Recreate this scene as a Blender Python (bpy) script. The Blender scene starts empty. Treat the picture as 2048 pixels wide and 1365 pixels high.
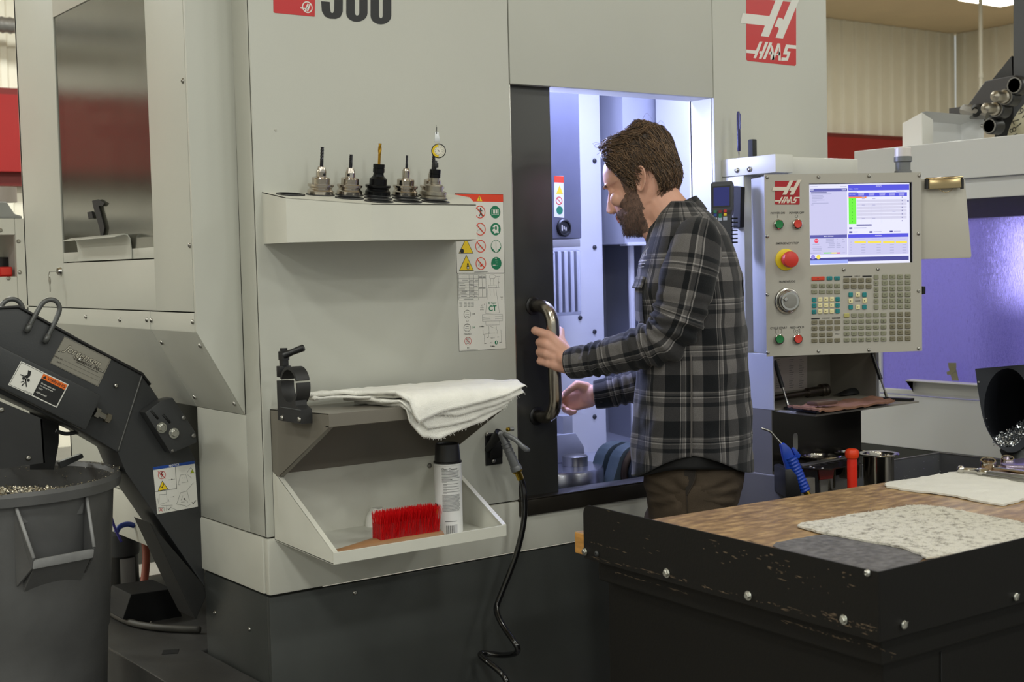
import bpy, bmesh, math, random
from mathutils import Vector, Matrix, Euler, noise
random.seed(7)
C = bpy.context.scene.collection
SC = bpy.context.scene
PI = math.pi

def lin(c):
    return tuple((v / 12.92 if v <= 0.04045 else ((v + 0.055) / 1.055) ** 2.4) for v in [x / 255.0 for x in c])

# ------------------------------------------------------------------ camera
# world: X along the front of the big machine, Y into it, Z up; metres
EYE = Vector((-1.4523, -3.05, 1.4))
FPX = 2727.64
yaw, pitch, roll = [math.radians(a) for a in (35.93776, 3.25803, -1.39287)]
fw = Vector((math.sin(yaw) * math.cos(pitch), math.cos(yaw) * math.cos(pitch), -math.sin(pitch)))
r0 = Vector((math.cos(yaw), -math.sin(yaw), 0))
u0 = r0.cross(fw)
rt = r0 * math.cos(roll) + u0 * math.sin(roll)
up = -r0 * math.sin(roll) + u0 * math.cos(roll)
cam = bpy.data.cameras.new('camera')
cam.sensor_width = 36.0
cam.lens = FPX / 2048 * 36.0
cam.clip_start = 0.05
cam.dof.use_dof = True
cam.dof.focus_distance = 3.6
cam.dof.aperture_fstop = 7.1
camo = bpy.data.objects.new('camera', cam)
C.objects.link(camo)
camo.matrix_world = Matrix(((rt.x, up.x, -fw.x, EYE.x), (rt.y, up.y, -fw.y, EYE.y), (rt.z, up.z, -fw.z, EYE.z), (0, 0, 0, 1)))
SC.camera = camo

# ------------------------------------------------------------------ world, lights, exposure
wd = bpy.data.worlds.new('shop air')
SC.world = wd
wd.use_nodes = True
wd.node_tree.nodes['Background'].inputs[0].default_value = (0.90, 0.94, 0.90, 1)
wd.node_tree.nodes['Background'].inputs[1].default_value = 0.55

def area(name, loc, sx, sy, power, col=(1.0, 0.96, 0.86), rot=(0, 0, 0), spread=PI):
    l = bpy.data.lights.new(name, 'AREA')
    l.shape = 'RECTANGLE'; l.size = sx; l.size_y = sy; l.energy = power; l.color = col; l.spread = spread
    o = bpy.data.objects.new(name, l)
    o.location = loc; o.rotation_euler = rot
    C.objects.link(o)
    return o
for lx in (-8.2, -5.2, -2.4, 0.6, 3.6, 6.6, 9.6):
    for ly in (-7.4, -4.6, -1.9, 3.4, 6.2):
        near = ly == -1.9 and -1 < lx < 5
        if (lx < 9 or ly < 5) and not near:
            area('shop_lamp', (lx, ly, 4.12), 0.5, 0.5, 68 if ly > 0 else (42 if ly < -4 else 40), (0.965, 1.0, 0.95))
for lx, ly in ((-1.05, -1.75), (0.75, -2.0), (2.6, -1.8)):
    area('shop_lamp', (lx, ly, 4.12), 0.22, 0.22, 11, (0.965, 1.0, 0.95))
ICOL = (0.48, 0.54, 1.0)
area('enclosure_lamp', (1.40, 0.34, 2.28), 0.7, 0.25, 28, ICOL, (math.radians(-12), 0, 0))
fl_ = area('enclosure_lamp', (1.03, 0.42, 1.82), 0.30, 0.12, 15, ICOL)
fl_.rotation_euler = Vector((0.03, -0.67, -0.22)).to_track_quat('-Z', 'Y').to_euler()
SC.view_settings.view_transform = 'Standard'
SC.view_settings.look = 'None'
SC.view_settings.gamma = 1.0
SC.view_settings.use_curve_mapping = False
SC.view_settings.exposure = 0.0
SC.cycles.use_denoising = True

# ------------------------------------------------------------------ pixel of the photograph -> point on a real plane
def ray(x, y):
    return fw + rt * ((x - 1024) / FPX) - up * ((y - 682.5) / FPX)
def onX(x, y, X):
    d = ray(x, y); return EYE + d * ((X - EYE.x) / d.x)
def onY(x, y, Y):
    d = ray(x, y); return EYE + d * ((Y - EYE.y) / d.y)
def onZ(x, y, Z):
    d = ray(x, y); return EYE + d * ((Z - EYE.z) / d.z)
def onD(x, y, t):
    return EYE + ray(x, y) * t
def onP(x, y, o, n):
    d = ray(x, y); return EYE + d * ((o - EYE).dot(n) / d.dot(n))

# ------------------------------------------------------------------ materials
MATS = {}
def mat(name, rgb, rough=0.5, metal=0.0, bump=0.0, bscale=40.0, var=0.0, vscale=6.0, spec=0.5, emit=0.0, trans=0.0, coat=0.0, aniso=None):
    if name in MATS: return MATS[name]
    m = bpy.data.materials.new(name); m.use_nodes = True
    nt = m.node_tree; N = nt.nodes; L = nt.links
    b = N['Principled BSDF']
    c = lin(rgb) + (1,)
    b.inputs['Base Color'].default_value = c
    b.inputs['Roughness'].default_value = rough
    b.inputs['Metallic'].default_value = metal
    b.inputs['Specular IOR Level'].default_value = spec
    b.inputs['Transmission Weight'].default_value = trans
    b.inputs['Coat Weight'].default_value = coat
    if emit:
        b.inputs['Base Color'].default_value = tuple(v * .08 for v in c[:3]) + (1,)
        b.inputs['Emission Color'].default_value = c; b.inputs['Emission Strength'].default_value = emit
    if var or bump:
        tc = N.new('ShaderNodeTexCoord')
        src = tc.outputs['Object']
        if aniso:
            mp = N.new('ShaderNodeMapping'); mp.inputs['Scale'].default_value = aniso
            L.new(src, mp.inputs[0]); src = mp.outputs[0]
    if var:
        n = N.new('ShaderNodeTexNoise'); n.inputs['Scale'].default_value = vscale; n.inputs['Detail'].default_value = 6
        L.new(src, n.inputs['Vector'])
        r = N.new('ShaderNodeValToRGB')
        r.color_ramp.elements[0].position = 0.3; r.color_ramp.elements[1].position = 0.72
        lo = tuple(max(0, v * (1 - var)) for v in c[:3]) + (1,); hi = tuple(min(1, v * (1 + var)) for v in c[:3]) + (1,)
        r.color_ramp.elements[0].color = lo; r.color_ramp.elements[1].color = hi
        L.new(n.outputs['Fac'], r.inputs[0]); L.new(r.outputs[0], b.inputs['Base Color'])
    if bump:
        n2 = N.new('ShaderNodeTexNoise'); n2.inputs['Scale'].default_value = bscale; n2.inputs['Detail'].default_value = 4
        L.new(src, n2.inputs['Vector'])
        bp = N.new('ShaderNodeBump'); bp.inputs['Strength'].default_value = bump; bp.inputs['Distance'].default_value = 0.002
        L.new(n2.outputs['Fac'], bp.inputs['Height']); L.new(bp.outputs[0], b.inputs['Normal'])
    MATS[name] = m
    return m
PAINT = mat('light_grey_paint', (190, 190, 180), 0.42, bump=0.06, bscale=350, var=0.02, vscale=3)
PAINTB = mat('light_grey_paint_band', (208, 207, 196), 0.40, bump=0.06, bscale=350, var=0.03, vscale=8)
WHITEP = mat('white_paint', (214, 213, 206), 0.4)
DARKP = mat('charcoal_paint', (66, 68, 66), 0.42, bump=0.10, bscale=300, var=0.12, vscale=5)
DOORP = mat('black_door_paint', (52, 52, 50), 0.38, bump=0.06, bscale=400)
BLACK = mat('black_plastic', (24, 24, 25), 0.38)
BLACKM = mat('matt_black', (14, 14, 14), 0.7)
DGREY = mat('dark_grey_metal', (52, 53, 54), 0.42, bump=0.12, bscale=260, var=0.10, vscale=7)
STEEL = mat('steel', (170, 168, 162), 0.28, 1.0)
CHROME = mat('chrome', (205, 203, 198), 0.12, 1.0)
BSTEEL = mat('brushed_steel', (176, 166, 150), 0.26, 1.0, bump=0.25, bscale=220, aniso=(30, 30, 0.6))
GALV = mat('galvanised', (138, 136, 132), 0.45, 0.7, var=0.08)
RED = mat('red_paint', (150, 15, 12), 0.45, var=0.03)
REDL = mat('red_print', (196, 32, 34), 0.28)
WHITEL = mat('white_print', (224, 222, 214), 0.35)
BLACKL = mat('black_print', (26, 26, 26), 0.4)
GREYL = mat('grey_print', (96, 98, 98), 0.45)
GREENL = mat('green_print', (16, 120, 82), 0.4)
YELL = mat('yellow_print', (240, 205, 30), 0.4)
ORANGEL = mat('orange_print', (235, 110, 25), 0.4)
ORED = mat('orange_red_print', (222, 62, 26), 0.4)
BLUEL = mat('blue_print', (20, 66, 150), 0.4)

# ------------------------------------------------------------------ mesh building
WM = {}
class MB:
    def __init__(s):
        s.v = []; s.f = []; s.m = []; s.mi = 0; s.uv = None
    def add(s, vs, fs):
        o = len(s.v); s.v += [Vector(p) for p in vs]
        for f in fs:
            s.f.append(tuple(i + o for i in f)); s.m.append(s.mi)
        return s
    def mat(s, i): s.mi = i; return s
    def bm(s, b, M=None):
        vs = [(M @ v.co if M else v.co.copy()) for v in b.verts]
        b.verts.index_update()
        s.add(vs, [[v.index for v in f.verts] for f in b.faces]); b.free(); return s
    def box(s, lo, hi, bev=0.0, M=None, seg=2):
        lo = Vector(lo); hi = Vector(hi)
        b = bmesh.new(); bmesh.ops.create_cube(b, size=1)
        for v in b.verts:
            v.co = Vector([(lo[i] + hi[i]) / 2 + v.co[i] * abs(hi[i] - lo[i]) for i in range(3)])
        if bev: bmesh.ops.bevel(b, geom=b.edges[:], offset=bev, segments=seg, affect='EDGES', profile=0.6)
        return s.bm(b, M)
    def prism(s, poly, d, bev=0.0):
        """closed polygon of 3-D points swept by vector d"""
        d = Vector(d); n = len(poly); poly = [Vector(p) for p in poly]
        b = bmesh.new()
        va = [b.verts.new(p) for p in poly]; vb = [b.verts.new(p + d) for p in poly]
        b.faces.new(va); b.faces.new(vb[::-1])
        for i in range(n):
            b.faces.new((va[i], vb[i], vb[(i + 1) % n], va[(i + 1) % n]))
        bmesh.ops.recalc_face_normals(b, faces=b.faces[:])
        if bev: bmesh.ops.bevel(b, geom=b.edges[:], offset=bev, segments=2, affect='EDGES', profile=0.6)
        return s.bm(b)
    def tube(s, pts, r, n=10, caps=True, closed=False):
        pts = [Vector(p) for p in pts]; k = len(pts)
        rs = r if isinstance(r, (list, tuple)) else [r] * k
        T = []
        for i in range(k):
            a = pts[(i - 1) % k] if (closed or i > 0) else pts[i]; c = pts[(i + 1) % k] if (closed or i < k - 1) else pts[i]
            t = c - a
            T.append(t.normalized() if t.length > 1e-9 else Vector((0, 0, 1)))
        ref = Vector((0, 0, 1)) if abs(T[0].z) < 0.9 else Vector((1, 0, 0))
        U = (ref - T[0] * ref.dot(T[0])).normalized()
        vs = []
        for i in range(k):
            U = (U - T[i] * U.dot(T[i]))
            U = U.normalized() if U.length > 1e-6 else T[i].orthogonal().normalized()
            W = T[i].cross(U)
            for j in range(n):
                a = 2 * PI * j / n
                vs.append(pts[i] + (U * math.cos(a) + W * math.sin(a)) * rs[i])
        fs = []
        for i in range(k if closed else k - 1):
            for j in range(n):
                p = i * n; q = ((i + 1) % k) * n
                fs.append((p + j, p + (j + 1) % n, q + (j + 1) % n, q + j))
        if caps and not closed:
            fs.append(tuple(range(n))[::-1]); fs.append(tuple((k - 1) * n + j for j in range(n)))
        return s.add(vs, fs)
    def lathe(s, o, ax, prof, n=24, ref=None):
        """prof: list of (radius, height along ax)"""
        o = Vector(o); ax = Vector(ax).normalized()
        U = Vector(ref).normalized() if ref else ax.orthogonal().normalized()
        W = ax.cross(U); vs = []; fs = []; k = len(prof)
        for (r, h) in prof:
            for j in range(n):
                a = 2 * PI * j / n
                vs.append(o + ax * h + (U * math.cos(a) + W * math.sin(a)) * max(r, 1e-5))
        for i in range(k - 1):
            for j in range(n):
                fs.append((i * n + j, i * n + (j + 1) % n, (i + 1) * n + (j + 1) % n, (i + 1) * n + j))
        if prof[0][0] > 1e-4: fs.append(tuple(range(n))[::-1])
        if prof[-1][0] > 1e-4: fs.append(tuple((k - 1) * n + j for j in range(n)))
        return s.add(vs, fs)
    def grid(s, rows, closed=False):
        k = len(rows); n = len(rows[0]); vs = [p for r in rows for p in r]; fs = []
        for i in range(k - 1):
            for j in range(n if closed else n - 1):
                fs.append((i * n + j, i * n + (j + 1) % n, (i + 1) * n + (j + 1) % n, (i + 1) * n + j))
        return s.add(vs, fs)
    def build(s, name, mats, parent=None, smooth=None, M=None, recalc=True):
        if not isinstance(mats, (list, tuple)): mats = [mats]
        B = M if M is not None else (WM.get(parent.name, Matrix()) if parent else Matrix())
        inv = B.inverted()
        me = bpy.data.meshes.new(name)
        me.from_pydata([tuple(inv @ v) for v in s.v], [], s.f)
        for m in mats: me.materials.append(m)
        for p, i in zip(me.polygons, s.m): p.material_index = min(i, len(mats) - 1)
        if s.uv:
            ul = me.uv_layers.new(name='UVMap')
            for lp in me.loops: ul.data[lp.index].uv = s.uv[lp.vertex_index]
        me.update()
        if recalc:
            b = bmesh.new(); b.from_mesh(me); bmesh.ops.recalc_face_normals(b, faces=b.faces[:]); b.to_mesh(me); b.free()
        if smooth:
            for p in me.polygons: p.use_smooth = True
            if smooth is not True: me.set_sharp_from_angle(angle=math.radians(smooth))
        o = bpy.data.objects.new(name, me)
        C.objects.link(o)
        if parent:
            o.parent = parent
            WM[o.name] = B
        else:
            if M is None: WM[o.name] = Matrix()
            else: WM[o.name] = M; o.matrix_world = M
        return o
def tag(o, label=None, cat=None, group=None, kind=None):
    if label: o['label'] = label
    if cat: o['category'] = cat
    if group: o['group'] = group
    if kind: o['kind'] = kind
    return o
def empty(name, loc, label=None, cat=None, group=None, M=None):
    o = bpy.data.objects.new(name, None); C.objects.link(o)
    o.empty_display_size = 0.05
    m = M if M is not None else Matrix.Translation(Vector(loc))
    o.matrix_world = m; WM[o.name] = m
    return tag(o, label, cat, group)
def linkcopy(src, name, parent, loc, rot=None, base=None):
    """another object on src's mesh, placed in the world at loc (a matrix or a point)"""
    o = bpy.data.objects.new(name, src.data); C.objects.link(o)
    m = loc if isinstance(loc, Matrix) else Matrix.Translation(Vector(loc))
    if parent:
        o.parent = parent; o.matrix_local = WM[parent.name].inverted() @ m
    else: o.matrix_world = m
    WM[o.name] = m
    return o
def frame(o, z, x=None):
    """matrix with local z along z and local x near x"""
    z = Vector(z).normalized()
    x = Vector(x) if x is not None else z.orthogonal()
    x = (x - z * x.dot(z)).normalized(); y = z.cross(x); o = Vector(o)
    return Matrix(((x.x, y.x, z.x, o.x), (x.y, y.y, z.y, o.y), (x.z, y.z, z.z, o.z), (0, 0, 0, 1)))

SCREWS = {}
def screw(parent, p, n, r=0.006, m=None, name='screw', kind='button'):
    """a button-head screw at p looking along n; alike screws share one mesh"""
    key = (kind, round(r, 4), (m or STEEL).name)
    if key not in SCREWS:
        b = MB()
        if kind == 'hex':
            b.lathe((0, 0, 0), (0, 0, 1), [(r * 1.5, 0), (r * 1.5, r * .25), (r * 1.45, r * .3)], 18)
            b.lathe((0, 0, r * .3), (0, 0, 1), [(r * 1.05, 0), (r * 1.05, r * .6), (r * .85, r * .75), (0, r * .75)], 6)
        elif kind == 'slot':
            b.lathe((0, 0, 0), (0, 0, 1), [(r, 0), (r, r * .45), (r * .8, r * .7), (r * .16, r * .74)], 16)
            b.box((-r, -r * .13, r * .6), (r, r * .13, r * .85))
        else:
            b.lathe((0, 0, 0), (0, 0, 1), [(r, 0), (r * .97, r * .25), (r * .75, r * .55), (r * .42, r * .68), (r * .40, r * .4), (0, r * .4)], 16)
        me = bpy.data.meshes.new(name)
        me.from_pydata([tuple(v) for v in b.v], [], b.f); me.materials.append(m or STEEL)
        for q in me.polygons: q.use_smooth = True
        me.set_sharp_from_angle(angle=math.radians(35))
        SCREWS[key] = me
    o = bpy.data.objects.new(name, SCREWS[key]); C.objects.link(o)
    M = frame(p, n)
    o.parent = parent; o.matrix_local = WM[parent.name].inverted() @ M
    WM[o.name] = M
    return o

_txt = {}
def text_geo(sn, size, bold=0.0, shear=0.0, align='CENTER', sx=1.0):
    key = (sn, size, bold, shear, align, sx)
    if key in _txt: return _txt[key]
    cu = bpy.data.curves.new('t', 'FONT'); cu.body = sn; cu.size = size; cu.align_x = align; cu.align_y = 'CENTER'
    cu.offset = bold * size; cu.shear = shear; cu.resolution_u = 3
    o = bpy.data.objects.new('t', cu); C.objects.link(o)
    dg = bpy.context.evaluated_depsgraph_get(); ev = o.evaluated_get(dg); me = ev.to_mesh()
    r = ([(v.co.x * sx, v.co.y) for v in me.vertices], [tuple(p.vertices) for p in me.polygons])
    ev.to_mesh_clear(); bpy.data.objects.remove(o); bpy.data.curves.remove(cu)
    _txt[key] = r
    return r
class Sheet:
    """flat print lying on a real plane: origin o, in-plane right u, up v, normal n; everything stacked by tenths of a millimetre"""
    def __init__(s, o, u, n, mats):
        s.o = Vector(o); s.n = Vector(n).normalized(); u = Vector(u); s.u = (u - s.n * u.dot(s.n)).normalized(); s.v = s.n.cross(s.u)
        s.mats = mats; s.b = MB(); s.lift = 0.0004
    def p(s, a, b, z=0.0): return s.o + s.u * a + s.v * b + s.n * (s.lift + z)
    def px(s, x, y):
        w = onP(x, y, s.o, s.n) - s.o
        return (w.dot(s.u), w.dot(s.v))
    def mi(s, m):
        if m not in s.mats: s.mats.append(m)
        s.b.mat(s.mats.index(m))
    def poly(s, pts, m, z=0.0):
        s.mi(m); s.b.add([s.p(a, b, z) for a, b in pts], [tuple(range(len(pts)))])
    def rect(s, a0, b0, a1, b1, m, z=0.0): s.poly([(a0, b0), (a1, b0), (a1, b1), (a0, b1)], m, z)
    def disc(s, a, b, r, m, z=0.0, ry=None, n=24):
        ry = ry or r; s.poly([(a + r * math.cos(2 * PI * i / n), b + ry * math.sin(2 * PI * i / n)) for i in range(n)], m, z)
    def ring(s, a, b, r, w, m, z=0.0, n=24):
        s.mi(m)
        vs = [s.p(a + q * math.cos(2 * PI * i / n), b + q * math.sin(2 * PI * i / n), z) for q in (r, r - w) for i in range(n)]
        s.b.add(vs, [(i, (i + 1) % n, n + (i + 1) % n, n + i) for i in range(n)])
    def line(s, a0, b0, a1, b1, w, m, z=0.0):
        d = Vector((a1 - a0, b1 - b0)); l = d.length or 1e-6; q = Vector((-d.y, d.x)) / l * (w / 2)
        s.poly([(a0 + q.x, b0 + q.y), (a0 - q.x, b0 - q.y), (a1 - q.x, b1 - q.y), (a1 + q.x, b1 + q.y)], m, z)
    def text(s, t, a, b, size, m, z=0.0, bold=0.0, shear=0.0, align='CENTER', ang=0.0, sx=1.0):
        s.mi(m); vs, fs = text_geo(t, size, bold, shear, align, sx)
        c, q = math.cos(ang), math.sin(ang)
        s.b.add([s.p(a + x * c - y * q, b + x * q + y * c, z) for x, y in vs], fs)
    def build(s, name, parent, label=None):
        o = s.b.build(name, s.mats, parent, recalc=False)
        if label: o['label'] = label
        return o

# ================================================================== the room
def struct(name, b, m, **k):
    return tag(b.build(name, m, **k), kind='structure')
FLOORM = mat('concrete_floor', (112, 110, 104), 0.5, bump=0.3, bscale=60, var=0.15, vscale=3)
CEILM = mat('tan_ceiling', (236, 216, 180), 0.8, var=0.05, vscale=1.5)
SIDING = mat('cream_siding', (236, 231, 214), 0.5, var=0.02)
struct('floor', MB().box((-12.2, -9, -0.1), (13.9, 8.2, 0)), FLOORM)
struct('ceiling', MB().box((-12.2, -9, 4.235), (13.9, 8.2, 4.35)), CEILM)
def siding(name, p0, p1, n):
    """corrugated steel panels from p0 to p1, ribs standing proud along n"""
    p0 = Vector(p0); p1 = Vector(p1); n = Vector(n); d = (p1 - p0).normalized(); Lw = (p1 - p0).length
    w = struct(name, MB().prism([p0 - n * .02, p1 - n * .02, p1 - n * .12, p0 - n * .12], (0, 0, 4.235)), SIDING)
    k = round(Lw / 0.914); pw = Lw / k
    prof = []
    for i in range(4):
        a = pw / 4 * i
        prof += [(a, 0.0), (a + pw * .085, 0.0), (a + pw * .105, .032), (a + pw * .155, .032), (a + pw * .175, 0.0)]
    prof.append((pw - .002, 0.0))
    first = None
    for j in range(k):
        o = p0 + d * (pw * j)
        if first is None:
            b = MB(); rows = [[o + d * a + n * (h - .01) + Vector((0, 0, z)) for a, h in prof] for z in (0, 4.23)]
            b.grid(rows); first = b.build('panel', SIDING, w, M=Matrix.Translation(o), recalc=False)
            first.parent = w; first.matrix_local = Matrix.Translation(o)
        else: linkcopy(first, 'panel', w, o)
    return w
siding('wall_back', (-12, 8.0, 0), (13.78, 8.0, 0), (0, -1, 0))
siding('wall_right', (13.78, 8.0, 0), (13.78, -8.5, 0), (-1, 0, 0))
struct('wall_left', MB().box((-12.2, -9, 0), (-12.0, 8.1, 4.235)), SIDING)
b = MB(); b.box((-12, 7.82, 2.206), (13.7, 7.98, 2.80)); b.mat(1).box((-12, 7.86, 2.80), (13.7, 7.98, 2.855)); b.box((-12, 7.9, 2.10), (13.7, 7.98, 2.206))
struct('trim_1', b, [RED, mat('trim_dark_red', (112, 26, 20), 0.5)])  # top lip and set-back lower strip in a darker red

# lamp fixture on the ceiling, far corner
LP = onZ(2010, -8, 4.19)
r = empty('ceiling_light', (LP.x, LP.y, 4.19), 'white flat ceiling lamp glowing near the far right corner of the shop', 'lamp')
MB().box((LP.x - .42, LP.y - .36, 4.17), (LP.x + .42, LP.y + .36, 4.235), .01).build('frame', WHITEP, r)
MB().box((LP.x - .38, LP.y - .32, 4.16), (LP.x + .38, LP.y + .32, 4.172)).build('diffuser', mat('lamp_diffuser', (255, 246, 222), 0.5, emit=9.0), r)
# drop pipe and conduit
p = onY(1961, 60, 5.6)
b = MB(); b.tube([(p.x, 5.6, 4.235), (p.x, 5.6, 2.1)], .022, 10)
for z in (3.2, 4.18): b.tube([(p.x, 5.6, z), (p.x, 5.6, z + .05)], .03, 10)
tag(b.build('drop_pipe', mat('pipe_cream', (196, 190, 172), .5), smooth=40), 'white vertical pipe dropping from the ceiling at far right', 'pipe')
p = onY(10, 50, 7.7)
b = MB(); q = []
b.tube([(-3.0 + .02 * i, 7.7, p.z) for i in range(290)], [.058 if i % 3 else .066 for i in range(290)], 10)
tag(b.build('flexible_conduit', GALV, smooth=60), 'ribbed metal conduit running along the far wall above the red band', 'conduit')

# ================================================================== the big machining centre
TOP = 2.48
MC = empty('machining_center', (0, 0, 0), 'large light grey machining centre with a sliding black door and lit inside', 'machine')
def part(name, b, m, parent=None, label=None, smooth=35, **k):
    o = b.build(name, m, parent or MC, smooth=smooth, **k)
    if label: o['label'] = label
    return o
GAP = mat('joint_shadow', (40, 40, 38), 0.8)
# inner frame behind the joints
b = MB(); b.box((.012, .012, .60), (.762, .03, TOP - .02)); b.box((1.556, .012, .60), (2.05, .03, TOP - .02)); b.box((.74, .012, 1.905), (1.6, .03, TOP - .02))
b.box((.012, .02, .60), (.03, .40, 1.02)); b.box((-.105, .112, 1.26), (-.09, .34, TOP - .02)); b.box((-.105, 1.1, 1.26), (-.09, 1.46, TOP - .02)); b.box((-.105, .112, 1.26), (-.09, 1.46, 1.455)); b.box((.74, .012, .6), (1.6, .03, .735))
part('inner_frame', b, GAP)
# front panels (left one wraps round the corner)
b = MB(); b.box((0, 0, .740), (.771, .012, TOP), .004); part('front_panel', b, PAINT)
b = MB(); b.box((0, .0005, .740), (.012, .097, TOP), .004); part('corner_flange', b, PAINT)
b = MB(); b.box((.7745, 0, 1.893), (1.5455, .012, TOP), .003); b.box((.7745, .012, 1.893), (1.5455, .10, 1.915)); part('door_header', b, PAINT)
b = MB(); b.box((1.5475, 0, .740), (2.067, .012, TOP), .004); part('front_panel', b, PAINT)
b = MB(); b.box((2.052, .002, .740), (2.067, 1.47, TOP), .003); part('side_panel', b, PAINT)
b = MB(); b.box((0, -.003, .596), (2.067, .02, .7365), .005); part('lower_band', b, PAINTB)
b = MB(); b.box((-.003, .0215, .596), (.012, 1.47, .7365), .005); part('lower_band', b, PAINTB)
b = MB(); b.box((.002, .003, .01), (1.20, .02, .590), .003); part('kick_panel', b, DARKP)
b = MB(); b.box((1.202, .003, .01), (2.06, .02, .590), .003); part('kick_panel', b, DARKP)
b = MB(); b.box((.002, .0205, .01), (.02, .398, .590), .003); part('kick_panel', b, DARKP)
b = MB(); b.box((0, .099, .740), (.012, .402, 1.036), .002); part('side_panel', b, PAINT); b = MB(); b.box((0, .60, .740), (.012, 1.47, 1.036), .002); part('side_panel', b, PAINT)
# the overhang on the left: front face, sloped skirt, side panels round the window
b = MB(); b.prism([(-.121, .099, TOP), (-.121, .099, 1.25), (0, .099, 1.037), (0.005, .099, TOP)], (0, .010, 0), .002); part('overhang_front', b, PAINT)
def sk(y0, y1, n):
    b = MB(); t = .006
    b.prism([(-.121, y0, 1.297), (-.121, y0, 1.25), (0, y0, 1.037), (.006, y0, 1.037), (-.111, y0, 1.25), (-.111, y0, 1.297)], (0, y1 - y0, 0), .0015)
    return part('skirt_panel', b, PAINT)
s1 = sk(.111, .399, 0); s2 = sk(.402, 1.47, 0)
for (x, y) in ((172, 634), (240, 640), (294, 640)): screw(s2, onX(x, y, -.1212), (-1, 0, 0), .0065)
for (x, y) in ((303, 641), (386, 644)): screw(s1, onX(x, y, -.1212), (-1, 0, 0), .0065)
nS = Vector((-.213, 0, -.121)).normalized()
for y, t in ((.375, .16), (.125, .16), (.375, .87), (.125, .87)):
    screw(s1, Vector((-.121, y, 1.25)).lerp(Vector((0, y, 1.037)), t), nS, .0065)
WX = -.121
b = MB(); b.box((WX, .111, 1.300), (-.109, .357, TOP), .002); b.box((WX, .3565, 1.300), (-.109, 1.088, 1.4335), .002)
b.box((WX, 1.0875, 1.300), (-.109, 1.47, TOP), .002); b.box((WX, .3565, 2.168), (-.109, 1.088, TOP), .002)
sp = part('overhang_side', b, PAINT)
for (x, y) in ((366, 162), (380, 491)): screw(sp, onX(x, y, WX - .0002), (-1, 0, 0), .0065)
b = MB(); b.box((-.121, 1.458, 1.2), (0, 1.47, TOP)); b.box((0, 1.458, .4), (2.06, 1.47, TOP)); b.box((-.12, .1, TOP - .012), (2.06, 1.47, TOP)); b.box((0, .005, TOP - .012), (2.06, .1, TOP)); part('rear_and_roof', b, PAINT)
# side window
GLASS = mat('smoked_pane', (138, 138, 126), 0.05, trans=.82, bump=0.05, bscale=90, aniso=(1, 6, .8), spec=.2)
wn = part('window_frame', MB().box((WX + .001, .359, 1.4365), (WX + .010, 1.086, 1.4645), .0015), PAINT)
t = MB()
yL = onX(263, 470, WX).y; yR = onX(158, 500, WX).y
prof = [(0, 1.437), (0, 1.464), (-.003, 1.493), (-.010, 1.503), (-.020, 1.505), (-.045, 1.498), (-.045, 1.496), (-.020, 1.502), (-.011, 1.500), (-.006, 1.492), (-.003, 1.464), (-.003, 1.437)]
t.prism([(WX - .0005 + a, yL, z) for a, z in prof], (0, yR - yL, 0))
part('pull_ledge', t, PAINT, wn, smooth=50)
gp = MB().box((WX + .004, .352, 1.455), (WX + .009, 1.092, 2.175)); part('pane', gp, GLASS)
b = MB(); q = [onX(x, y, WX - .003) for x, y in ((184, 402), (196, 399), (209, 407), (204, 413), (197, 412), (209, 456), (206, 472), (201, 472), (199, 458), (187, 416))]
b.prism(q, (.003, 0, 0)); b.prism([onX(x, y, WX - .006) for x, y in ((174, 425), (183, 423), (186, 436), (177, 438))], (.006, 0, 0))
part('hook_latch', b, BLACKM)
# what stands behind the side window
b = MB(); b.box((.34, .11, .76), (.36, 1.2, 2.4)); part('window_backing', b, mat('inner_grey_panel', (150, 152, 140), .6)); area('window_fill_light', (.2, .55, 2.36), .25, .5, 3.0, (1, .98, .9))  # added fill light so the shapes behind the pane show
b = MB(); z0 = 1.95
b.tube([(.05, 1.0, 2.3), (.05, 1.0, 1.62)], .022, 10); b.tube([(.12, .93, 2.3), (.10, .93, 1.55)], .03, 10)
b.tube([(-.02, 1.06, 1.9), (.10, .86, 1.94), (.12, .74, 1.9)], .02, 10); b.tube([(.0, 1.05, 1.83), (.10, .9, 1.82), (.13, .72, 1.85), (.13, .66, 1.87)], [.02, .026, .03, .03], 12); b.box((.02, .86, 2.05), (.12, .97, 2.22), .01)
part('tool_changer_arm', b, mat('dark_mechanism', (40, 40, 44), .5))
# cylinder lock with a hanging key
lp = onX(122, 543, WX)
lk = part('lock', MB().lathe(lp, (-1, 0, 0), [(.014, 0), (.014, .003), (.011, .008), (.010, .011), (0, .011)], 20), CHROME)
kz = lp + Vector((-.012, 0, 0))
b = MB(); kp = onX(98, 548, WX - .035)
b.tube([kz, kz + Vector((-.02, .01, .0)), kp + Vector((0, -.002, .004)), kp], .0012, 6)
b.tube([kp + Vector((0, .007 * math.sin(a), -.007 + .007 * math.cos(a))) for a in [2 * PI * i / 12 for i in range(12)]], .001, 5, closed=True)
kk = onX(100, 562, WX - .035)
b.prism([kk + Vector((0, .009 * math.cos(a), .011 * math.sin(a))) for a in [2 * PI * i / 14 for i in range(14)]], (-.002, 0, 0))
b.prism([kk + Vector((0, .003, -.008)), kk + Vector((0, -.003, -.008)), kk + Vector((0, -.003, -.030)), kk + Vector((0, 0, -.034)), kk + Vector((0, .003, -.030))], (-.0018, 0, 0))
part('key', b, STEEL, lk)
for (x, y, pl) in ((430, 1226, 'x'), (499, 1259, 'x'), (710, 1186, 'y'), (430, 1360, 'x')):
    screw(MC, onX(x, y, .0015) if pl == 'x' else onY(x, y, .0025), (-1, 0, 0) if pl == 'x' else (0, -1, 0), .006)
screw(MC, onX(465, 263, -.0002) if False else Vector((.06, -.0002, 1.74)), (0, -1, 0), .003, PAINT)
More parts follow.
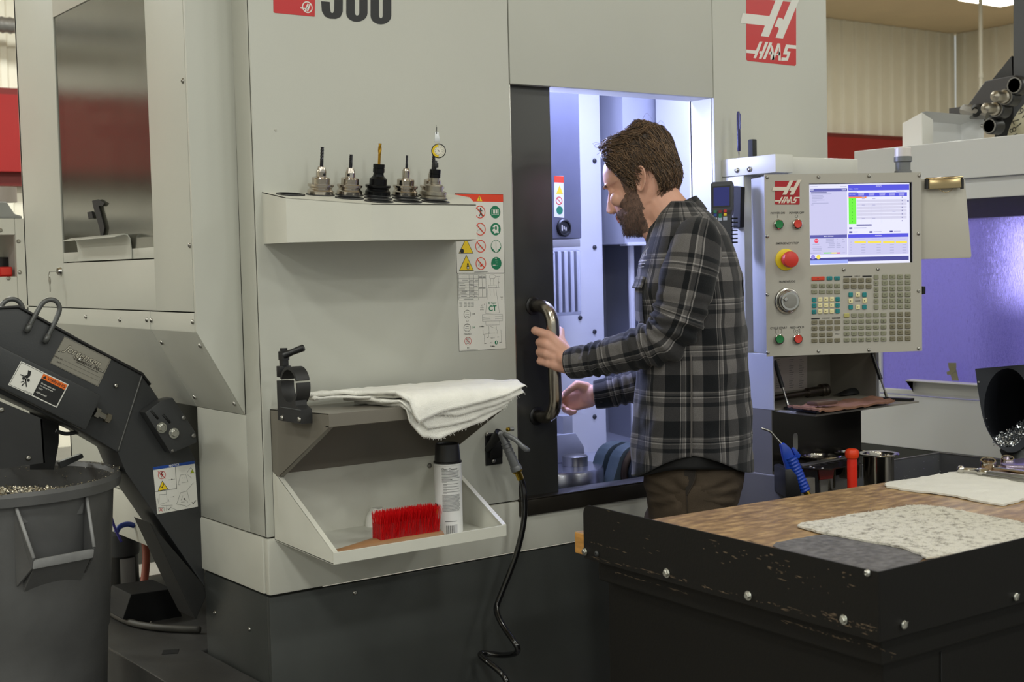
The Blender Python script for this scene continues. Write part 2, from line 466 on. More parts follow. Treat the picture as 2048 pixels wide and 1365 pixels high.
# door, sill, handle
d = part('sliding_door', MB().box((.55, .022, .742), (.927, .052, 1.90), .002), DOORP, None, 'black sliding door leaf')
b = MB(); hx = onY(1066, 612, .022).x; hb = onY(1078, 832, .022)
zt, zb = onY(1066, 612, .022).z, hb.z
pts = [Vector((hx, .022, zt))]
for i in range(9):
    a = PI / 2 * i / 8
    pts.append(Vector((hx, -.012 - .055 * math.sin(a), zt - .055 + .055 * math.cos(a))))
for i in range(9):
    a = PI / 2 * i / 8
    pts.append(Vector((hx + .004, -.012 - .055 * math.cos(a), zb + .055 - .055 * math.sin(a))))
pts.append(Vector((hx + .004, .022, zb)))
b.tube(pts, .0185, 20)
part('handle', b, mat('handle_steel', (172, 164, 152), .22, 1.0, bump=.1, bscale=120), d, 'brushed steel pull handle', smooth=True)
b = MB()
for z, x in ((zt, hx), (zb, hx + .004)): b.lathe((x, .0225, z), (0, -1, 0), [(.026, 0), (.026, .004), (.021, .007), (.0186, .007)], 24)
part('handle_collar', b, BLACK, d)
b = MB(); b.box((.766, -.012, .694), (1.60, .012, .738), .002); b.box((.766, -.0115, .7385), (1.56, .06, .7425), .001)
part('door_sill', b, mat('dark_sill', (64, 60, 54), .3, .6))
b = MB(); b.box((1.5465, .012, .742), (1.553, .10, 1.893)); part('door_jamb', b, PAINT); b = MB(); b.box((.768, .0125, .742), (.7715, .03, 1.893)); part('door_jamb', b, PAINT)
# bright seam strip along the left edge of the door opening
part('door_seal', MB().box((.7725, .004, .742), (.7765, .02, 1.893), .001), STEEL)

# ---------------- inside of the enclosure
INW = mat('enclosure_white', (214, 214, 214), .35)
ING = mat('enclosure_grey', (150, 152, 158), .35)
INB = mat('spindle_cover_grey', (104, 106, 122), .22, var=.05)
b = MB(); b.box((.4, 1.10, .62), (2.05, 1.12, 2.42)); e = part('back_sheet', b, ING)
xr = 1.985
yA = onX(1315, 400, xr).y
b = MB(); b.box((xr, .10, .62), (xr + .02, yA, 2.42)); part('right_sheet', b, INW); b = MB(); b.box((2.02, yA - .02, .60), (2.04, 1.12, 2.42)); part('right_rear_sheet', b, ING); b = MB(); b.box((.4, 1.05, .56), (2.04, 1.125, .64)); part('rear_sump', b, ING)
b = MB(); b.box((1.556, .03, .62), (1.575, .12, 2.42)); b.box((1.556, .10, .62), (xr, .115, 2.42)); part('right_return_sheet', b, INW)
b = MB(); b.box((.38, .06, 2.40), (2.02, 1.12, 2.42)); part('enclosure_roof', b, INW)
b = MB(); b.box((.38, .055, .62), (.40, 1.12, 2.42)); part('left_sheet', b, INW)
b = MB(); b.prism([(.39, .06, .63), (.39, 1.1, .72), (.39, 1.1, .60), (.39, .06, .60)], (1.63, 0, 0)); part('chip_pan', b, ING)
# box panel between the recess and the right-hand sheet
pa = onY(1246, 300, yA + .02); pb = onY(1316, 300, yA + .02); zz = onY(1280, 488, yA + .02).z
b = MB(); b.box((pa.x, yA + .02, zz), (pb.x + .06, 1.10, 2.41), .004); part('cable_box', b, mat('enclosure_mid_grey', (168, 170, 178), .3))
b = MB(); b.box((pa.x + .01, yA + .015, zz - .006), (pb.x + .05, yA + .06, zz + .006), .002); part('cable_box_lip', b, INW)
for x in (1262, 1290):
    q = onY(x, 520, yA + .08); b = MB(); b.tube([(q.x, yA + .08, zz), (q.x, yA + .08, .72)], .012, 10); part('hose', b, INW)
# white column panel with screws
ya = .84
pL = onY(1168, 400, ya); pR = onY(1203, 400, ya)
b = MB(); b.box((pL.x - .16, ya, .66), (pR.x, ya + .02, 2.41), .002); b.box((pR.x - .02, ya + .0205, .66), (pR.x, 1.1, 2.41)); cpn = part('column_panel', b, INW)
for y in (322, 495, 664, 834): screw(cpn, onY(1189, y, ya - .0005), (0, -1, 0), .009, DGREY)
screw(cpn, onY(1160, 636, ya - .0005), (0, -1, 0), .009, DGREY)
# spindle head cover
yb = .56
zB = onY(1140, 478, yb).z; sL = onY(1040, 300, yb).x; sR = onY(1160, 300, yb).x
b = MB(); b.box((sL, yb, zB), (sR, yb + .24, 2.40), .006); hd = part('spindle_head', b, INB)
b = MB(); b.box((sR - .004, yb + .015, zB + .05), (sR + .012, yb + .24, 2.40), .004); part('head_edge', b, mat('dark_edge', (60, 62, 72), .25), hd)
b = MB(); b.box((sL, yb + .004, onY(1140, 494, yb).z), (sR - .004, yb + .2, zB - .001), .002); part('head_base', b, STEEL, hd)
sh = Sheet((0, yb - .0005, 0), (1, 0, 0), (0, -1, 0), [WHITEL])
P = lambda x, y: sh.px(x, y)
sh.poly([P(1108, 352), P(1127, 352), P(1128, 436), P(1108, 434)], WHITEL); sh.poly([P(1108, 352), P(1127, 353), P(1127.5, 366), P(1108, 365)], ORED, .0002)
sh.poly([P(1112, 388), P(1119, 370), P(1126, 388)], YELL, .0002); a, c = P(1118, 402); sh.ring(a, c, .014, .003, ORED, .0002); sh.line(a - .009, c + .009, a + .009, c - .009, .003, ORED, .0002)
a, c = P(1119, 421); sh.disc(a, c, .014, GREENL, .0002)
sh.build('warning_print', hd)
q = onY(1127, 456, yb); b = MB(); b.lathe(q, (0, -1, 0), [(.030, 0), (.030, .006), (.026, .010), (.022, .010), (.020, .004), (0, .004)], 28); part('gauge_bezel', b, BLACK, hd)
sh = Sheet(q + Vector((0, -.0045, 0)), (1, 0, 0), (0, -1, 0), [BLACKL]); sh.disc(0, 0, .019, BLACKL)
for i in range(3): sh.rect(-.012 + .008 * i, -.010 + .005 * (i % 2), -.007 + .008 * i, .010 - .004 * i, WHITEL, .0002)
sh.build('gauge_face', hd)
# way cover with vertical ribs below the head
yc = .70
zt2, zb2 = onY(1140, 500, yc).z, onY(1140, 632, yc).z
x0, x1 = onY(1085, 560, yc).x, onY(1169, 560, yc).x
b = MB(); b.box((x0, yc + .02, zb2), (x1, yc + .1, zt2), .006); wc = part('way_cover', b, mat('way_cover_steel', (186, 188, 196), .2, .9))
nrb = 6
for i in range(nrb):
    a = x0 + .01 + (x1 - x0 - .02) * i / nrb; b = MB(); b.box((a + .004, yc, zb2 + .012), (a + (x1 - x0 - .02) / nrb - .006, yc + .022, zt2 - .004), .006); part('rib', b, mat('way_cover_rib', (212, 214, 222), .25, .7), wc)
# trunnion table: yokes, disc, plate and vise
TG = mat('trunnion_green_grey', (58, 70, 72), .45, bump=.2, bscale=150)
tr = part('trunnion_table', MB().box((.45, .22, .655), (1.70, .62, .679), .004), TG)
def yoke(x0, x1, yc, w, z0, z1, nm):
    b = MB(); pr = []
    for i in range(17):
        a = PI * i / 16; pr.append((x0, yc + w * math.cos(a), z1 - w + w * math.sin(a)))
    pr += [(x0, yc - w * 1.25, z0), (x0, yc + w * 1.25, z0)]
    b.prism(pr, (x1 - x0, 0, 0), .008); return part(nm, b, TG, tr)
OY = [(1166, 990), (1172, 968), (1179, 945), (1184, 928), (1190, 908), (1197, 896), (1206, 888), (1222, 881), (1262, 884), (1288, 898), (1300, 926), (1312, 990)]
PY = [onY(x, y, .40) for x, y in OY]
for nm, y1 in (('yoke', .40), ('yoke', .325)):
    b = MB(); b.prism([(q.x, y1, q.z) for q in PY], (0, -.052, 0), .004); part(nm, b, TG, tr)
b = MB(); b.prism([(q.x + .02, .35, q.z - .02) for q in PY], (0, -.03, 0)); part('yoke_core', b, BLACKM, tr)
cb0 = onY(1287, 945, .273)
b = MB(); b.lathe((cb0.x, .2735, cb0.z), (0, -1, 0), [(.098, 0), (.098, .006), (.088, .012), (.080, .012), (.078, .006), (0, .006)], 40); part('rotary_boss', b, mat('bronze_dark', (74, 62, 56), .35, .6), tr)
b = MB(); b.lathe((cb0.x, .2675, cb0.z), (0, -1, 0), [(.076, 0), (.076, .03), (.07, .035), (0, .035)], 36); part('rotary_drive', b, mat('dark_trunnion', (30, 34, 36), .5), tr)
pc = onY(1147, 945, .45)
b = MB(); b.lathe((pc.x - .09, .42, .68), (0, 0, 1), [(.15, 0), (.15, .052), (.145, .06), (0, .06)], 48); part('platter', b, mat('platter_steel', (150, 150, 156), .25, .9), tr)
ps = onY(1140, 900, .45)
b = MB(); b.lathe((ps.x - .02, .40, .7405), (0, 0, 1), [(.042, 0), (.042, .03), (.036, .034), (0, .034)], 28); part('chuck', b, STEEL, tr)
pv = onY(1133, 860, .5)
b = MB(); b.box((pv.x - .03, .48, .76), (pv.x + .012, .53, pv.z + .05), .004); b.prism([(pv.x - .08, .47, .741), (pv.x + .05, .47, .741), (pv.x + .05, .47, pv.z - .06), (pv.x + .015, .47, pv.z - .01), (pv.x - .08, .47, pv.z - .01)], (0, .06, 0), .003); part('work_stop', b, ING, tr)
b = MB()
# sloped wall deflector standing behind the trunnion
b.prism([(pR.x + .0, ya + .06, .70), (pR.x + .06, ya + .06, .70), (pR.x + .012, ya + .06, 1.02)], (0, .01, 0)); part('deflector', b, ING)

# ================================================================== print on the machine front
def zm(ox, oy, sc): return lambda x, y: (ox + x / sc, oy + y / sc)
def shp(sh, Z): return lambda x, y: sh.px(*Z(x, y))
LOGO_H1 = [(35, 180), (400, 220), (485, 0), (590, 0), (390, 505), (283, 492), (338, 350), (0, 315)]
LOGO_H2 = [(700, 0), (806, 0), (585, 526), (483, 515), (530, 395), (515, 373), (468, 365), (520, 239), (570, 250), (590, 268)]
LOGO_W = [[(85, 677), (215, 690), (265, 568), (305, 570), (215, 797), (180, 793), (205, 735), (85, 722)],
          [(345, 573), (384, 577), (290, 805), (255, 801), (276, 738), (258, 726), (268, 697), (298, 702)],
          [(400, 580), (438, 584), (345, 811), (310, 807)], [(400, 718), (420, 690), (432, 716), (430, 748), (385, 742)], [(425, 600), (452, 660), (468, 820), (412, 818)],
          [(510, 592), (548, 596), (462, 822), (430, 818)], [(515, 728), (530, 700), (545, 722), (540, 762), (492, 752)], [(530, 640), (548, 608), (556, 830), (522, 826)],
          [(625, 608), (765, 620), (765, 668), (655, 660), (640, 700), (690, 706), (650, 830), (560, 832), (566, 786), (625, 790), (645, 748), (585, 742)]]
LOGO_R = [(85, -35), (765, 36), (765, 880), (750, 900), (105, 832), (85, 812)]
def logo(sh, f, red=REDL, white=WHITEL, top=0):
    sh.poly([f(x, y) for x, y in LOGO_R], red)
    for q in (LOGO_H1, LOGO_H2): sh.poly([f(x, y) for x, y in q], white, .0003)
    for q in LOGO_W: sh.poly([f(x, y) for x, y in q], white, .0003)
FR = lambda m: Sheet((0, -.0002, 0), (1, 0, 0), (0, -1, 0), m)
sh = FR([REDL]); logo(sh, shp(sh, zm(1480, 0, 6.827))); sh.build('logo_decal', MC, 'red square decal with white lettering')
sh = FR([REDL]); f = shp(sh, zm(480, 0, 3.593))
sh.poly([f(236, -160), (f(541, -160)), f(537, 120), f(250, 93), f(240, 86)], REDL)
a, c = f(483, 52); sh.ring(a, c, .0145, .0028, WHITEL, .0003)
for q in ([(433, 52), (470, 57), (482, 27), (493, 29), (474, 82), (463, 80), (468, 66), (435, 62)], [(497, 28), (508, 30), (489, 82), (478, 80), (483, 66), (476, 64), (481, 50), (489, 52)]):
    sh.poly([f(x, y) for x, y in q], WHITEL, .0004)
sh.build('logo_decal', MC, 'red strip decal with a round white emblem')
sh = FR([BLACKL])
def dig0(xl, xr, yb, il, ir, ib):
    """rounded zero given by its outline in zoom pixels (only its foot is in the frame)"""
    o = []; n = 10; w = (xr - xl) / 2; cx0 = (xl + xr) / 2; wi = (ir - il) / 2; ci = (il + ir) / 2
    for i in range(n + 1):
        a = PI * i / n; o.append(((cx0 - w * math.cos(a)), yb - 62 + 62 * math.sin(a), ci - wi * math.cos(a), ib - 22 + 22 * math.sin(a)))
    t = -330
    for i in range(n):
        sh.poly([f(o[i][0], o[i][1]), f(o[i + 1][0], o[i + 1][1]), f(o[i + 1][2], o[i + 1][3]), f(o[i][2], o[i][3])], BLACKL)
    sh.poly([f(xl, t), f(xl, yb - 62), f(il, ib - 22), f(il, t)], BLACKL); sh.poly([f(ir, t), f(ir, ib - 22), f(xr, yb - 62), f(xr, t)], BLACKL)
    sh.poly([f(xl, t - 60), f(xl, t), f(xr, t), f(xr, t - 60)], BLACKL)
f = shp(sh, zm(480, 0, 3.593))
dig0(763, 916, 157, 825, 857, 112); dig0(938, 1087, 176, 999, 1026, 131)
sh.poly([f(582, 8), f(645, 14), f(647, 60), f(588, 80)], BLACKL)
for (p1, p2, p3, p4) in (((588, 80), (610, 118), (652, 86), (647, 60)), ((610, 118), (645, 134), (660, 94), (652, 86)), ((645, 134), (690, 136), (668, 92), (660, 94)), ((690, 136), (722, 122), (674, 80), (668, 92)), ((722, 122), (738, 84), (676, 70), (674, 80)), ((738, 84), (740, -140), (680, -140), (676, 70))):
    sh.poly([f(*q) for q in (p1, p2, p3, p4)], BLACKL)
sh.poly([f(582, -200), f(740, -180), f(740, -140), f(582, -160)], BLACKL); sh.poly([f(582, -400), f(645, -395), f(645, -190), f(582, -195)], BLACKL)
sh.build('model_number_decal', MC, 'large black numerals')

# safety placard (two stacked stickers)
r = empty('safety_placard', onY(960, 467, 0), 'safety placard with red header, prohibition and green mandatory symbols', 'sign')
Z = zm(900, 380, 8.03)
sh = FR([BLACKL]); f = shp(sh, Z)
sh.poly([f(78, 55), f(852, 72), f(872, 1338), f(106, 1340)], BLACKL); sh.build('border', r)
sh = FR([WHITEL]); f = shp(sh, Z); sh.lift = .0006
sh.poly([f(82, 62), f(849, 78), f(866, 1332), f(110, 1334)], WHITEL)
sh.poly([f(82, 62), f(849, 78), f(850, 196), f(84, 184)], ORED, .0002)
sh.poly([f(425, 178), f(470, 92), f(516, 182)], YELL, .0004); sh.poly([f(464, 110), f(474, 110), f(473, 172), f(465, 172)], BLACKL, .0006)
R = .0172
for (x, y) in ((480, 357), (485, 632), (488, 906), (493, 1184)):
    a, c = f(x, y); sh.ring(a, c, R, .0022, ORED, .0004, 32); k = R * .70; sh.line(a - k, c + k, a + k, c - k, .0028, ORED, .0006)
a, c = f(488, 350); sh.disc(a, c + .0085, .002, BLACKL, .0008)
for q in ((0, .006, .001, -.003, .003), (.001, -.003, .005, -.013, .0022), (0, -.003, -.004, -.012, .0022), (0, .005, -.007, .002, .0018), (0, .005, .007, .001, .0018)): sh.line(a + q[0], c + q[1], a + q[2], c + q[3], q[4], BLACKL, .0008)
for (x, y) in ((485, 632), (488, 906), (493, 1184)):
    a, c = f(x, y)
    for i in range(5): sh.line(a - .009 + .004 * i, c - .006 + .0015 * (i % 3), a - .007 + .004 * i, c - .001 + .002 * (i % 2), .0007, GREYL, .0003)
a, c = f(495, 1210); sh.poly([(a - .004, c - .004), (a + .004, c - .004), (a, c + .006)], ORED, .0003)
for (x, y) in ((723, 358), (729, 632), (735, 906), (741, 1180)):
    a, c = f(x, y); sh.disc(a, c, R, GREENL, .0004, n=32)
a, c = f(723, 358)
sh.rect(a - .012, c - .007, a + .012, c + .008, WHITEL, .0005); sh.rect(a - .011, c - .006, a + .011, c + .007, GREENL, .0006)
sh.rect(a - .007, c - .004, a - .001, c + .006, WHITEL, .0007); sh.rect(a + .001, c - .004, a + .007, c + .006, WHITEL, .0007)
a, c = f(729, 632); sh.poly([(a - .010, c + .006), (a - .004, c + .012), (a + .005, c + .012), (a + .010, c + .005), (a + .009, c - .004), (a + .011, c - .011), (a + .002, c - .010), (a - .004, c - .012), (a - .008, c - .006), (a - .012, c - .004), (a - .008, c + .001)], WHITEL, .0006)
sh.rect(a - .011, c + .001, a - .003, c + .005, GREENL, .0008); sh.disc(a + .001, c + .003, .0032, GREENL, .0008, .006)
a, c = f(735, 906); sh.disc(a, c + .004, .0155, WHITEL, .0005); sh.rect(a - .017, c - .003, a + .017, c + .002, WHITEL, .0006)
sh.rect(a - .011, c - .008, a + .011, c - .003, WHITEL, .0006); sh.rect(a - .008, c - .012, a + .008, c - .008, WHITEL, .0006); sh.rect(a - .004, c - .016, a + .004, c - .012, WHITEL, .0006); sh.rect(a - .0004, c - .014, a + .0004, c + .014, GREENL, .0008)
sh.ring(a, c, R, .0012, GREENL, .0009, 32)
a, c = f(741, 1180); sh.rect(a - .012, c - .006, a - .003, c - .004, WHITEL, .0006); sh.poly([(a - .005, c + .013), (a + .002, c + .012), (a + .001, c + .015), (a - .002, c + .0155)], WHITEL, .0006)
for i in range(4): sh.rect(a - .004 + .002 * (i % 2), c + .006 - .004 * i, a + .004, c + .007 - .004 * i, mat('pale_green_print', (120, 180, 150), .4), .0006)
for (bx, by, tx, ty, ex, ey) in ((136, 1024, 254, 770, 374, 1024), (142, 1302, 258, 1045, 380, 1300)):
    sh.poly([f(bx, by), f(tx, ty), f(ex, ey)], BLACKL, .0004); cx0, cy0 = (bx + tx + ex) / 3, (by + ty + ey) / 3
    sh.poly([f(cx0 + (q[0] - cx0) * .90, cy0 + (q[1] - cy0) * .90) for q in ((bx, by), (tx, ty), (ex, ey))], YELL, .0006)
a, c = f(190, 985); sh.disc(a, c, .0062, BLACKL, .0008); a, c = f(282, 1195); sh.disc(a, c, .003, BLACKL, .0008); a, c = f(284, 1250); sh.rect(a - .004, c - .004, a + .004, c + .006, BLACKL, .0008); sh.rect(a - .0025, c - .003, a + .0025, c + .002, WHITEL, .001)
for i in range(5): a, c = f(232 + 22 * i, 890 + 60 * (i % 3)); sh.rect(a, c, a + .0018, c + .0006, BLACKL, .0008)
a, c = f(495, 1320); sh.rect(a - .022, c - .0007, a + .022, c + .0007, GREYL, .0004)
sh.build('symbols', r)
r = empty('taper_chart', onY(963, 625, 0), 'white tool taper chart sticker marked CT below the safety placard', 'sign')
Z = zm(905, 540, 8.028)
sh = FR([BLACKL]); f = shp(sh, Z); sh.poly([f(76, 58), f(828, 56), f(860, 1266), f(104, 1312)], BLACKL); sh.build('border', r)
sh = FR([WHITEL]); f = shp(sh, Z); sh.lift = .0006
sh.poly([f(80, 62), f(824, 60), f(856, 1262), f(108, 1307)], WHITEL)
def ln(x0, y0, x1, y1, w=.0007, m=GREYL, z=.0003): a, c = f(x0, y0); d, e = f(x1, y1); sh.line(a, c, d, e, w, m, z)
for i, y in enumerate((80, 140, 196, 242, 292, 338, 402, 448)): ln(94, y, 410, y - 2)
for x in (94, 262, 336, 410): ln(x, 80, x + 8, 450)
for x in (410, 470, 532): ln(x, 80, x + 8, 440)
ln(410, 80, 532, 78); ln(410, 135, 534, 133); ln(418, 440, 545, 436); ln(98, 455, 412, 452); ln(100, 488, 414, 484); ln(98, 455, 100, 488); ln(412, 452, 414, 484)
for y, xs in ((116, (140, 278, 350)), (168, (155, 280, 355)), (182, (265, 340)), (215, (100,)), (228, (268,)), (250, (112, 284)), (262, (345,)), (275, (130, 268)), (310, (105, 270)), (345, (145, 284)), (372, (120, 268, 345)), (388, (140,)), (428, (135, 268, 345))):
    for x in xs: ln(x, y, x + (90 if x < 200 else 55), y, .0011, GREYL)
for x, y in ((420, 105), (478, 105), (420, 125), (478, 125), (425, 285), (478, 285), (420, 302), (478, 302)): ln(x, y, x + 48, y, .0012)
ln(175, 472, 335, 470, .0012)
for j in range(4):
    for x in (108, 182, 240, 295): ln(x, 520 + 22 * j, x + 45, 518 + 22 * j, .0013)
for y, lab, yl in ((712, 'CT', 822), (930, 'DIN ISO', 1036)):
    a, c = f(234, y); sh.ring(a, c, .0112, .0009, BLACKL, .0004); a2, c2 = f(338, y - 2); sh.text('OK', a2, c2, .0075, GREENL if y > 800 else GREYL, .0004)
    for i in range(4): ln(200 + 8 * (i % 2), y - 50 + 30 * i, 262 - 6 * (i % 2), y - 52 + 30 * i, .001, BLACKL)
    a, c = f(238, yl); sh.text(lab, a, c, .0068, BLACKL, .0004)
a, c = f(246, 1145); sh.ring(a, c, .0112, .0011, REDL, .0004); sh.line(a - .008, c + .008, a + .008, c - .008, .0012, REDL, .0005)
for i in range(4): ln(210 + 8 * (i % 2), 1100 + 28 * i, 272 - 6 * (i % 2), 1098 + 28 * i, .001, GREYL)
a, c = f(250, 1252); sh.text('BT', a, c, .0066, BLACKL, .0004)
O = [(590, 110, 600, 82), (600, 82, 668, 78), (668, 78, 690, 108), (690, 108, 672, 138), (672, 138, 600, 140), (600, 140, 590, 110), (608, 142, 605, 245), (655, 140, 660, 245), (575, 248, 700, 244), (575, 248, 572, 285), (700, 244, 704, 282), (572, 285, 704, 282), (568, 288, 528, 700), (692, 286, 750, 690), (528, 702, 752, 690), (475, 720, 800, 714), (475, 720, 478, 828), (800, 714, 802, 820), (478, 828, 802, 820), (480, 765, 605, 755), (482, 795, 606, 790), (680, 752, 800, 745), (680, 788, 802, 780), (530, 830, 535, 890), (752, 822, 755, 880), (535, 890, 755, 882), (580, 905, 585, 1020), (700, 900, 705, 965), (585, 1020, 680, 1015), (600, 905, 660, 935), (660, 935, 700, 938), (680, 965, 715, 965), (715, 965, 712, 1030), (485, 960, 490, 1040), (490, 1040, 605, 1020), (505, 1045, 512, 1185), (775, 960, 782, 1165), (575, 1000, 578, 1085), (520, 530, 500, 570), (700, 110, 760, 105), (730, 130, 735, 275), (690, 285, 750, 280), (600, 310, 605, 420), (660, 308, 668, 415)]
for q in O: ln(*q, .0006, GREYL)
for q in ((545, 1090, 572, 1086), (712, 1080, 745, 1078), (508, 1185, 540, 1182), (750, 1168, 782, 1165)): ln(*q, .0011, BLACKL)
def tx(t, x, y, s, m=BLACKL, **k): a, c = f(x, y); sh.text(t, a, c, s, m, .0004, **k)
tx('40 Taper', 635, 535, .0078, GREENL, bold=.01, sx=.95); tx('CT', 640, 622, .0205, GREENL, bold=.02, sx=1.0)
tx('C', 470, 575, .0062, GREYL); tx('45.0 in', 470, 608, .004); tx('80 Nm', 470, 642, .004); tx('A Max', 468, 910, .0058, bold=.01); tx('6 E in', 642, 1092, .0056); tx('> E', 620, 1170, .006); tx('B Max', 645, 1228, .0058, bold=.01); tx('D', 738, 205, .006); tx('Scale', 785, 438, .004); tx('1:1', 788, 470, .0035)
a, c = f(700, 1168); sh.disc(a, c, .0052, GREENL, .0004); sh.rect(a - .0005, c - .003, a + .0025, c + .0028, WHITEL, .0006)
ln(115, 1292, 405, 1276, .0006)
sh.build('chart_print', r)

# ================================================================== tilted tool shelf with holes, and the holders standing in it
TILT = .16
def tz(Y): return 1.588 + TILT * Y
def plate2d(outer, holes, th):
    cu = bpy.data.curves.new('t', 'CURVE'); cu.dimensions = '2D'; cu.fill_mode = 'BOTH'; cu.extrude = th / 2
    for L in [outer] + holes:
        s = cu.splines.new('POLY'); s.points.add(len(L) - 1); s.use_cyclic_u = True
        for q, (x, y) in zip(s.points, L): q.co = (x, y, 0, 1)
    o = bpy.data.objects.new('t', cu); C.objects.link(o)
    dg = bpy.context.evaluated_depsgraph_get(); me = o.evaluated_get(dg).to_mesh()
    r = ([v.co.copy() for v in me.vertices], [tuple(p.vertices) for p in me.polygons])
    o.evaluated_get(dg).to_mesh_clear(); bpy.data.objects.remove(o); bpy.data.curves.remove(cu)
    return r
R0 = [(x, -.056) for x in (.067, .148, .229, .310, .391, .472)]
R1 = [(x, -.128) for x in (.1885, .2695, .3505, .4315)]
R2 = [(x, -.199) for x in (.229, .310, .391)]
HOLES = R0 + R1 + R2
OUT = [(.019, 0), (.019, -.125), (.178, -.25), (.477, -.25), (.578, -.075), (.578, 0)]
r = empty('tool_rack', (.3, 0, 1.5), 'light grey sloped tool rack with round holes on the machine front', 'rack')
cirs = [[(x + .0305 * math.cos(2 * PI * i / 28), y + .0305 * math.sin(2 * PI * i / 28)) for i in range(28)] for x, y in HOLES]
vs, fs = plate2d([(x, y) for x, y in OUT], cirs, .002)
b = MB(); b.add([Vector((v.x, v.y, tz(v.y) + v.z - .001)) for v in vs], fs); b.build('top_plate', PAINTB, r, smooth=30)
b = MB()
for i in range(len(OUT) - 1):
    (xa, ya_), (xb, yb_) = OUT[i], OUT[i + 1]
    d = Vector((xb - xa, yb_ - ya_, 0)).normalized(); nn = Vector((d.y, -d.x, 0)); inn = -nn * .002
    if nn.dot(Vector((xa - .3, ya_ + .1, 0))) < 0: inn = -inn
    inn = Vector((-inn.x, -inn.y, 0)) if inn.dot(Vector((.3 - xa, -.1 - ya_, 0))) < 0 else inn
    A = Vector((xa, ya_, 0)); B = Vector((xb, yb_, 0))
    vs = [A + Vector((0, 0, tz(ya_))), B + Vector((0, 0, tz(yb_))), B + Vector((0, 0, 1.462)), A + Vector((0, 0, 1.462))]
    b.add(vs + [v + inn for v in vs], [(0, 1, 2, 3), (7, 6, 5, 4), (0, 4, 5, 1), (1, 5, 6, 2), (2, 6, 7, 3), (3, 7, 4, 0)])
b.build('skirt', PAINTB, r, smooth=20)
ring0 = None
for (x, y) in HOLES:
    M = frame((x, y, tz(y)), (0, -math.sin(math.atan(TILT)), math.cos(math.atan(TILT))), (1, 0, 0))
    if ring0 is None:
        b = MB(); b.lathe((0, 0, 0), (0, 0, 1), [(.0285, -.004), (.0285, .0028), (.0345, .0028), (.0352, .0018), (.0352, .0004), (.0300, .0003), (.0300, -.004), (.0285, -.004)], 32)
        b.v = [M @ v for v in b.v]; ring0 = b.build('rubber_ring', BLACK, r, smooth=40, M=None)
        ring0.data.transform((M.inverted() @ Matrix.Translation((.3, 0, 1.5)))); ring0.parent = r; ring0.matrix_local = WM[r.name].inverted() @ M
    else: linkcopy(ring0, 'rubber_ring', r, M)
DBLK = mat('black_oxide', (26, 27, 29), .22, .6)
CARB = mat('carbide', (62, 62, 66), .3, .9)
GOLD = mat('gold_coating', (196, 150, 52), .28, 1.0)
HSTEEL = mat('holder_steel', (196, 188, 178), .16, 1.0)
def flutes(b, z0, z1, r, tw=2.2, n=4, taper=1.0):
    rows = []
    k = 26
    for i in range(k):
        t = i / (k - 1); ring = []
        for j in range(24):
            a = 2 * PI * j / 24; q = .70 + .30 * (0.5 + .5 * math.cos(n * a)) ** .6
            ph = a + tw * PI * t
            ring.append(Vector((r * q * math.cos(ph), r * q * math.sin(ph), z0 + (z1 - z0) * t)))
        rows.append(ring)
    b.grid(rows, closed=True); m = len(b.v); b.add([Vector((0, 0, z1 - .001))], []); 
    b.f += [(m - 24 + j, m - 24 + (j + 1) % 24, m) for j in range(24)]; b.m += [b.mi] * 24
def holder(x, y, label, body, neck, top, cut, mb, mc, hole=True, grp='tool holders standing in the tilted rack'):
    M = frame((x, y, tz(y) + .003), (0, -math.sin(math.atan(TILT)), math.cos(math.atan(TILT))), (math.cos(.5), math.sin(.5), 0))
    t = empty('tool_holder', (0, 0, 0), label, 'tool holder', grp, M=M)
    def pt(nm, prof, m, n=36):
        b = MB(); b.lathe((0, 0, 0), (0, 0, 1), prof, n); b.v = [M @ v for v in b.v]; return b.build(nm, m, t, smooth=30)
    pt('flange', [(.020, -.05), (.0222, -.001), (.0318, 0), (.0318, .008), (.0275, .0125), (.0275, .0150), (.0318, .019), (.0318, .0235), (.0305, .0245), (.0225, .0248)], HSTEEL if mb is not DBLK else DBLK)
    bd = pt('body', [(.0222, .024)] + body, mb)
    if neck: pt('nut' if mb is DBLK or len(neck) > 6 else 'nose', neck, mb if len(neck) < 7 else DBLK)
    if hole:
        b = MB(); b.lathe((0, 0, 0), (0, 0, 1), [(.0036, 0), (.0036, .0012), (0, .0012)], 12); Q = M @ Matrix.Rotation(hole, 4, 'Z') @ frame((.0118, 0, .048), (1, 0, 0)); b.v = [Q @ v for v in b.v]; b.build('set_screw', BLACKM, t, smooth=30)
    if cut:
        z0, z1, r_ = cut
        b = MB(); b.lathe((0, 0, 0), (0, 0, 1), [(r_ * .98, z0 - .01), (r_ * .98, z0 + (z1 - z0) * .3)], 20); flutes(b, z0 + (z1 - z0) * .3, z1, r_)
        b.v = [M @ v for v in b.v]; b.build('end_mill', mc, t, smooth=35)
    return t, M
nb = [(.0225, .0378), (.0212, .040), (.0125, .0425)]
toW = lambda M, d: (M.to_3x3().inverted() @ Vector(d))
t, M = holder(*R0[1], 'polished steel tool holder with the tallest black end mill, leftmost in the rack', nb + [(.0125, .054)], [(.0126, .0541), (.0126, .0545), (.0085, .0665), (.0050, .0672)], 0, (.0672, .114, .0044), HSTEEL, CARB, -1.9)
holder(*R0[2], 'polished steel tool holder with a short thick black end mill, second from left', nb + [(.0118, .053)], [(.0119, .0531), (.0118, .0535), (.0082, .0655), (.0050, .066)], 0, (.066, .098, .0044), HSTEEL, CARB, -2.9)
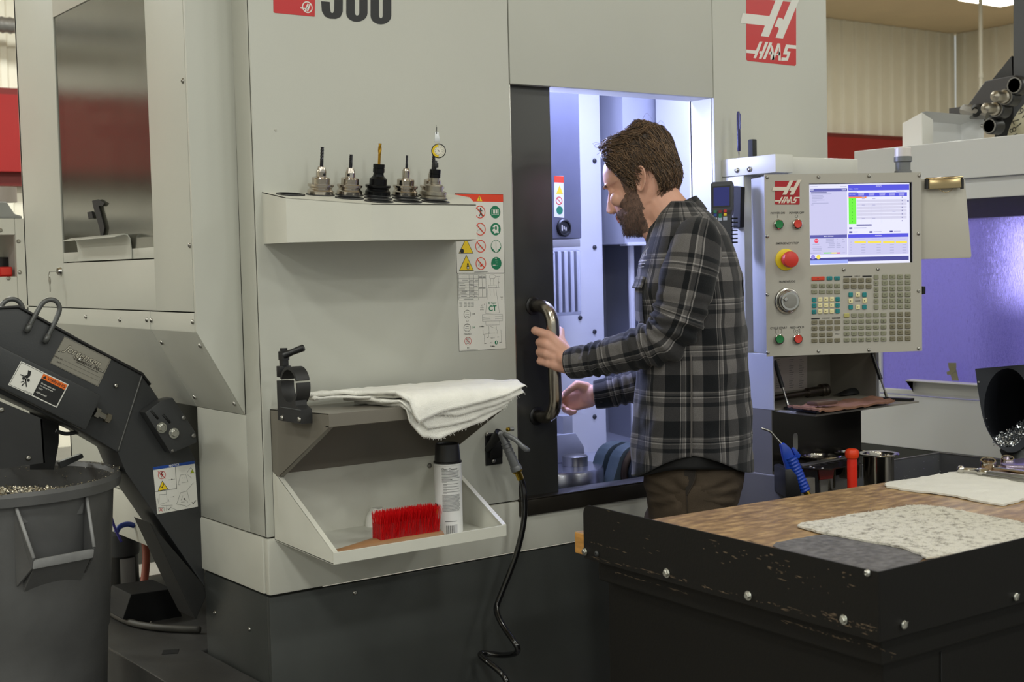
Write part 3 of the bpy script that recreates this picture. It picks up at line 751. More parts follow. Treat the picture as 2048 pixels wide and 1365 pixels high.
t, M = holder(*R0[3], 'black collet chuck holding a long gold coated drill', [(.0222, .039), (.0195, .0415), (.0145, .046), (.0128, .052), (.0135, .056)], [(.0148, .0555), (.0148, .0655), (.0135, .066), (.0135, .0668), (.0148, .0672), (.0148, .0755), (.0138, .0765), (.0060, .0765)], 0, None, DBLK, GOLD, 0)
b = MB(); b.lathe((0, 0, 0), (0, 0, 1), [(.0034, .07), (.0034, .098)], 18); flutes(b, .098, .128, .0046, 1.4, 2); b.v = [M @ v for v in b.v]; b.build('drill', GOLD, t, smooth=35)
holder(*R0[4], 'polished steel tool holder with the thinnest black end mill', nb[:2] + [(.0100, .0425), (.0098, .0615)], [(.0099, .0616), (.0098, .062), (.0070, .0675), (.0040, .068)], 0, (.068, .1, .0031), HSTEEL, CARB, 0)
holder(*R0[5], 'polished steel tool holder half hidden behind the dial indicator', nb + [(.0118, .053)], [(.0119, .0531), (.0118, .0535), (.0082, .0655), (.0050, .066)], 0, (.066, .104, .0044), HSTEEL, CARB, 0)
SATIN = mat('satin_steel', (170, 164, 152), .38, 1.0)
x, y = R1[3]
M = frame((x, y, tz(y) + .003), (0, -math.sin(math.atan(TILT)), math.cos(math.atan(TILT))), (math.cos(.5), math.sin(.5), 0))
t = empty('dial_indicator', (0, 0, 0), 'round yellow and white dial indicator in a satin steel holder, front right of the rack', 'dial indicator', M=M)
def pt(nm, prof, m, par=None, n=36):
    b = MB(); b.lathe((0, 0, 0), (0, 0, 1), prof, n); b.v = [M @ v for v in b.v]; return b.build(nm, m, par or t, smooth=30)
pt('flange', [(.020, -.05), (.0222, -.001), (.0318, 0), (.0318, .006), (.029, .0075), (.0318, .009), (.0318, .0165), (.0225, .017)], SATIN)
pt('body', [(.0222, .0165), (.0222, .0315), (.0205, .0335), (.0112, .036), (.0112, .0385), (.0102, .039), (.0102, .041), (.0112, .0415), (.0112, .052)], SATIN)
pt('collet_nut', [(.0140, .0515), (.0140, .0605), (.0130, .0612), (.0142, .062), (.0142, .0715), (.0130, .0725), (.004, .0725)], DBLK)
q = M @ Vector((0, 0, .0725)); zz = M.to_3x3() @ Vector((0, 0, 1))
b = MB(); b.tube([q, q + zz * .006], .003, 10); b.box(q + Vector((-.005, -.006, .004)), q + Vector((.006, .006, .016)), .001); b.tube([q + zz * .013, q + Vector((.003, 0, .021))], .0035, 10); b.build('stem', BLACK, t, smooth=30)
dc = onD(877, 302, 3.44)
dn = (EYE - dc).normalized(); dn = (dn + Vector((.12, .05, .02))).normalized()
b = MB(); b.lathe(dc - dn * .008, dn, [(.0150, 0), (.0172, .003), (.0185, .009), (.0185, .0125), (.0165, .0135), (.0163, .0115), (0, .0115)], 40); b.build('bezel', BLACK, t, smooth=30)
sh = Sheet(dc + dn * .0038, rt, dn, [WHITEL]); sh.disc(0, 0, .0162, mat('dial_white', (226, 222, 206), .3), n=40)
for i in range(26):
    a0, a1 = PI * .52 + PI * .98 * i / 26, PI * .52 + PI * .98 * (i + 1) / 26
    sh.poly([(.0162 * math.cos(a0), .0162 * math.sin(a0)), (.0162 * math.cos(a1), .0162 * math.sin(a1)), (.0108 * math.cos(a1), .0108 * math.sin(a1)), (.0108 * math.cos(a0), .0108 * math.sin(a0))], YELL, .0002)
for i in range(40):
    a = 2 * PI * i / 40; r_ = .0128 if i % 5 else .0115; sh.line(r_ * math.cos(a), r_ * math.sin(a), .0142 * math.cos(a), .0142 * math.sin(a), .0005, BLACKL, .0004)
for i, q in enumerate(('0', '3', '6', '9', '12', '15', '12', '9', '6', '3')):
    a = PI / 2 - 2 * PI * i / 10; sh.text(q, .0092 * math.cos(a), .0092 * math.sin(a), .0036, BLACKL, .0004)
sh.line(.002, -.002, -.0035, .0045, .0008, BLACKL, .0006); sh.disc(.0005, -.0005, .0012, BLACKL, .0006)
sh.build('dial_face', t)
aa = onD(874, 284, 3.45); ab = onD(873, 264, 3.45)
b = MB(); b.prism([aa - rt * .0065 - dn * .006, aa + rt * .008 - dn * .006, ab + rt * .0052 - dn * .006, ab - rt * .0035 - dn * .006], dn * .007, .0008); b.build('lever_arm', mat('pale_arm', (206, 208, 210), .3, .3), t, smooth=30)
b = MB(); b.lathe(ab + up * -.003 + dn * .0012, dn, [(.0016, 0), (.0016, .001), (0, .001)], 12); b.tube([ab, ab + up * .012 + rt * .0003], .0011, 8); b.tube([ab + up * .012, onD(872.5, 250, 3.45)], .0004, 6); b.build('stylus', DGREY, t, smooth=30)

# ================================================================== work shelf, tray and what lies on them
BROWNM = mat('grey_brown_sheet', (122, 117, 107), .34, .25, bump=.05, bscale=300)
XL, XR, YF = .020, .508, -.30
r = empty('work_shelf', (XL, 0, 1.05), 'grey brown metal shelf bolted to the machine front under the towels', 'shelf')
def zs(Y): return 1.057 - .037 * Y
b = MB(); b.add([(XL, 0, zs(0)), (XR, 0, zs(0)), (XR, YF, zs(YF)), (XL, YF, zs(YF)), (XL, 0, zs(0) - .002), (XR, 0, zs(0) - .002), (XR, YF, zs(YF) - .002), (XL, YF, zs(YF) - .002)], [(0, 1, 2, 3), (4, 7, 6, 5), (0, 4, 5, 1), (1, 5, 6, 2), (2, 6, 7, 3), (3, 7, 4, 0)])
b.build('top', BROWNM, r)
MB().box((XL, YF - .002, zs(YF) - .031), (XR, YF, zs(YF)), .0008).build('front_lip', BROWNM, r)
MB().box((XL, YF, zs(YF) - .031), (XR, YF + .015, zs(YF) - .029)).build('lip_return', BROWNM, r)
for x in (XL, XR - .002):
    MB().prism([(x, -.0005, zs(0)), (x, YF, zs(YF)), (x, YF, zs(YF) - .031), (x, -.030, .892), (x, -.0005, .904)], (.002, 0, 0)).build('side_panel', BROWNM, r)
MB().box((XL, -.003, .895), (XR, -.001, zs(0))).build('back_panel', BROWNM, r)
MB().prism([(XL + .002, YF + .002, zs(YF) - .031), (XL + .002, -.032, .890), (XL + .002, -.026, .892), (XL + .002, YF + .008, zs(YF) - .026)], (.012, 0, 0)).build('side_flange', BROWNM, r)

r = empty('parts_tray', (XL, 0, .73), 'light grey open tray with sloped sides under the shelf, holding brush and can', 'tray')
MB().box((XL, -.002, .732), (XR, -.0005, .900)).build('back_panel', PAINTB, r)
MB().add([(XL, 0, .735), (XR, 0, .735), (XR, YF, .7235), (XL, YF, .7235), (XL, 0, .732), (XR, 0, .732), (XR, YF, .7205), (XL, YF, .7205)], [(0, 1, 2, 3), (4, 7, 6, 5), (0, 4, 5, 1), (1, 5, 6, 2), (2, 6, 7, 3), (3, 7, 4, 0)]).build('floor_plate', PAINTB, r)
for x in (XL, XR - .003):
    MB().prism([(x, -.0005, .903), (x, -.033, .893), (x, YF, .7485), (x, YF, .7215), (x, -.0005, .7335)], (.003, 0, 0)).build('side_panel', PAINTB, r)
    x0 = x if x == XL else x - .009
    MB().prism([(x0, -.033, .8935), (x0, YF - .001, .750), (x0, YF - .001, .7475), (x0, -.033, .891)], (.012, 0, 0)).build('side_flange', PAINTB, r)
MB().box((XL, YF - .003, .7205), (XR, YF, .7485), .001).build('front_lip', PAINTB, r)
for y in (930,): screw(r, onY(859, 932, -.0025), (0, -1, 0), .007, GALV)

# towels
CLOTH = mat('white_shop_towel', (244, 242, 234), .95, bump=.9, bscale=420, var=.05, vscale=25, spec=.1)
def nz(x, y, z=0, s=1.0): return noise.noise(Vector((x * s, y * s, z * s)))
def towel(name, px0, px1, back, zoff, hang, label, seed, th=.0045, fr=.006, nu=64, nv=44, parent=None):
    """one folded cloth lying on the shelf and hanging over its lip; hang(u) in metres"""
    rows_t, rows_b = [], []
    a = onZ(px0, 822, 1.068); 
    for j in range(nv):
        t = j / (nv - 1); rt_, rb_ = [], []
        for i in range(nu):
            u = i / (nu - 1); X0 = px0 + (px1 - px0) * u
            bk = back(u); h = max(hang(u), -.9)
            run = (abs(YF) + bk) + .004
            tot = run + h
            s = t * tot
            if s < run: Y = bk - s; z = zs(Y) + zoff
            else:
                e = s - run; ra = .006 + zoff * .85
                if e < ra * 1.57: aa = e / ra; Y = bk - run - ra * math.sin(aa); z = zs(YF) + zoff - ra * (1 - math.cos(aa))
                else: Y = bk - run - ra - .06 * (e - ra * 1.57); z = zs(YF) + zoff - ra - (e - ra * 1.57)
            w = nz(X0 * 9 + seed, s * 9, seed, 1.3) * .006 + nz(X0 * 26, s * 22 + seed, seed, 1.2) * .0022 + nz(X0 * 70, s * 60, seed) * .0009
            edge = min(u, 1 - u) * (px1 - px0)
            X = X0 + nz(s * 14, seed, u) * .006
            p = Vector((X, Y, z + abs(w) * .9))
            if s >= run: p.z -= abs(w) * .9; p.y -= abs(w) * .7 + .0015 * (1 + math.sin(X0 * 55 + s * 20))
            tk = th * (1.0 + .9 * math.exp(-(edge / .006) ** 2)) * (1 + .5 * math.exp(-((1 - t) * tot / .007) ** 2))
            nrm = Vector((0, -1, .15)) if s >= run else Vector((0, 0, 1))
            rt_.append(p + nrm * tk * .5); rb_.append(p - nrm * tk * .5)
        rows_t.append(rt_); rows_b.append(rb_)
    b = MB(); b.grid(rows_t); b.grid(rows_b)
    n = nu * nv
    rim = [j * nu for j in range(nv)] + [(nv - 1) * nu + i for i in range(1, nu)] + [j * nu + nu - 1 for j in range(nv - 2, -1, -1)] + [i for i in range(nu - 2, 0, -1)]
    for k in range(len(rim)):
        p, q = rim[k], rim[(k + 1) % len(rim)]; b.f.append((p, q, q + n, p + n)); b.m.append(0)
    # frayed threads on the hem
    for k in range(60):
        i = random.randrange(nu); p = rows_t[-1][i]; q = p + Vector((random.uniform(-.004, .004), random.uniform(-.003, 0), random.uniform(-.007, -.001)))
        b.tube([p, (p + q) / 2 + Vector((.001, 0, 0)), q], .00035, 3, caps=False)
    o = b.build(name, CLOTH, parent, smooth=True)
    return tag(o, label, 'towel', 'shop towels on the shelf')
X = lambda px: onY(px, 820, YF).x
def curve(*pts):
    def f(u):
        for (a, v), (c, w) in zip(pts, pts[1:]):
            if u <= c: return v + (w - v) * (u - a) / max(c - a, 1e-6)
        return pts[-1][1]
    return f
towel('shop_towel', .205, .535, lambda u: -.09, .005, curve((0, -.03), (.05, .045), (.16, .084), (.3, .094), (.45, .080), (.7, .062), (.9, .034), (1, .0)), 'lowest white shop towel hanging furthest below the shelf lip', 11.3)
towel('shop_towel', .185, .545, lambda u: -.07, .013, curve((0, -.05), (.08, .02), (.22, .078), (.4, .076), (.6, .066), (.85, .042), (1, .015)), 'white shop towel second from the bottom of the shelf stack', 5.1)
towel('shop_towel', .10, .553, lambda u: -.055 - .015 * math.sin(3 * u), .022, curve((0, -.22), (.18, -.10), (.3, -.01), (.36, .055), (.55, .066), (.8, .050), (1, .026)), 'white shop towel in the middle of the shelf stack', 8.7)
towel('shop_towel', .030, .556, lambda u: -.06 + .02 * math.sin(PI * u), .032, curve((0, -.27), (.12, -.235), (.28, -.12), (.335, -.01), (.355, .055), (.375, .088), (.42, .080), (.5, .068), (.7, .056), (.88, .042), (1, .020)), 'top white shop towel with a folded hem and a corner dropping over the lip', 2.2, th=.007)

# counter brush in the tray
r = empty('counter_brush', (.25, -.25, .73), 'wooden counter brush with bright red bristles lying in the tray', 'brush')
WOOD = mat('brush_wood', (150, 112, 76), .5, var=.15, vscale=30, aniso=(.3, 3, 3), bump=.1, bscale=90)
def fz(Y): return .735 + .0385 * Y
yb = -.245
xa = onY(752, 1080, yb).x; xb = onY(871, 1062, yb).x; xt = onY(668, 1103, -.285).x
zw = fz(yb) + .012
b = MB(); rows = []
for i in range(25):
    t = i / 24; x = xt + (xb + .008 - xt) * t
    w = .010 + .020 * min(1, (t / .42)) ** 1.4 if t < .42 else .030 - .003 * (t > .96)
    yc = -.282 + (yb + .282) * min(1, t / .4); zc = zw + .004; h = .008 + .003 * min(1, t / .4)
    rows.append([Vector((x, yc + w * math.cos(a), zc + h * math.sin(a))) for a in [2 * PI * k / 16 for k in range(16)]])
b.grid(rows, closed=True); n = len(b.v); b.f += [tuple(range(16)), tuple(range(n - 16, n))]; b.m += [0, 0]
b.build('handle', WOOD, r, smooth=50)
RB = mat('red_bristle', (216, 16, 22), .38)
b = MB(); random.seed(3)
for i in range(34):
    for j in range(6):
        for k in range(9):
            x = xa + (xb - xa) * (i + .5) / 34; y = yb - .020 + .040 * (j + .5) / 6
            p = Vector((x + random.gauss(0, .0012), y + random.gauss(0, .0012), zw + .010)); l = random.uniform(.060, .069)
            q = p + Vector((random.gauss(.003, .0035), random.gauss(0, .004) + (.5 - (j + .5) / 6) * -.012, l))
            b.tube([p, p.lerp(q, .55) + Vector((0, 0, .002)), q], .00045, 3, caps=False)
tag(b.build('bristles', RB, r, recalc=False), kind='stuff')
b = MB(); b.box((xa + .002, yb - .018, zw + .004), (xb - .002, yb + .018, zw + .050)); b.build('bristle_core', mat('red_bristle_core', (150, 10, 14), .7), r)
# little white roll behind it
p = onZ(742, 1058, .7275)
b = MB(); rows = []
for i in range(13):
    t = i / 12; rr = .024 * (1 - .5 * max(0, t - .6) ** 2 * 4)
    rows.append([Vector((p.x + .02 + .034 * math.cos(a) * (1 - .55 * t * t), p.y + rr * math.sin(a), .7335 + .046 * t + .004 * nz(a, t * 3, 1))) for a in [2 * PI * k / 20 for k in range(20)]])
b.grid(rows, closed=True); n = len(b.v); b.f += [tuple(range(n - 20, n)), tuple(range(20))]; b.m += [0, 0]
tag(b.build('cloth_wad', CLOTH, smooth=50), 'small off white cloth wad behind the red brush', 'cloth')

# spray can
cp = onZ(899, 1066, fz(-.215)); cp = Vector((cp.x, cp.y, fz(cp.y) + .0005))
r = empty('spray_can', cp, 'white spray can with black cap and small print standing in the tray', 'spray can')
CANW = mat('can_white', (226, 226, 224), .3)
RC = .0345; HC = .176
b = MB(); b.lathe(cp, (0, 0, 1), [(RC - .002, 0), (RC, .003), (RC, HC - .004), (RC + .0008, HC - .003), (RC + .0008, HC), (RC - .003, HC + .004), (0, HC + .004)], 40); b.build('body', CANW, r, smooth=30)
b = MB(); b.lathe(cp, (0, 0, 1), [(RC + .0012, HC + .001), (RC + .0012, HC + .005), (RC - .0015, HC + .006), (RC - .0045, HC + .048), (RC - .0065, HC + .050), (RC - .0075, HC + .046), (.0, HC + .044)], 40); b.build('cap', BLACK, r, smooth=30)
va = math.atan2(EYE.y - cp.y, EYE.x - cp.x)
class Can:
    def __init__(s): s.b = MB(); s.mats = []
    def strip(s, a0, a1, z0, z1, m, lift=.0003):
        if m not in s.mats: s.mats.append(m)
        s.b.mat(s.mats.index(m)); n = max(1, int(abs(a1 - a0) / .12)); R_ = RC + lift
        for i in range(n):
            p, q = a0 + (a1 - a0) * i / n, a0 + (a1 - a0) * (i + 1) / n
            s.b.add([cp + Vector((R_ * math.cos(va + t), R_ * math.sin(va + t), z)) for t, z in ((p, z0), (q, z0), (q, z1), (p, z1))], [(0, 1, 2, 3)])
    def text(s, t, a0, z, size, m):
        if m not in s.mats: s.mats.append(m)
        s.b.mat(s.mats.index(m)); vs, fs = text_geo(t, size, .012, 0, 'LEFT', 1.0); R_ = RC + .0003
        s.b.add([cp + Vector((R_ * math.cos(va + a0 + x / RC), R_ * math.sin(va + a0 + x / RC), z + y)) for x, y in vs], fs)
cn = Can(); random.seed(5)
pxz = lambda y: HC * (1 - (y - 345) / 915.0)
cn.text('Glass Cleaner', -.48, pxz(405), .0075, BLACKL)
for y in list(range(435, 530, 15)) + [560, 575] + [600, 612, 637, 650, 672, 686, 705, 720] + list(range(745, 965, 11)):
    a1 = .98 - random.random() * .15 if y not in (515, 575, 612, 650, 686, 720) else -.1
    cn.strip(-.46 if y < 590 or y > 740 else -.38, a1, pxz(y), pxz(y) + (.0011 if y < 740 else .0009), GREYL)
cn.strip(-.46, .3, pxz(545), pxz(545) + .0018, BLACKL)
cn.strip(-.3, .6, pxz(1092), pxz(1092) + .0014, GREYL)
for i in range(13):
    a = -.22 + .045 * i; cn.strip(a, a + (.012 if i % 3 else .028), pxz(1255), pxz(1140), BLACKL)
cn.strip(.37, .62, pxz(1250), pxz(1130), mat('pale_grey_print', (190, 190, 192), .4))
cn.strip(-1.45, -.93, pxz(1112), pxz(930), mat('olive_yellow_print', (190, 170, 30), .4)); cn.strip(-1.45, -.93, pxz(930), pxz(862), BLACKL)
for y in (1150, 1200, 1225): cn.strip(-1.3, -.72, pxz(y), pxz(y) + .0022, GREYL)
cn.b.build('label_print', cn.mats, r, recalc=False)

# ring clamp at the left end of the shelf
xc = XL - .030
r = empty('ring_clamp', (xc, -.06, 1.03), 'black ring clamp bracket with a lever bolted to the shelf end', 'clamp')
f = lambda x, y: onX(x, y, xc)
cc = f(577, 773); ri = .0385; ro = .0455
pts = []
pl, pr = f(559, 800).y, f(603, 800).y
z0 = f(580, 845).z; z1 = f(580, 822).z
b = MB()
def ringprism(b, a0, a1, x0, x1, n=26):
    rows = []
    for i in range(n + 1):
        a = a0 + (a1 - a0) * i / n; c, s_ = math.cos(a), math.sin(a)
        rows.append([Vector((x0, cc.y + ri * c, cc.z + ri * s_)), Vector((x0, cc.y + ro * c, cc.z + ro * s_)), Vector((x1, cc.y + ro * c, cc.z + ro * s_)), Vector((x1, cc.y + ri * c, cc.z + ri * s_))])
    b.grid(rows, closed=True); m = len(b.v); b.f += [(m - 4, m - 3, m - 2, m - 1), (m - 4 * n - 4, m - 4 * n - 3, m - 4 * n - 2, m - 4 * n - 1)]; b.m += [b.mi] * 2
gz = .006
a_s = math.asin((.016) / ro)
CB = mat('clamp_black', (38, 38, 38), .5)
ringprism(b, a_s + .0, PI - a_s, xc, xc + .034); b.build('upper_half', CB, r, smooth=40)
b = MB(); ringprism(b, PI - a_s + .13, 2 * PI + a_s - .13, xc, xc + .034)
b.prism([(xc, cc.y + ro * .98, cc.z + .010), (xc, cc.y + ro + .016, cc.z + .010), (xc, cc.y + ro + .016, z0), (xc, cc.y - ro - .012, z0), (xc, cc.y - ro - .012, z1 + .006), (xc, cc.y - ro * .75, z1 + .014), (xc, cc.y - ro * .72, cc.z - ro * .70)] + [(xc, cc.y + ro * math.cos(a), cc.z + ro * math.sin(a)) for a in [-2.2 + 2.15 * i / 10 for i in range(11)]], (.029, 0, 0))
b.build('lower_half', CB, r, smooth=30)
b = MB(); b.box((xc, cc.y + ro * .92, cc.z + .018), (xc + .030, cc.y + ro + .016, cc.z + .045), .002); b.lathe((xc + .015, cc.y + ro + .004, cc.z + .045), (0, 0, 1), [(.011, 0), (.011, .014), (.013, .014), (.013, .034), (.009, .036), (.009, .042), (0, .042)], 16)
b.build('clamp_lug', BLACK, r, smooth=30)
la = Vector((xc + .012, cc.y + ro - .002, cc.z + .070)); lb = onX(611, 719, xc - .0) ; lb = la + (onD(611, 719, 3.25) - onD(570, 735, 3.25)) 
b = MB(); b.tube([la, la.lerp(lb, .4), la.lerp(lb, .95), lb], [.010, .0075, .0085, .006], 12); b.build('lever', BLACK, r, smooth=40)
for (x, y) in ((565, 836), (599.5, 839.5)): screw(r, f(x, y) + Vector((-.0005, 0, 0)), (-1, 0, 0), .0062)
b = MB(); b.box((xc - .0012, pr + .006, f(580, 818).z), (xc + .001, pl - .002, f(580, 818).z + .0012)); b.build('groove_edge', GREYL, r)

# air nozzle holder, nozzle and coiled hose
r = empty('nozzle_holder', onY(986, 898, 0), 'black plate with a cone socket on the machine front beside the door', 'holder')
sh = FR([BLACK]); f = lambda x, y, d=0: onY(x, y, d)
c4 = [f(969, 868), f(1002, 864), f(1003, 928), f(971, 932)]
zc0, zc1 = c4[3].z, c4[0].z; xc0, xc1 = c4[0].x, c4[1].x
MB().box((xc0, -.0045, zc0), (xc1, -.0003, zc1), .002).build('plate', BLACK, r)
for (x, y) in ((974.5, 869), (987, 922)): screw(r, f(x, y, -.0048), (0, -1, 0), .0065)
mo = f(1000, 866, -.045)
b = MB(); d = (Vector((.012, -.040, .045))).normalized(); a0 = Vector((mo.x, mo.y, mo.z))
b.lathe(a0, -d, [(.0125, .003), (.0150, 0), (.0150, .002), (.0105, .055), (.008, .070)], 24); b.lathe(a0, -d, [(.0125, .003), (.009, .03), (0, .031)], 24)
b.prism([Vector(q) for q in ((xc0 + .010, -.004, zc0 + .02), (xc1 - .006, -.004, zc0 + .02), (xc1 - .004, -.004, zc1 - .004), (xc0 + .014, -.004, zc1 - .004))], (0, -.010, 0), .002)
b.build('socket', BLACK, r, smooth=35)
NG = mat('nozzle_grey', (118, 119, 120), .35, .2)
r = empty('air_nozzle', f(1010, 880, -.07), 'grey trigger air nozzle with brass fitting and black coiled hose', 'air nozzle')
pN = [f(1002, 868, -.058), f(1009, 882, -.068), f(1020, 908, -.074), f(1031, 934, -.078)]
b = MB(); b.tube(pN, [.0085, .0105, .0120, .0135], 14); b.tube([pN[0], f(998, 874, -.04), f(993, 884, -.02)], [.008, .006, .005], 12); b.lathe(pN[3], (pN[3] - pN[2]), [(.0135, -.004), (.016, 0), (.016, .010), (.013, .012)], 12); b.build('handle', NG, r, smooth=40)
for i in range(6):
    q = pN[1].lerp(pN[3], .1 + .14 * i); b = MB(); b.lathe(q + Vector((0, 0, 0)), (pN[3] - pN[1]), [(.0125, -.002), (.0135, 0), (.0125, .002)], 14); b.build('grip_rib', NG, r, smooth=40)
b = MB(); pl = [f(1008, 868, -.07), f(1018, 873, -.085), f(1032, 881, -.10), f(1044, 893, -.107), f(1052, 899, -.109), f(1058, 901, -.109)]
b.tube(pl, [.006, .0075, .0065, .007, .0078, .005], 12); b.build('trigger_lever', mat('lever_grey', (140, 142, 144), .3, .3), r, smooth=True)
b = MB(); q = f(1017, 859, -.06); b.tube([q, q + Vector((.014, -.004, 0))], [.006, .006], 8); b.build('adjuster', NG, r, smooth=30)
b = MB(); q = f(1014, 860, -.066); b.lathe(q, (.3, -.9, .2), [(.0055, 0), (.0055, .008), (.003, .009), (0, .009)], 12); b.build('brass_pin', mat('brass', (198, 164, 62), .25, 1.0), r, smooth=30)
pB = [f(1033, 938, -.079), f(1036.5, 945, -.080), f(1042, 960, -.081)]
dB = (pB[2] - pB[0]).normalized()
b = MB(); b.lathe(pB[0], dB, [(.013, 0), (.0145, .002), (.0145, .009), (.012, .010), (.0098, .012), (.0098, .032), (.007, .033)], 12); b.build('brass_fitting', mat('brass', (198, 164, 62), .25, 1.0), r, smooth=30)
HP = [(1042, 958, -.081), (1046, 972, -.083), (1049, 1000, -.088), (1049, 1030, -.09), (1044, 1065, -.088), (1034, 1105, -.08), (1020, 1145, -.07), (1005, 1182, -.06), (995, 1208, -.055), (993, 1222, -.06), (999, 1240, -.075), (1012, 1262, -.10), (1025, 1280, -.125), (1034, 1294, -.14), (1035, 1303, -.135), (1026, 1309, -.11), (1005, 1311, -.07), (982, 1309, -.04), (966, 1307, -.03), (961, 1311, -.034), (972, 1322, -.055), (990, 1336, -.08), (1004, 1349, -.10), (1012, 1362, -.115), (1016, 1380, -.12), (1010, 1400, -.10)]
P3 = [f(*q) for q in HP]
def smooth_path(P, k=6):
    out = []
    for i in range(len(P) - 1):
        p0 = P[max(i - 1, 0)]; p1 = P[i]; p2 = P[i + 1]; p3 = P[min(i + 2, len(P) - 1)]
        for j in range(k):
            t = j / k; t2 = t * t; t3 = t2 * t
            out.append(.5 * ((2 * p1) + (p2 - p0) * t + (2 * p0 - 5 * p1 + 4 * p2 - p3) * t2 + (3 * p1 - p0 - 3 * p2 + p3) * t3))
    out.append(P[-1]); return out
b = MB(); b.tube(smooth_path(P3), .0082, 12); b.build('hose', mat('hose_black', (20, 20, 21), .16, coat=.5), r, smooth=True)

# ================================================================== chip conveyor on the left
YC, YC2 = .40, .56
g = lambda x, y, d=YC: onY(x, y, d)
r = empty('chip_conveyor', (-.2, YC, .9), 'dark grey sloped chip conveyor rising out of the machine side above the bin', 'conveyor')
side = [(-60, 622), (38, 616), (165, 687), (283, 750), (300, 772), (372, 880), (398, 935), (411, 1190), (407, 1172), (252, 946), (235, 905), (172, 868), (-60, 760)]
P = [g(*q) for q in side]
b = MB(); b.prism(P, (0, YC2 - YC, 0), .003); b.build('body', DGREY, r, smooth=30)
# folded top edge and weld line
b = MB(); b.tube([g(-60, 619, YC - .002), g(38, 614, YC - .002), g(165, 685, YC - .002), g(284, 748, YC - .002), g(300, 770, YC - .002)], .004, 6); b.build('edge_bead', BLACK, r, smooth=True)
b = MB(); n = 40
q0, q1 = g(284, 752, YC - .001), g(236, 903, YC - .001)
b.tube([q0.lerp(q1, i / n) for i in range(n + 1)], [.0022 if i % 2 else .0030 for i in range(n + 1)], 6); b.build('weld_seam', mat('weld_grey', (96, 96, 94), .4, .4), r, smooth=True)
b = MB(); b.prism([g(*q, YC - .004) for q in ((300, 1046), (407, 1170), (413, 1192), (392, 1240), (372, 1200))], (0, .12, 0), .002); b.build('underside_pan', mat('dark_pan', (34, 34, 33), .5, var=.2, vscale=9), r)
b = MB(); b.prism([g(*q, .60) for q in ((60, 800), (118, 850), (118, 885), (108, 940), (60, 940))], (0, .006, 0)); b.build('rear_chute_plate', mat('chute_black', (40, 40, 40), .45, var=.2), r)
b = MB(); b.prism([g(*q, .59) for q in ((118, 925), (165, 908), (168, 916), (122, 938))], (0, .02, 0), .002); b.build('rear_bracket', mat('bracket_grey', (84, 86, 86), .45, .3), r); b = MB(); b.tube(smooth_path([g(112, 862, .5), g(130, 868, .5), g(150, 866, .5), g(168, 862, .5)], 5), .005, 8); b.build('rear_cable', mat('bracket_grey', (84, 86, 86), .45, .3), r)
# guard box with the hex bolt
YG = YC - .055
b = MB(); b.prism([g(*q, YG) for q in ((-60, 662), (0, 692), (204, 792), (171, 862), (0, 775), (-60, 745))], (0, .056, 0), .006); gd = b.build('guard_box', DGREY, r, smooth=40)
bx = g(196, 828, YG + .028); ba = (g(204, 792, YG) - g(0, 692, YG)).normalized()
b = MB(); b.lathe(bx - ba * .01, ba, [(.0135, 0), (.0135, .012), (.0075, .0125), (.0075, .034)], 6); b.build('bolt_shank', STEEL, gd, smooth=30)
b = MB(); b.lathe(bx + ba * .022, ba, [(.0125, 0), (.0125, .012), (.010, .014), (0, .014)], 6); b.build('bolt_head', mat('worn_steel', (158, 152, 138), .35, 1.0), gd, smooth=30)
for (x, y) in ((160, 720), (232, 772)):
    screw(r, g(x, y, YC - .004), (0, -1, 0), .006)
# U bolts
def ubolt(pts, d):
    b = MB(); b.tube(smooth_path([g(x, y, dd) for x, y, dd in pts], 5), .0062, 10)
    for k in (0, -1):
        q = g(*pts[k]); w = g(*(pts[1] if k == 0 else pts[-2])); dr = (w - q).normalized()
        b.tube([q - dr * .004, q + dr * .018], .0075, 8)
    o = b.build('lifting_eye', mat('u_bolt_grey', (92, 93, 92), .35, .4), r, smooth=True)
ubolt([(54, 662, YC - .008), (70, 632, YC - .012), (84, 608, YC - .012), (98, 600, YC - .012), (112, 603, YC - .012), (119, 615, YC - .012), (116, 630, YC - .012), (104, 657, YC - .012), (91, 683, YC - .008)], 0)
ubolt([(-8, 640, YC + .06), (3, 612, YC + .06), (14, 601, YC + .06), (28, 599, YC + .06), (40, 606, YC + .06), (46, 622, YC + .06), (38, 645, YC + .06)], 0)
# slotted bracket
b = MB(); yk = YC - .045
b.prism([g(*q, yk) for q in ((290, 826), (322, 802), (346, 796), (392, 866), (394, 886), (342, 908))], (0, .045, 0), .003); br = b.build('bracket', DGREY, r, smooth=30)
for (x, y) in ((323, 856), (347.5, 867)): screw(br, g(x, y, yk - .001), (0, -1, 0), .0095, mat('zinc', (190, 190, 184), .25, 1.0), 'bolt', 'hex')
for q in (((302, 822), (316, 838)), ((326, 830), (340, 846))):
    b = MB(); b.tube([g(*q[0], yk - .0002), g(*q[1], yk - .0002)], .0032, 8); b.build('slot', BLACKM, br, smooth=True)
for (x, y) in ((367, 836), (387, 872)): screw(br, g(x, y, yk - .002), (0, -1, 0), .006, GALV)
screw(br, g(345, 902, yk - .001), (0, -1, 0), .004, GALV)
# discharge chute above the can
b = MB(); b.prism([g(*q, .30) for q in ((-80, 770), (84, 838), (90, 926), (-80, 950))], (0, .004, 0)); b.prism([g(84, 838, .30), g(90, 926, .30), g(90, 926, .30) + Vector((0, .40, 0)), g(84, 838, .30) + Vector((0, .40, 0))], (-.004, 0, 0)); b.build('discharge_chute', mat('chute_black', (40, 40, 40), .45, var=.2), r)
for (x, y) in ((57, 917), (3, 820)): screw(r, g(x, y, .2990), (0, -1, 0), .0065)
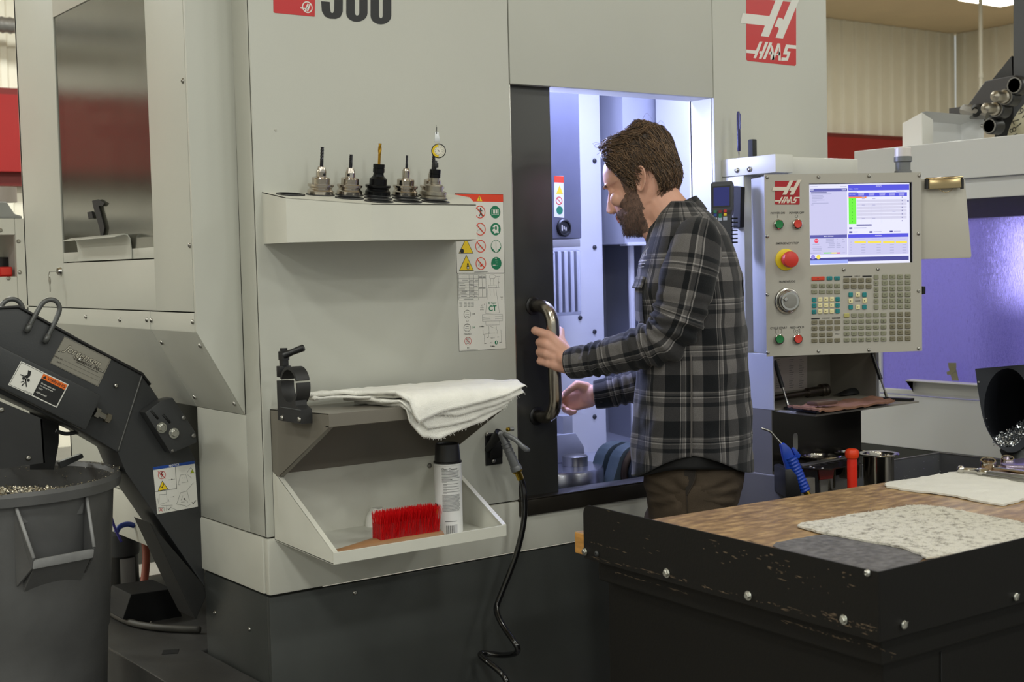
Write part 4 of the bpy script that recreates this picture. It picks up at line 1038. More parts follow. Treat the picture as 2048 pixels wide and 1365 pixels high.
# nameplate
u0_ = (g(222.2, 718.6) - g(128.6, 673)); npO = g(161, 723.5, YC - .0035)
L_, H_ = .128, .072
u_ = u0_.normalized(); v_ = Vector((0, -1, 0)).cross(u_)
def slab(name, o, u, v, w, h, t, m, par, bev=.0005):
    n = u.cross(v).normalized(); b = MB(); c = o
    b.prism([c - u * w / 2 - v * h / 2, c + u * w / 2 - v * h / 2, c + u * w / 2 + v * h / 2, c - u * w / 2 + v * h / 2], n * t, bev); return b.build(name, m, par)
PLATE = mat('plate_aluminium', (150, 146, 134), .38, .35, bump=.1, bscale=500)
TA, TB, TC, TD = g(128.6, 673), g(222.2, 718.6), g(195.8, 774), g(99.6, 726.5)
b = MB(); b.prism([q + Vector((0, -.0006, 0)) for q in (TA, TB, TC, TD)], (0, -.0012, 0)); npl = b.build('nameplate', PLATE, r)
sh = Sheet(TA.lerp(TC, .5) + Vector((0, -.0018, 0)), u_, (0, -1, 0), [GREYL])
dk = mat('plate_print', (58, 52, 46), .5)
def P_(x, y): return sh.px(60 + x / 7.583, 650 + y / 7.583)
for (c1, c2) in (((522, 186), (1216, 524)), ((1216, 524), (1024, 928)), ((1024, 928), (312, 575)), ((312, 575), (522, 186))): sh.line(*P_(*c1), *P_(*c2), .0006, dk)
a, c = P_(800, 475); sh.text('Jorgensen', a, c, .0255, dk, .0002, bold=.045, shear=.35, sx=.98); sh.text('Jorgensen', a, c, .0255, mat('plate_light', (196, 190, 172), .35, .3), .0005, bold=.0, shear=.35, sx=.98)
a, c = P_(870, 600); sh.text('Conveyors, INC.', a, c, .0115, dk, .0002, bold=.03, shear=.3)
sh.line(*P_(690, 562), *P_(1030, 726), .0012, dk, .0002)
a, c = P_(435, 505); sh.text('SERIAL NO.', a, c, .0052, dk, .0002, bold=.01); a, c = P_(440, 577); sh.text('DATE', a, c, .0052, dk, .0002, bold=.01)
sh.line(*P_(520, 540), *P_(1060, 800), .0005, dk); sh.line(*P_(500, 600), *P_(1030, 850), .0005, dk)
sh.build('nameplate_print', npl)
for (x, y) in ((440, 395), (1098, 712)): screw(npl, g(60 + x / 7.583, 650 + y / 7.583, YC - .0019), (0, -1, 0), .003)
# warning label on the guard
Z = zm(10, 700, 10.5); f_ = lambda x, y: g(*Z(x, y), YG)
b = MB(); b.prism([f_(*q) + Vector((0, -.0003, 0)) for q in ((335, 238), (1336, 732), (1085, 1217), (64, 738))], (0, -.0006, 0)); wl = b.build('warning_label', WHITEL, r)
sh = Sheet(f_(700, 700) + Vector((0, -.0009, 0)), (f_(1336, 732) - f_(335, 238)), (0, -1, 0), [BLACKL]); F_ = lambda x, y: sh.px(*Z(x, y))
an = 0
sh.poly([F_(810, 500), F_(1310, 742), F_(1075, 1190), F_(580, 950)], BLACKL)
sh.poly([F_(808, 502), F_(1306, 742), F_(1250, 842), F_(762, 600)], ORANGEL, .0003)
for q in (((345, 268), (800, 492)), ((345, 268), (92, 728)), ((92, 728), (570, 948))): sh.line(*F_(*q[0]), *F_(*q[1]), .0008, BLACKL)
a, c = F_(1075, 695); sh.text('WARNING', a, c, .0098, BLACKL, .0005, bold=.02, sx=1.02)
sh.poly([F_(786, 590), F_(852, 545), F_(866, 628)], BLACKL, .0005)
for t, x, y in (('Moving equipment', 758, 698), ('can cause severe', 735, 745), ('injury', 700, 795), ('KEEP AWAY', 655, 885)):
    a, c = F_(x, y); sh.text(t, a, c, .0052, WHITEL, .0004, bold=.012, align='LEFT')
sh.poly([F_(485, 428), F_(550, 455), F_(530, 545), F_(470, 605), F_(430, 590), F_(425, 545), F_(470, 520)], BLACKL, .0003)
for p, q, w in (((320, 520), (385, 552), .0024), ((385, 552), (440, 560), .003), ((430, 620), (450, 780), .0026), ((400, 660), (330, 682), .0022), ((408, 690), (350, 762), .0024), ((440, 600), (430, 660), .003)): sh.line(*F_(*p), *F_(*q), w, BLACKL, .0003)
for q in ((390, 600), (490, 640)): a, c = F_(*q); sh.disc(a, c, .0044, WHITEL, .0004); sh.disc(a, c, .0037, BLACKL, .0005)
sh.line(*F_(405, 850), *F_(560, 918), .0007, GREYL, .0003)
sh.build('warning_print', wl)
# notice label on the lower side
Z = zm(295, 910, 10.504); f_ = lambda x, y: g(*Z(x, y), YC)
b = MB(); b.prism([f_(*q) + Vector((0, -.0003, 0)) for q in ((112, 262), (988, 128), (1056, 1092), (203, 1252))], (0, -.0006, 0)); nl = b.build('notice_label', WHITEL, r)
sh = Sheet(f_(580, 680) + Vector((0, -.0009, 0)), f_(988, 128) - f_(112, 262), (0, -1, 0), [BLUEL]); F_ = lambda x, y: sh.px(*Z(x, y))
sh.poly([F_(112, 262), F_(988, 128), F_(992, 188), F_(118, 322)], BLUEL, .0001)
a, c = F_(556, 222); sh.text('NOTICE', a, c, .0078, WHITEL, .0003, bold=.02)
def l_(x0, y0, x1, y1, w=.0006, m=GREYL, z=.0002): sh.line(*F_(x0, y0), *F_(x1, y1), w, m, z)
l_(580, 258, 614, 710, .0009, BLACKL); l_(165, 780, 614, 710, .0009, BLACKL)
a, c = F_(300, 425); sh.ring(a, c, .0108, .0013, REDL, .0002); l_(215, 350, 375, 500, .0013, REDL, .0004); sh.poly([F_(300, 350), F_(262, 430), F_(300, 432), F_(285, 490), F_(335, 415), F_(300, 412), F_(318, 360)], mat('dark_red_print', (120, 30, 30), .4), .0003)
sh.poly([F_(308, 545), F_(432, 722), F_(212, 772)], BLACKL, .0002); sh.poly([F_(308, 565), F_(414, 716), F_(228, 758)], YELL, .0004); l_(340, 605, 305, 700, .0022, BLACKL, .0006); l_(270, 665, 305, 700, .0014, BLACKL, .0006)
a, c = F_(512, 520); sh.disc(a, c, .0018, BLACKL, .0002); l_(430, 530, 580, 512); sh.poly([F_(935, 305), F_(985, 385), F_(895, 392)], mat('lime_print', (150, 160, 30), .4), .0002)
for q in ((690, 430, 800, 410), (690, 430, 640, 630), (640, 630, 690, 630), (800, 410, 850, 570), (710, 590, 850, 570), (735, 480, 725, 500), (765, 470, 760, 510), (820, 390, 905, 265), (840, 420, 930, 495), (905, 265, 960, 330), (690, 800, 830, 765), (690, 800, 610, 1040), (830, 765, 880, 960), (610, 1040, 800, 1070), (820, 760, 960, 590), (740, 860, 700, 960), (700, 1000, 780, 990), (770, 925, 850, 1000), (245, 840, 400, 830), (245, 840, 240, 990), (400, 830, 410, 990), (260, 1045, 410, 1000), (215, 920, 225, 1030), (440, 940, 450, 990), (470, 890, 560, 880), (390, 760, 395, 830), (290, 1070, 520, 1060), (395, 1180, 400, 1080), (520, 1055, 505, 1125), (520, 1125, 640, 1175), (800, 1100, 900, 1045), (225, 1110, 345, 1105), (225, 1110, 232, 1190), (345, 1105, 350, 1185)): l_(*q)
l_(255, 1125, 310, 1190, .0013, REDL); l_(315, 1125, 250, 1190, .0013, REDL); l_(930, 1000, 960, 1030, .0015, BLACKL); l_(960, 1030, 1015, 960, .0015, BLACKL); l_(425, 1135, 445, 1155, .001, BLACKL); l_(445, 1155, 490, 1100, .001, BLACKL)
a, c = F_(550, 882); sh.disc(a, c, .0012, BLACKL, .0003); a, c = F_(770, 930); sh.disc(a, c, .0022, BLACKL, .0003)
sh.build('notice_print', nl)

# ================================================================== trash can full of chips
CC = onD(-8, 965, 3.45); RIM = CC.z + .012; RR = .302
CAN = mat('can_grey', (86, 86, 86), .5, bump=.35, bscale=45, var=.25, vscale=5)
CANE = mat('can_worn_edge', (146, 146, 146), .5, var=.15, vscale=30)
r = empty('trash_can', (CC.x, CC.y, 0), 'large grey round trash can with moulded handle under the conveyor', 'trash can')
h = RIM
b = MB(); b.lathe((CC.x, CC.y, 0), (0, 0, 1), [(.0, .05), (.225, .05), (.235, .08), (.258, h * .55), (.262, h * .56), (.284, h - .05), (.286, h - .034), (.302, h - .032), (.305, h - .010), (.300, h), (.288, h - .002), (.281, h - .012), (.232, .09), (0, .09)], 72); bd = b.build('body', CAN, r, smooth=30)
az = math.atan2(g(138, 1070, .22).y - CC.y, g(138, 1070, .22).x - CC.x)
hp = onD(137, 1060, 3.22); az = math.atan2(hp.y - CC.y, hp.x - CC.x)
er = Vector((math.cos(az), math.sin(az), 0)); et = Vector((-math.sin(az), math.cos(az), 0))
def H(t, z, o): return Vector((CC.x, CC.y, 0)) + er * (o + math.sqrt(max(.284 ** 2 - t * t, 0)) - .004 - (h - z) * .03) + et * t + Vector((0, 0, z))
zt_, zb_ = h - .034, h - .155; wt, wb = .088, .075
for s in (-1, 1):
    b = MB(); b.prism([H(s * wt, zt_, 0), H(s * wt, zt_, .012), H(s * wb, zb_, .058), H(s * wb, zb_ - .022, .052), H(s * (wb + .01), zb_ - .07, 0)], et * (s * .006), .001); b.build('handle_cheek', CAN, bd)
    b = MB(); b.tube([H(s * (wt + .003), zt_ - .002, .013), H(s * (wb + .003), zb_ + .004, .060)], .0042, 8); b.build('cheek_edge', CANE, bd, smooth=True)
b = MB(); b.prism([H(-wb - .004, zb_, .062), H(-wb - .004, zb_ - .024, .056), H(-wb - .004, zb_ - .024, .030), H(-wb - .004, zb_ - .004, .036)], et * (2 * wb + .008), .005); b.build('grip_bar', CANE, bd, smooth=40)
b = MB(); b.prism([H(-wb, zb_ - .022, .050), H(-wb, zb_ - .085, 0), H(-wb, zb_ - .085, -.01), H(-wb, zb_ - .022, -.01)], et * (2 * wb), .002); b.build('grip_wedge', CAN, bd)
b = MB(); b.prism([H(-wt, h - .05, .004), H(wt, h - .05, .004), H(wt * .9, h - .075, .006), H(-wt * .9, h - .075, .006)], er * .003, .001); b.build('recess_step', CAN, bd)
# metal chips heaped inside
ALU = mat('metal_chips', (176, 168, 148), .3, .9, var=.3, vscale=60)
b = MB(); rows = []
for i in range(15):
    q = .272 * i / 14
    rows.append([Vector((CC.x + q * math.cos(a), CC.y + q * math.sin(a), RIM - .085 + .035 * (1 - (i / 14) ** 2) + .012 * nz(q * 30, a * 4, 3))) for a in [2 * PI * k / 40 for k in range(40)]])
b.grid(rows, closed=True)
heap = tag(b.build('chip_heap', mat('dark_chip_heap', (70, 66, 56), .6, .3, bump=1.0, bscale=140, var=.5, vscale=120), smooth=False), 'dull grey heap of metal swarf filling the trash can', 'metal chips', kind='stuff')
def chips(n, fpos, m, name, par, size=.007, seed=1):
    random.seed(seed); b = MB()
    for i in range(n):
        p, nn = fpos(); a = random.uniform(.5, 1.6) * size; d1 = Vector((random.gauss(0, 1), random.gauss(0, 1), random.gauss(0, .5))).normalized(); d2 = d1.orthogonal().normalized(); w = a * random.uniform(.15, .45)
        k = nn * a * random.uniform(.1, .5)
        b.add([p, p + d1 * a * .5 + d2 * w + k, p + d1 * a, p + d1 * a * .5 - d2 * w + k * .6], [(0, 1, 2, 3)])
    return tag(b.build(name, m, par, recalc=False), kind='stuff')
def inheap():
    q = .268 * math.sqrt(random.random()); a = random.uniform(0, 2 * PI)
    return Vector((CC.x + q * math.cos(a), CC.y + q * math.sin(a), RIM - .085 + .035 * (1 - (q / .272) ** 2) + random.uniform(0, .012))), Vector((0, 0, 1))
chips(2600, inheap, ALU, 'loose_chips', heap)
def onrim():
    a = random.uniform(0, 2 * PI); q = random.choice((random.uniform(.284, .304), .279)); z = RIM + .001 if q > .28 else RIM - random.uniform(.01, .09)
    return Vector((CC.x + q * math.cos(a), CC.y + q * math.sin(a), z)), Vector((-math.cos(a), -math.sin(a), .3))
chips(700, onrim, ALU, 'rim_chips', heap, .0035, 2)

# ================================================================== coolant tank, pump and hoses behind the can
TZ = .37
TANKM = mat('tank_lid', (66, 65, 63), .5, bump=.2, bscale=60, var=.25, vscale=6)
r = empty('coolant_tank', (.1, .8, 0), 'dark coolant tank slid under the machine beside the can', 'tank')
MB().prism([(-.195, -.15, TZ), (-.006, -.15, TZ), (-.006, .42, TZ), (.60, .42, TZ), (.60, 1.40, TZ), (-.195, 1.40, TZ)], (0, 0, -.31), .004).build('tank_body', TANKM, r)
MB().box((-.15, .3, 0.0), (-.10, .36, .07)).build('foot', BLACK, r); MB().box((-.15, 1.3, 0.0), (-.10, 1.36, .07)).build('foot', BLACK, r); MB().box((.5, 1.3, 0.0), (.55, 1.36, .07)).build('foot', BLACK, r); MB().box((.5, .5, 0.0), (.55, .56, .07)).build('foot', BLACK, r)
hp_ = onZ(341, 1305, TZ)
MB().prism([hp_ + Vector((.03 * math.cos(a), .03 * math.sin(a), .0004)) for a in (0.3, 1.87, 3.44, 5.01)], (0, 0, .0008)).build('lid_hole', BLACKM, r)
# chip pan corner sticking out at the machine foot
pp = empty('coolant_pump', (.02, 1.0, TZ), 'black vertical coolant pump with ribbed grey cap on the tank', 'pump')
pc_ = onZ(246, 1192, TZ); pc_.z = TZ
k = P_d = (pc_ - EYE).dot(fw) / FPX
R_ = 33 * k
zc_ = lambda y: onY(246, y, pc_.y).z
b = MB(); b.lathe(pc_, (0, 0, 1), [(R_, 0), (R_, zc_(1108) - TZ)], 28); b.build('body', BLACK, pp, smooth=30)
b = MB(); b.lathe((pc_.x, pc_.y, zc_(1108)), (0, 0, 1), [(R_ * 1.05, 0), (R_ * 1.08, .012), (R_ * 1.08, zc_(1065) - zc_(1108)), (R_ * .9, zc_(1055) - zc_(1108)), (0, zc_(1053) - zc_(1108))], 28); b.build('cap', mat('cap_grey', (70, 72, 74), .5), pp, smooth=30)
for i in range(5):
    b = MB(); q = Vector((pc_.x, pc_.y, zc_(1054))) + rt * (R_ * (-.6 + .3 * i)); b.box(q + Vector((-.004, -R_ * .55, 0)), q + Vector((.004, R_ * .55, .008)), .001); b.build('cap_rib', DGREY, pp)
lb_ = Vector((pc_.x, pc_.y, 0)); sgn = math.atan2(EYE.y - pc_.y, EYE.x - pc_.x); b = MB()
zl0, zl1 = zc_(1165), zc_(1112)
b.grid([[lb_ + Vector(((R_ + .001) * math.cos(sgn + a), (R_ + .001) * math.sin(sgn + a), z)) for a in [-.1 + .95 * i / 8 for i in range(9)]] for z in (zl0, zl1)]); b.build('label', mat('grubby_label', (150, 150, 148), .6), pp)
def hosep(name, pts, rad, m, label, cat='hose'):
    b = MB(); b.tube(smooth_path(pts, 6), rad, 10); return tag(b.build(name, m, smooth=True), label, cat)
kd = pc_.y - .14
hosep('drain_hose', [onY(284, 1070, kd), onY(291, 1090, kd), onY(292, 1130, kd - .02), onY(285, 1180, kd - .05), onY(268, 1228, kd - .12), onY(240, 1262, kd - .2), onY(205, 1290, kd - .27)], .0125, mat('hose_rust', (150, 78, 58), .5), 'rust red hose curving down from the pump behind the can')
b = MB(); q = onY(272, 1213, kd - .12); b.lathe(q - rt * .03, rt, [(.006, 0), (.016, .006), (.020, .020), (.014, .034), (.011, .05), (.014, .056), (.012, .066), (0, .068)], 16); tag(b.build('valve_knob', mat('valve_brown', (104, 94, 80), .45, .3), smooth=40), 'brownish valve knob on the red hose', 'valve')
hosep('coolant_line', [onZ(180, 1195, TZ + .06), onZ(215, 1222, TZ + .015), onZ(260, 1245, TZ + .012), onZ(320, 1256, TZ + .012), onZ(400, 1260, TZ + .012)], .010, mat('hose_grey', (78, 76, 70), .5), 'grey hose lying across the tank lid behind the can')
hosep('blue_cable', [onY(214, 985, .9), onY(218, 1015, .9), onY(228, 1052, .88), onY(243, 1085, .86)], .004, mat('blue_cable', (58, 52, 150), .5), 'thin blue cable hanging behind the can', 'cable')
hosep('blue_hose_loop', [onY(232, 1066, .9), onY(240, 1054, .9), onY(255, 1049, .9), onY(268, 1052, .9)], .008, mat('blue_hose', (36, 62, 150), .4), 'short blue hose loop above the pump cap')
bxa, bxb = onZ(300, 1245, TZ), onZ(365, 1250, TZ)
r = empty('motor_box', (bxa.x, bxa.y, TZ), 'black sheet metal motor cover on the tank beside the pump', 'cover')
MB().prism([onY(262, 1190, .80), onY(345, 1178, .80), onY(372, 1255, .80), onY(245, 1240, .80)], (0, .16, 0), .003).build('cover', BLACKM, r)
screw(r, onY(302, 1246, .799), (0, -1, 0), .005)

# ================================================================== second grey machine far left
r = empty('white_cabinet_machine', (-.2, 2.4, 0), 'white machine cabinet with a dark opening at the far left edge', 'machine')
k = lambda x, y, d=2.4: onY(x, y, d)
xr_ = k(52, 520).x; zt_ = k(0, 437).z; xo = k(32, 500).x; zo1, zo0 = k(0, 470).z, k(0, 554).z
for nm, lo, hi in (('right_post', (xo, 2.4, 0), (xr_, 2.43, zt_)), ('top_rail', (-.9, 2.4, zo1), (xo, 2.43, zt_)), ('lower_panel', (-.9, 2.4, 0), (xo, 2.43, zo0)), ('side_panel', (xr_ - .02, 2.43, 0), (xr_, 3.4, zt_)), ('roof', (-.9, 2.43, zt_ - .02), (xr_ - .02, 3.4, zt_))):
    MB().box(lo, hi, .004).build(nm, WHITEP, r)
MB().box((-.9, 2.95, 0), (xr_ - .02, 2.97, zt_ - .02)).build('inner_back', mat('inner_beige', (150, 142, 126), .6), r)
MB().prism([k(-60, 404), k(14, 404), k(30, 428), k(44, 432), k(46, 437), k(-60, 437)], (0, .5, 0), .006).build('top_cover', mat('cover_grey', (150, 152, 152), .4), r)
for (x, y) in ((37, 483), (39.5, 545), (17, 557), (1, 461)): screw(r, k(x, y, 2.3995), (0, -1, 0), .008)
b = MB(); b.tube([k(4, 536, 2.6), k(4, 515, 2.6)], .04, 12); b.build('dark_post', BLACK, r, smooth=30)
r = empty('red_bin', k(10, 553), 'small red plastic bin inside the white cabinet at far left', 'bin')
MB().box((k(-50, 545).x, 2.45, zo0 + .0), (xo - .002, 2.58, k(0, 534).z), .006).build('bin_body', mat('red_plastic', (222, 36, 30), .4), r)
MB().box((k(8, 545).x, 2.446, zo0 + .006), (xo - .006, 2.452, k(0, 536).z), .002).build('bin_front', mat('red_plastic_bright', (235, 52, 40), .35), r)
b = MB(); b.lathe(k(3, 405, 2.6), (0, 0, 1), [(.06, 0), (.06, .06), (0, .06)], 20); tag(b.build('round_cap', mat('pink_grey', (168, 158, 152), .5), smooth=30), 'pale round cap on top of the white cabinet', 'cap')

# ================================================================== control pendant, its arm, the storage pod below
PA = onD(1530.5, 348, 3.91); PB = onD(1843, 346, 3.99); PD = onD(1531.7, 712.5, 3.91)
pu = Vector((PB.x - PA.x, PB.y - PA.y, 0)).normalized(); pv = Vector((0, 0, 1)); pn = pu.cross(pv)
PO = PA.lerp(onD(1843, 703.5, 3.99), .5)
def pp_(x, y, d=0.0): return onP(x, y, PO + pn * d, pn)
def loc(p): w = p - PO; return Vector((w.dot(pu), w.dot(pv), w.dot(pn)))
def W_(a, b, c=0): return PO + pu * a + pv * b + pn * c
PL_, PR_ = loc(pp_(1531, 520)).x, loc(pp_(1843, 520)).x; PT_, PBt = loc(pp_(1690, 347)).y, loc(pp_(1690, 708)).y
r = empty('control_pendant', PO, 'grey control pendant with lit screen and keypad beside the man', 'control panel')
PF = mat('pendant_grey', (176, 172, 162), .42, bump=.05, bscale=400)
BODY = mat('pendant_body', (176, 178, 178), .4)
def pbox(b, a0, b0, c0, a1, b1, c1, bev=0.0):
    M = Matrix(((pu.x, pv.x, pn.x, PO.x), (pu.y, pv.y, pn.y, PO.y), (pu.z, pv.z, pn.z, PO.z), (0, 0, 0, 1)))
    return b.box((a0, b0, c0), (a1, b1, c1), bev, M)
pbox(MB(), PL_ + .004, PBt + .006, -.125, PR_ - .008, PT_ - .004, -.017, .004).build('housing', BODY, r, smooth=30)
s0, s1 = loc(pp_(1619.5, 367)), loc(pp_(1824.5, 528)); sb = loc(pp_(1619.5, 529))
SX0, SX1 = loc(pp_(1619, 450)).x, loc(pp_(1825, 450)).x; SY1, SY0 = loc(pp_(1722, 366)).y, loc(pp_(1722, 528)).y
b = MB()
for (a0, b0, a1, b1) in ((PL_, PBt, SX0, PT_), (SX1, PBt, PR_, PT_), (SX0, PBt, SX1, SY0), (SX0, SY1, SX1, PT_)): pbox(b, a0, b0, -.004, a1, b1, 0)
fp = b.build('front_plate', PF, r, smooth=30)
b = MB()
for (a0, b0, a1, b1) in ((PL_ + .004, PBt + .006, PL_ + .012, PT_ - .004), (PR_ - .016, PBt + .006, PR_ - .008, PT_ - .004), (PL_ + .012, PBt + .006, PR_ - .016, PBt + .014), (PL_ + .012, PT_ - .012, PR_ - .016, PT_ - .004)): pbox(b, a0, b0, -.0175, a1, b1, -.004)
b.build('housing_collar', BODY, r)
pbox(MB(), SX0 - .002, SY0 - .002, -.016, SX1 + .002, SY1 + .002, -.012).build('screen_back', BLACK, r)
SCRW = mat('screen_white', (214, 214, 252), .3, emit=.88)
def em(n, c, e=.95): return mat(n, c, .3, emit=e)
sh = Sheet(W_(0, 0, -.0115), pu, pn, [SCRW]); Z = zm(1610, 360, 7.582); Q = lambda x, y: sh.px(*Z(x, y))
def sq(x0, y0, x1, y1, m, z=0, sk=-.022):
    """a screen rectangle; the picture's lines lean a little with perspective, so corners follow the plane"""
    a0, b1 = Q(x0, y0); a1, b0 = Q(x1, y1); sh.rect(a0, b0, a1, b1, m, z)
MIDX = 648
SB = em('screen_blue', (84, 84, 224)); SDB = em('screen_slate', (92, 92, 172)); SNV = em('screen_navy', (72, 72, 148)); SLV = em('screen_lavender', (210, 208, 246), .9); SGR = em('screen_green', (112, 246, 66)); SOR = em('screen_orange', (252, 146, 62)); SYE = em('screen_yellow', (248, 226, 90)); SRD = em('screen_red', (240, 70, 96)); SGY = em('screen_grey', (176, 176, 214)); SMD = em('screen_mid', (132, 132, 180)); SSK = em('screen_sky', (158, 174, 248)); SPL = em('screen_pale', (196, 194, 240)); SWH = em('screen_bright', (232, 232, 254), .98)
sq(62, 70, 1592, 1290, SWH)
sq(72, 170, 640, 835, SLV, .0001); sq(75, 135, 638, 172, SDB, .0002); sq(652, 80, 1578, 152, SB, .0002); sq(75, 840, 636, 878, SDB, .0002); sq(652, 828, 1568, 862, SB, .0002)
sq(72, 880, 640, 1130, SLV, .0001); sq(652, 865, 1570, 1120, SLV, .0001); sq(658, 200, 1545, 245, SB, .0002); sq(660, 250, 930, 274, SOR, .0002); sq(660, 278, 778, 668, SGR, .0002)
for i in range(6): sq(782, 305 + 51 * i, 1540, 330 + 51 * i, em('screen_row', (218, 216, 240), .9), .0001)
for x in (848, 1000, 1150, 1305, 1470): sq(x, 250, x + 3, 665, SGY, .0002)
for i in range(8): sq(712, 292 + 48 * i, 722, 306 + 48 * i, em('screen_dark_green', (60, 170, 40), .8), .0003)
sq(780, 676, 1010, 696, SMD, .0002)
for (x, y) in ((668, 722), (668, 782), (975, 780), (1282, 772)): sq(x, y, x + 48, y + 24, SNV, .0002)
for (x, y, w) in ((740, 730, 190), (740, 792, 60), (1040, 788, 120), (1345, 780, 100), (90, 215, 310), (100, 240, 170), (105, 262, 180), (105, 285, 160), (105, 308, 190), (105, 332, 70), (105, 355, 250), (92, 380, 35), (80, 105, 110), (530, 102, 100), (1380, 172, 130), (660, 186, 130)): sq(x, y - 4, x + w, y + 4, SGY, .0002)
sq(90, 184, 328, 202, SMD, .0002)
random.seed(9)
for (x, y) in ((860, 285), (1020, 285), (860, 382), (1020, 382), (860, 585), (1020, 583), (1325, 478), (860, 260)): sq(x, y - 5, x + 45, y + 5, SGY, .0003)
for i in range(8): sq(1465, 255 + 51 * i, 1480, 270 + 51 * i, SMD, .0003)
for x, w in ((748, 175), (950, 205), (1182, 175), (1375, 170)):
    sq(x, 928, x + w, 960, SYE, .0002)
    for j in range(4): sq(x + w - 70, 980 + 40 * j, x + w - 10, 990 + 40 * j, SGY, .0002)
    sq(x + w + 8, 925, x + w + 11, 1110, SPL, .0002); sq(x + 60, 896, x + w - 20, 906, SPL, .0002)
for j in range(5): sq(690, 940 + 40 * j, 702, 952 + 40 * j, SGY, .0002)
a, c = Q(171, 925); sh.disc(a, c, .0065, SRD, .0002); sh.text('STOP', a, c, .0042, SWH, .0004, bold=.01)
for (x, y, w) in ((115, 978, 100), (115, 1018, 130), (110, 1042, 140), (120, 1066, 130), (318, 898, 120), (318, 922, 115), (315, 946, 125), (360, 972, 95), (365, 1000, 85), (345, 1026, 105), (480, 898, 15), (480, 946, 15), (560, 898, 30), (560, 940, 45), (475, 972, 60), (475, 1000, 70), (475, 1026, 65), (560, 1026, 35), (80, 1112, 160), (570, 1106, 40)): sq(x, y - 4, x + w, y + 4, SGY, .0002)
sq(280, 1102, 400, 1118, em('screen_bar_green', (140, 226, 130)), .0002); sq(400, 1102, 480, 1118, SYE, .0002); sq(480, 1102, 535, 1118, SRD, .0002)
a, c = Q(122, 1172); sh.disc(a, c, .0062, em('screen_lilac', (150, 140, 226)), .0002); a, c = Q(203, 1172); sh.disc(a, c, .0062, SYE, .0002)
sq(78, 1188, 1572, 1215, SNV, .0001); sq(78, 1224, 650, 1264, SSK, .0002)
for (t, x, y, s_) in (('OFFSETS', 1115, 96, .0046), ('TOOL', 690, 140, .004), ('WORK', 775, 138, .004), ('MEM', 105, 154, .0046), ('N0000', 588, 150, .0046), ('MAIN SPINDLE', 356, 857, .0046), ('POSITION', 1112, 846, .0046), ('TOOL OFFSET', 716, 222, .0034)):
    a, c = Q(x, y); sh.text(t, a, c, s_, SWH, .0004, bold=.008)
for x in (850, 1008, 1170, 1318, 1464):
    sq(x - 45, 208, x + 45, 216, SPL, .0003); sq(x - 42, 226, x + 42, 234, SPL, .0003)
sq(1548, 305, 1572, 335, SMD, .0003)
sh.build('screen_image', r, 'lit white and blue screen')
# red maker's plate
sh = Sheet(W_(0, 0, .0002), pu, pn, [REDL])
RMK = mat('plate_red', (168, 26, 34), .3)
def lm(x, y):
    u = (x - 85) / 680.0; y = y - .104 * (x - 85); v = (y + 35) / 868.0
    return sh.px(1549.8 + u * 49.4, 362 + v * 47.6)
PW = mat('plate_white', (222, 212, 196), .35)
logo(sh, lm, RMK, PW); sh.build('maker_plate', r, 'red square plate with white lettering')
b = MB()
for q in (LOGO_H1, LOGO_H2): b.prism([sh.p(*lm(x, y)) for x, y in q], pn * .0025)
b.build('raised_mark', PW, r)
# panel print
sh = Sheet(W_(0, 0, .0002), pu, pn, [BLACKL]); Z = zm(1520, 340, 3.591); T_ = lambda t, x, y, s_=.0082: sh.text(t, *sh.px(*Z(x, y)), s_, BLACKL, bold=.01, shear=.12)
T_('POWER ON', 126, 311); T_('POWER OFF', 262, 309); T_('EMERGENCY STOP', 195, 528); T_('HANDLE JOG', 195, 803); T_('CYCLE START', 132, 1137); T_('FEED HOLD', 264, 1133)
a, c = sh.px(*Z(126, 334)); sh.rect(a - .0005, c - .005, a + .0005, c + .005, BLACKL)
a, c = sh.px(*Z(262, 334)); sh.ring(a, c, .0045, .0008, BLACKL)
for x in (132, 265):
    a, c = sh.px(*Z(x, 1160)); k = .0095; sh.rect(a - k, c - .006, a - k + .0008, c + .006, BLACKL); sh.rect(a + k - .0008, c - .006, a + k, c + .006, BLACKL); sh.rect(a - k, c + .0052, a - .004, c + .006, BLACKL); sh.rect(a + .004, c + .0052, a + k, c + .006, BLACKL); sh.rect(a - k, c - .006, a - .004, c - .0052, BLACKL); sh.rect(a + .004, c - .006, a + k, c - .0052, BLACKL)
    if x == 265: sh.ring(a, c, .004, .0007, BLACKL)
    else: sh.rect(a - .0004, c - .004, a + .0004, c + .004, BLACKL)
def bar(x0, y0, x1, y1): a0, b1 = sh.px(*Z(x0, y0)); a1, b0 = sh.px(*Z(x1, y1)); sh.rect(a0, b0, a1, b1, BLACKL)
bar(598, 764, 662, 771); bar(735, 761, 802, 768); bar(368, 1066, 428, 1073); bar(516, 1062, 578, 1069)
T_('DISPLAY', 698, 765, .0048); T_('OVERRIDES', 472, 1067, .0048); T_('CURSOR', 701, 942, .0042); T_('SPINDLE', 554, 1180, .0036)
sh.build('panel_print', r)
# screws
for (x, y) in ((52, 53), (420, 51), (782, 45), (1143, 41), (52, 478), (1138, 458), (53, 897), (1138, 870), (57, 1313), (420, 1302), (782, 1293), (1139, 1284), (601, 718), (847, 714)):
    screw(r, pp_(*Z(x, y), .0003), pn, .0052)
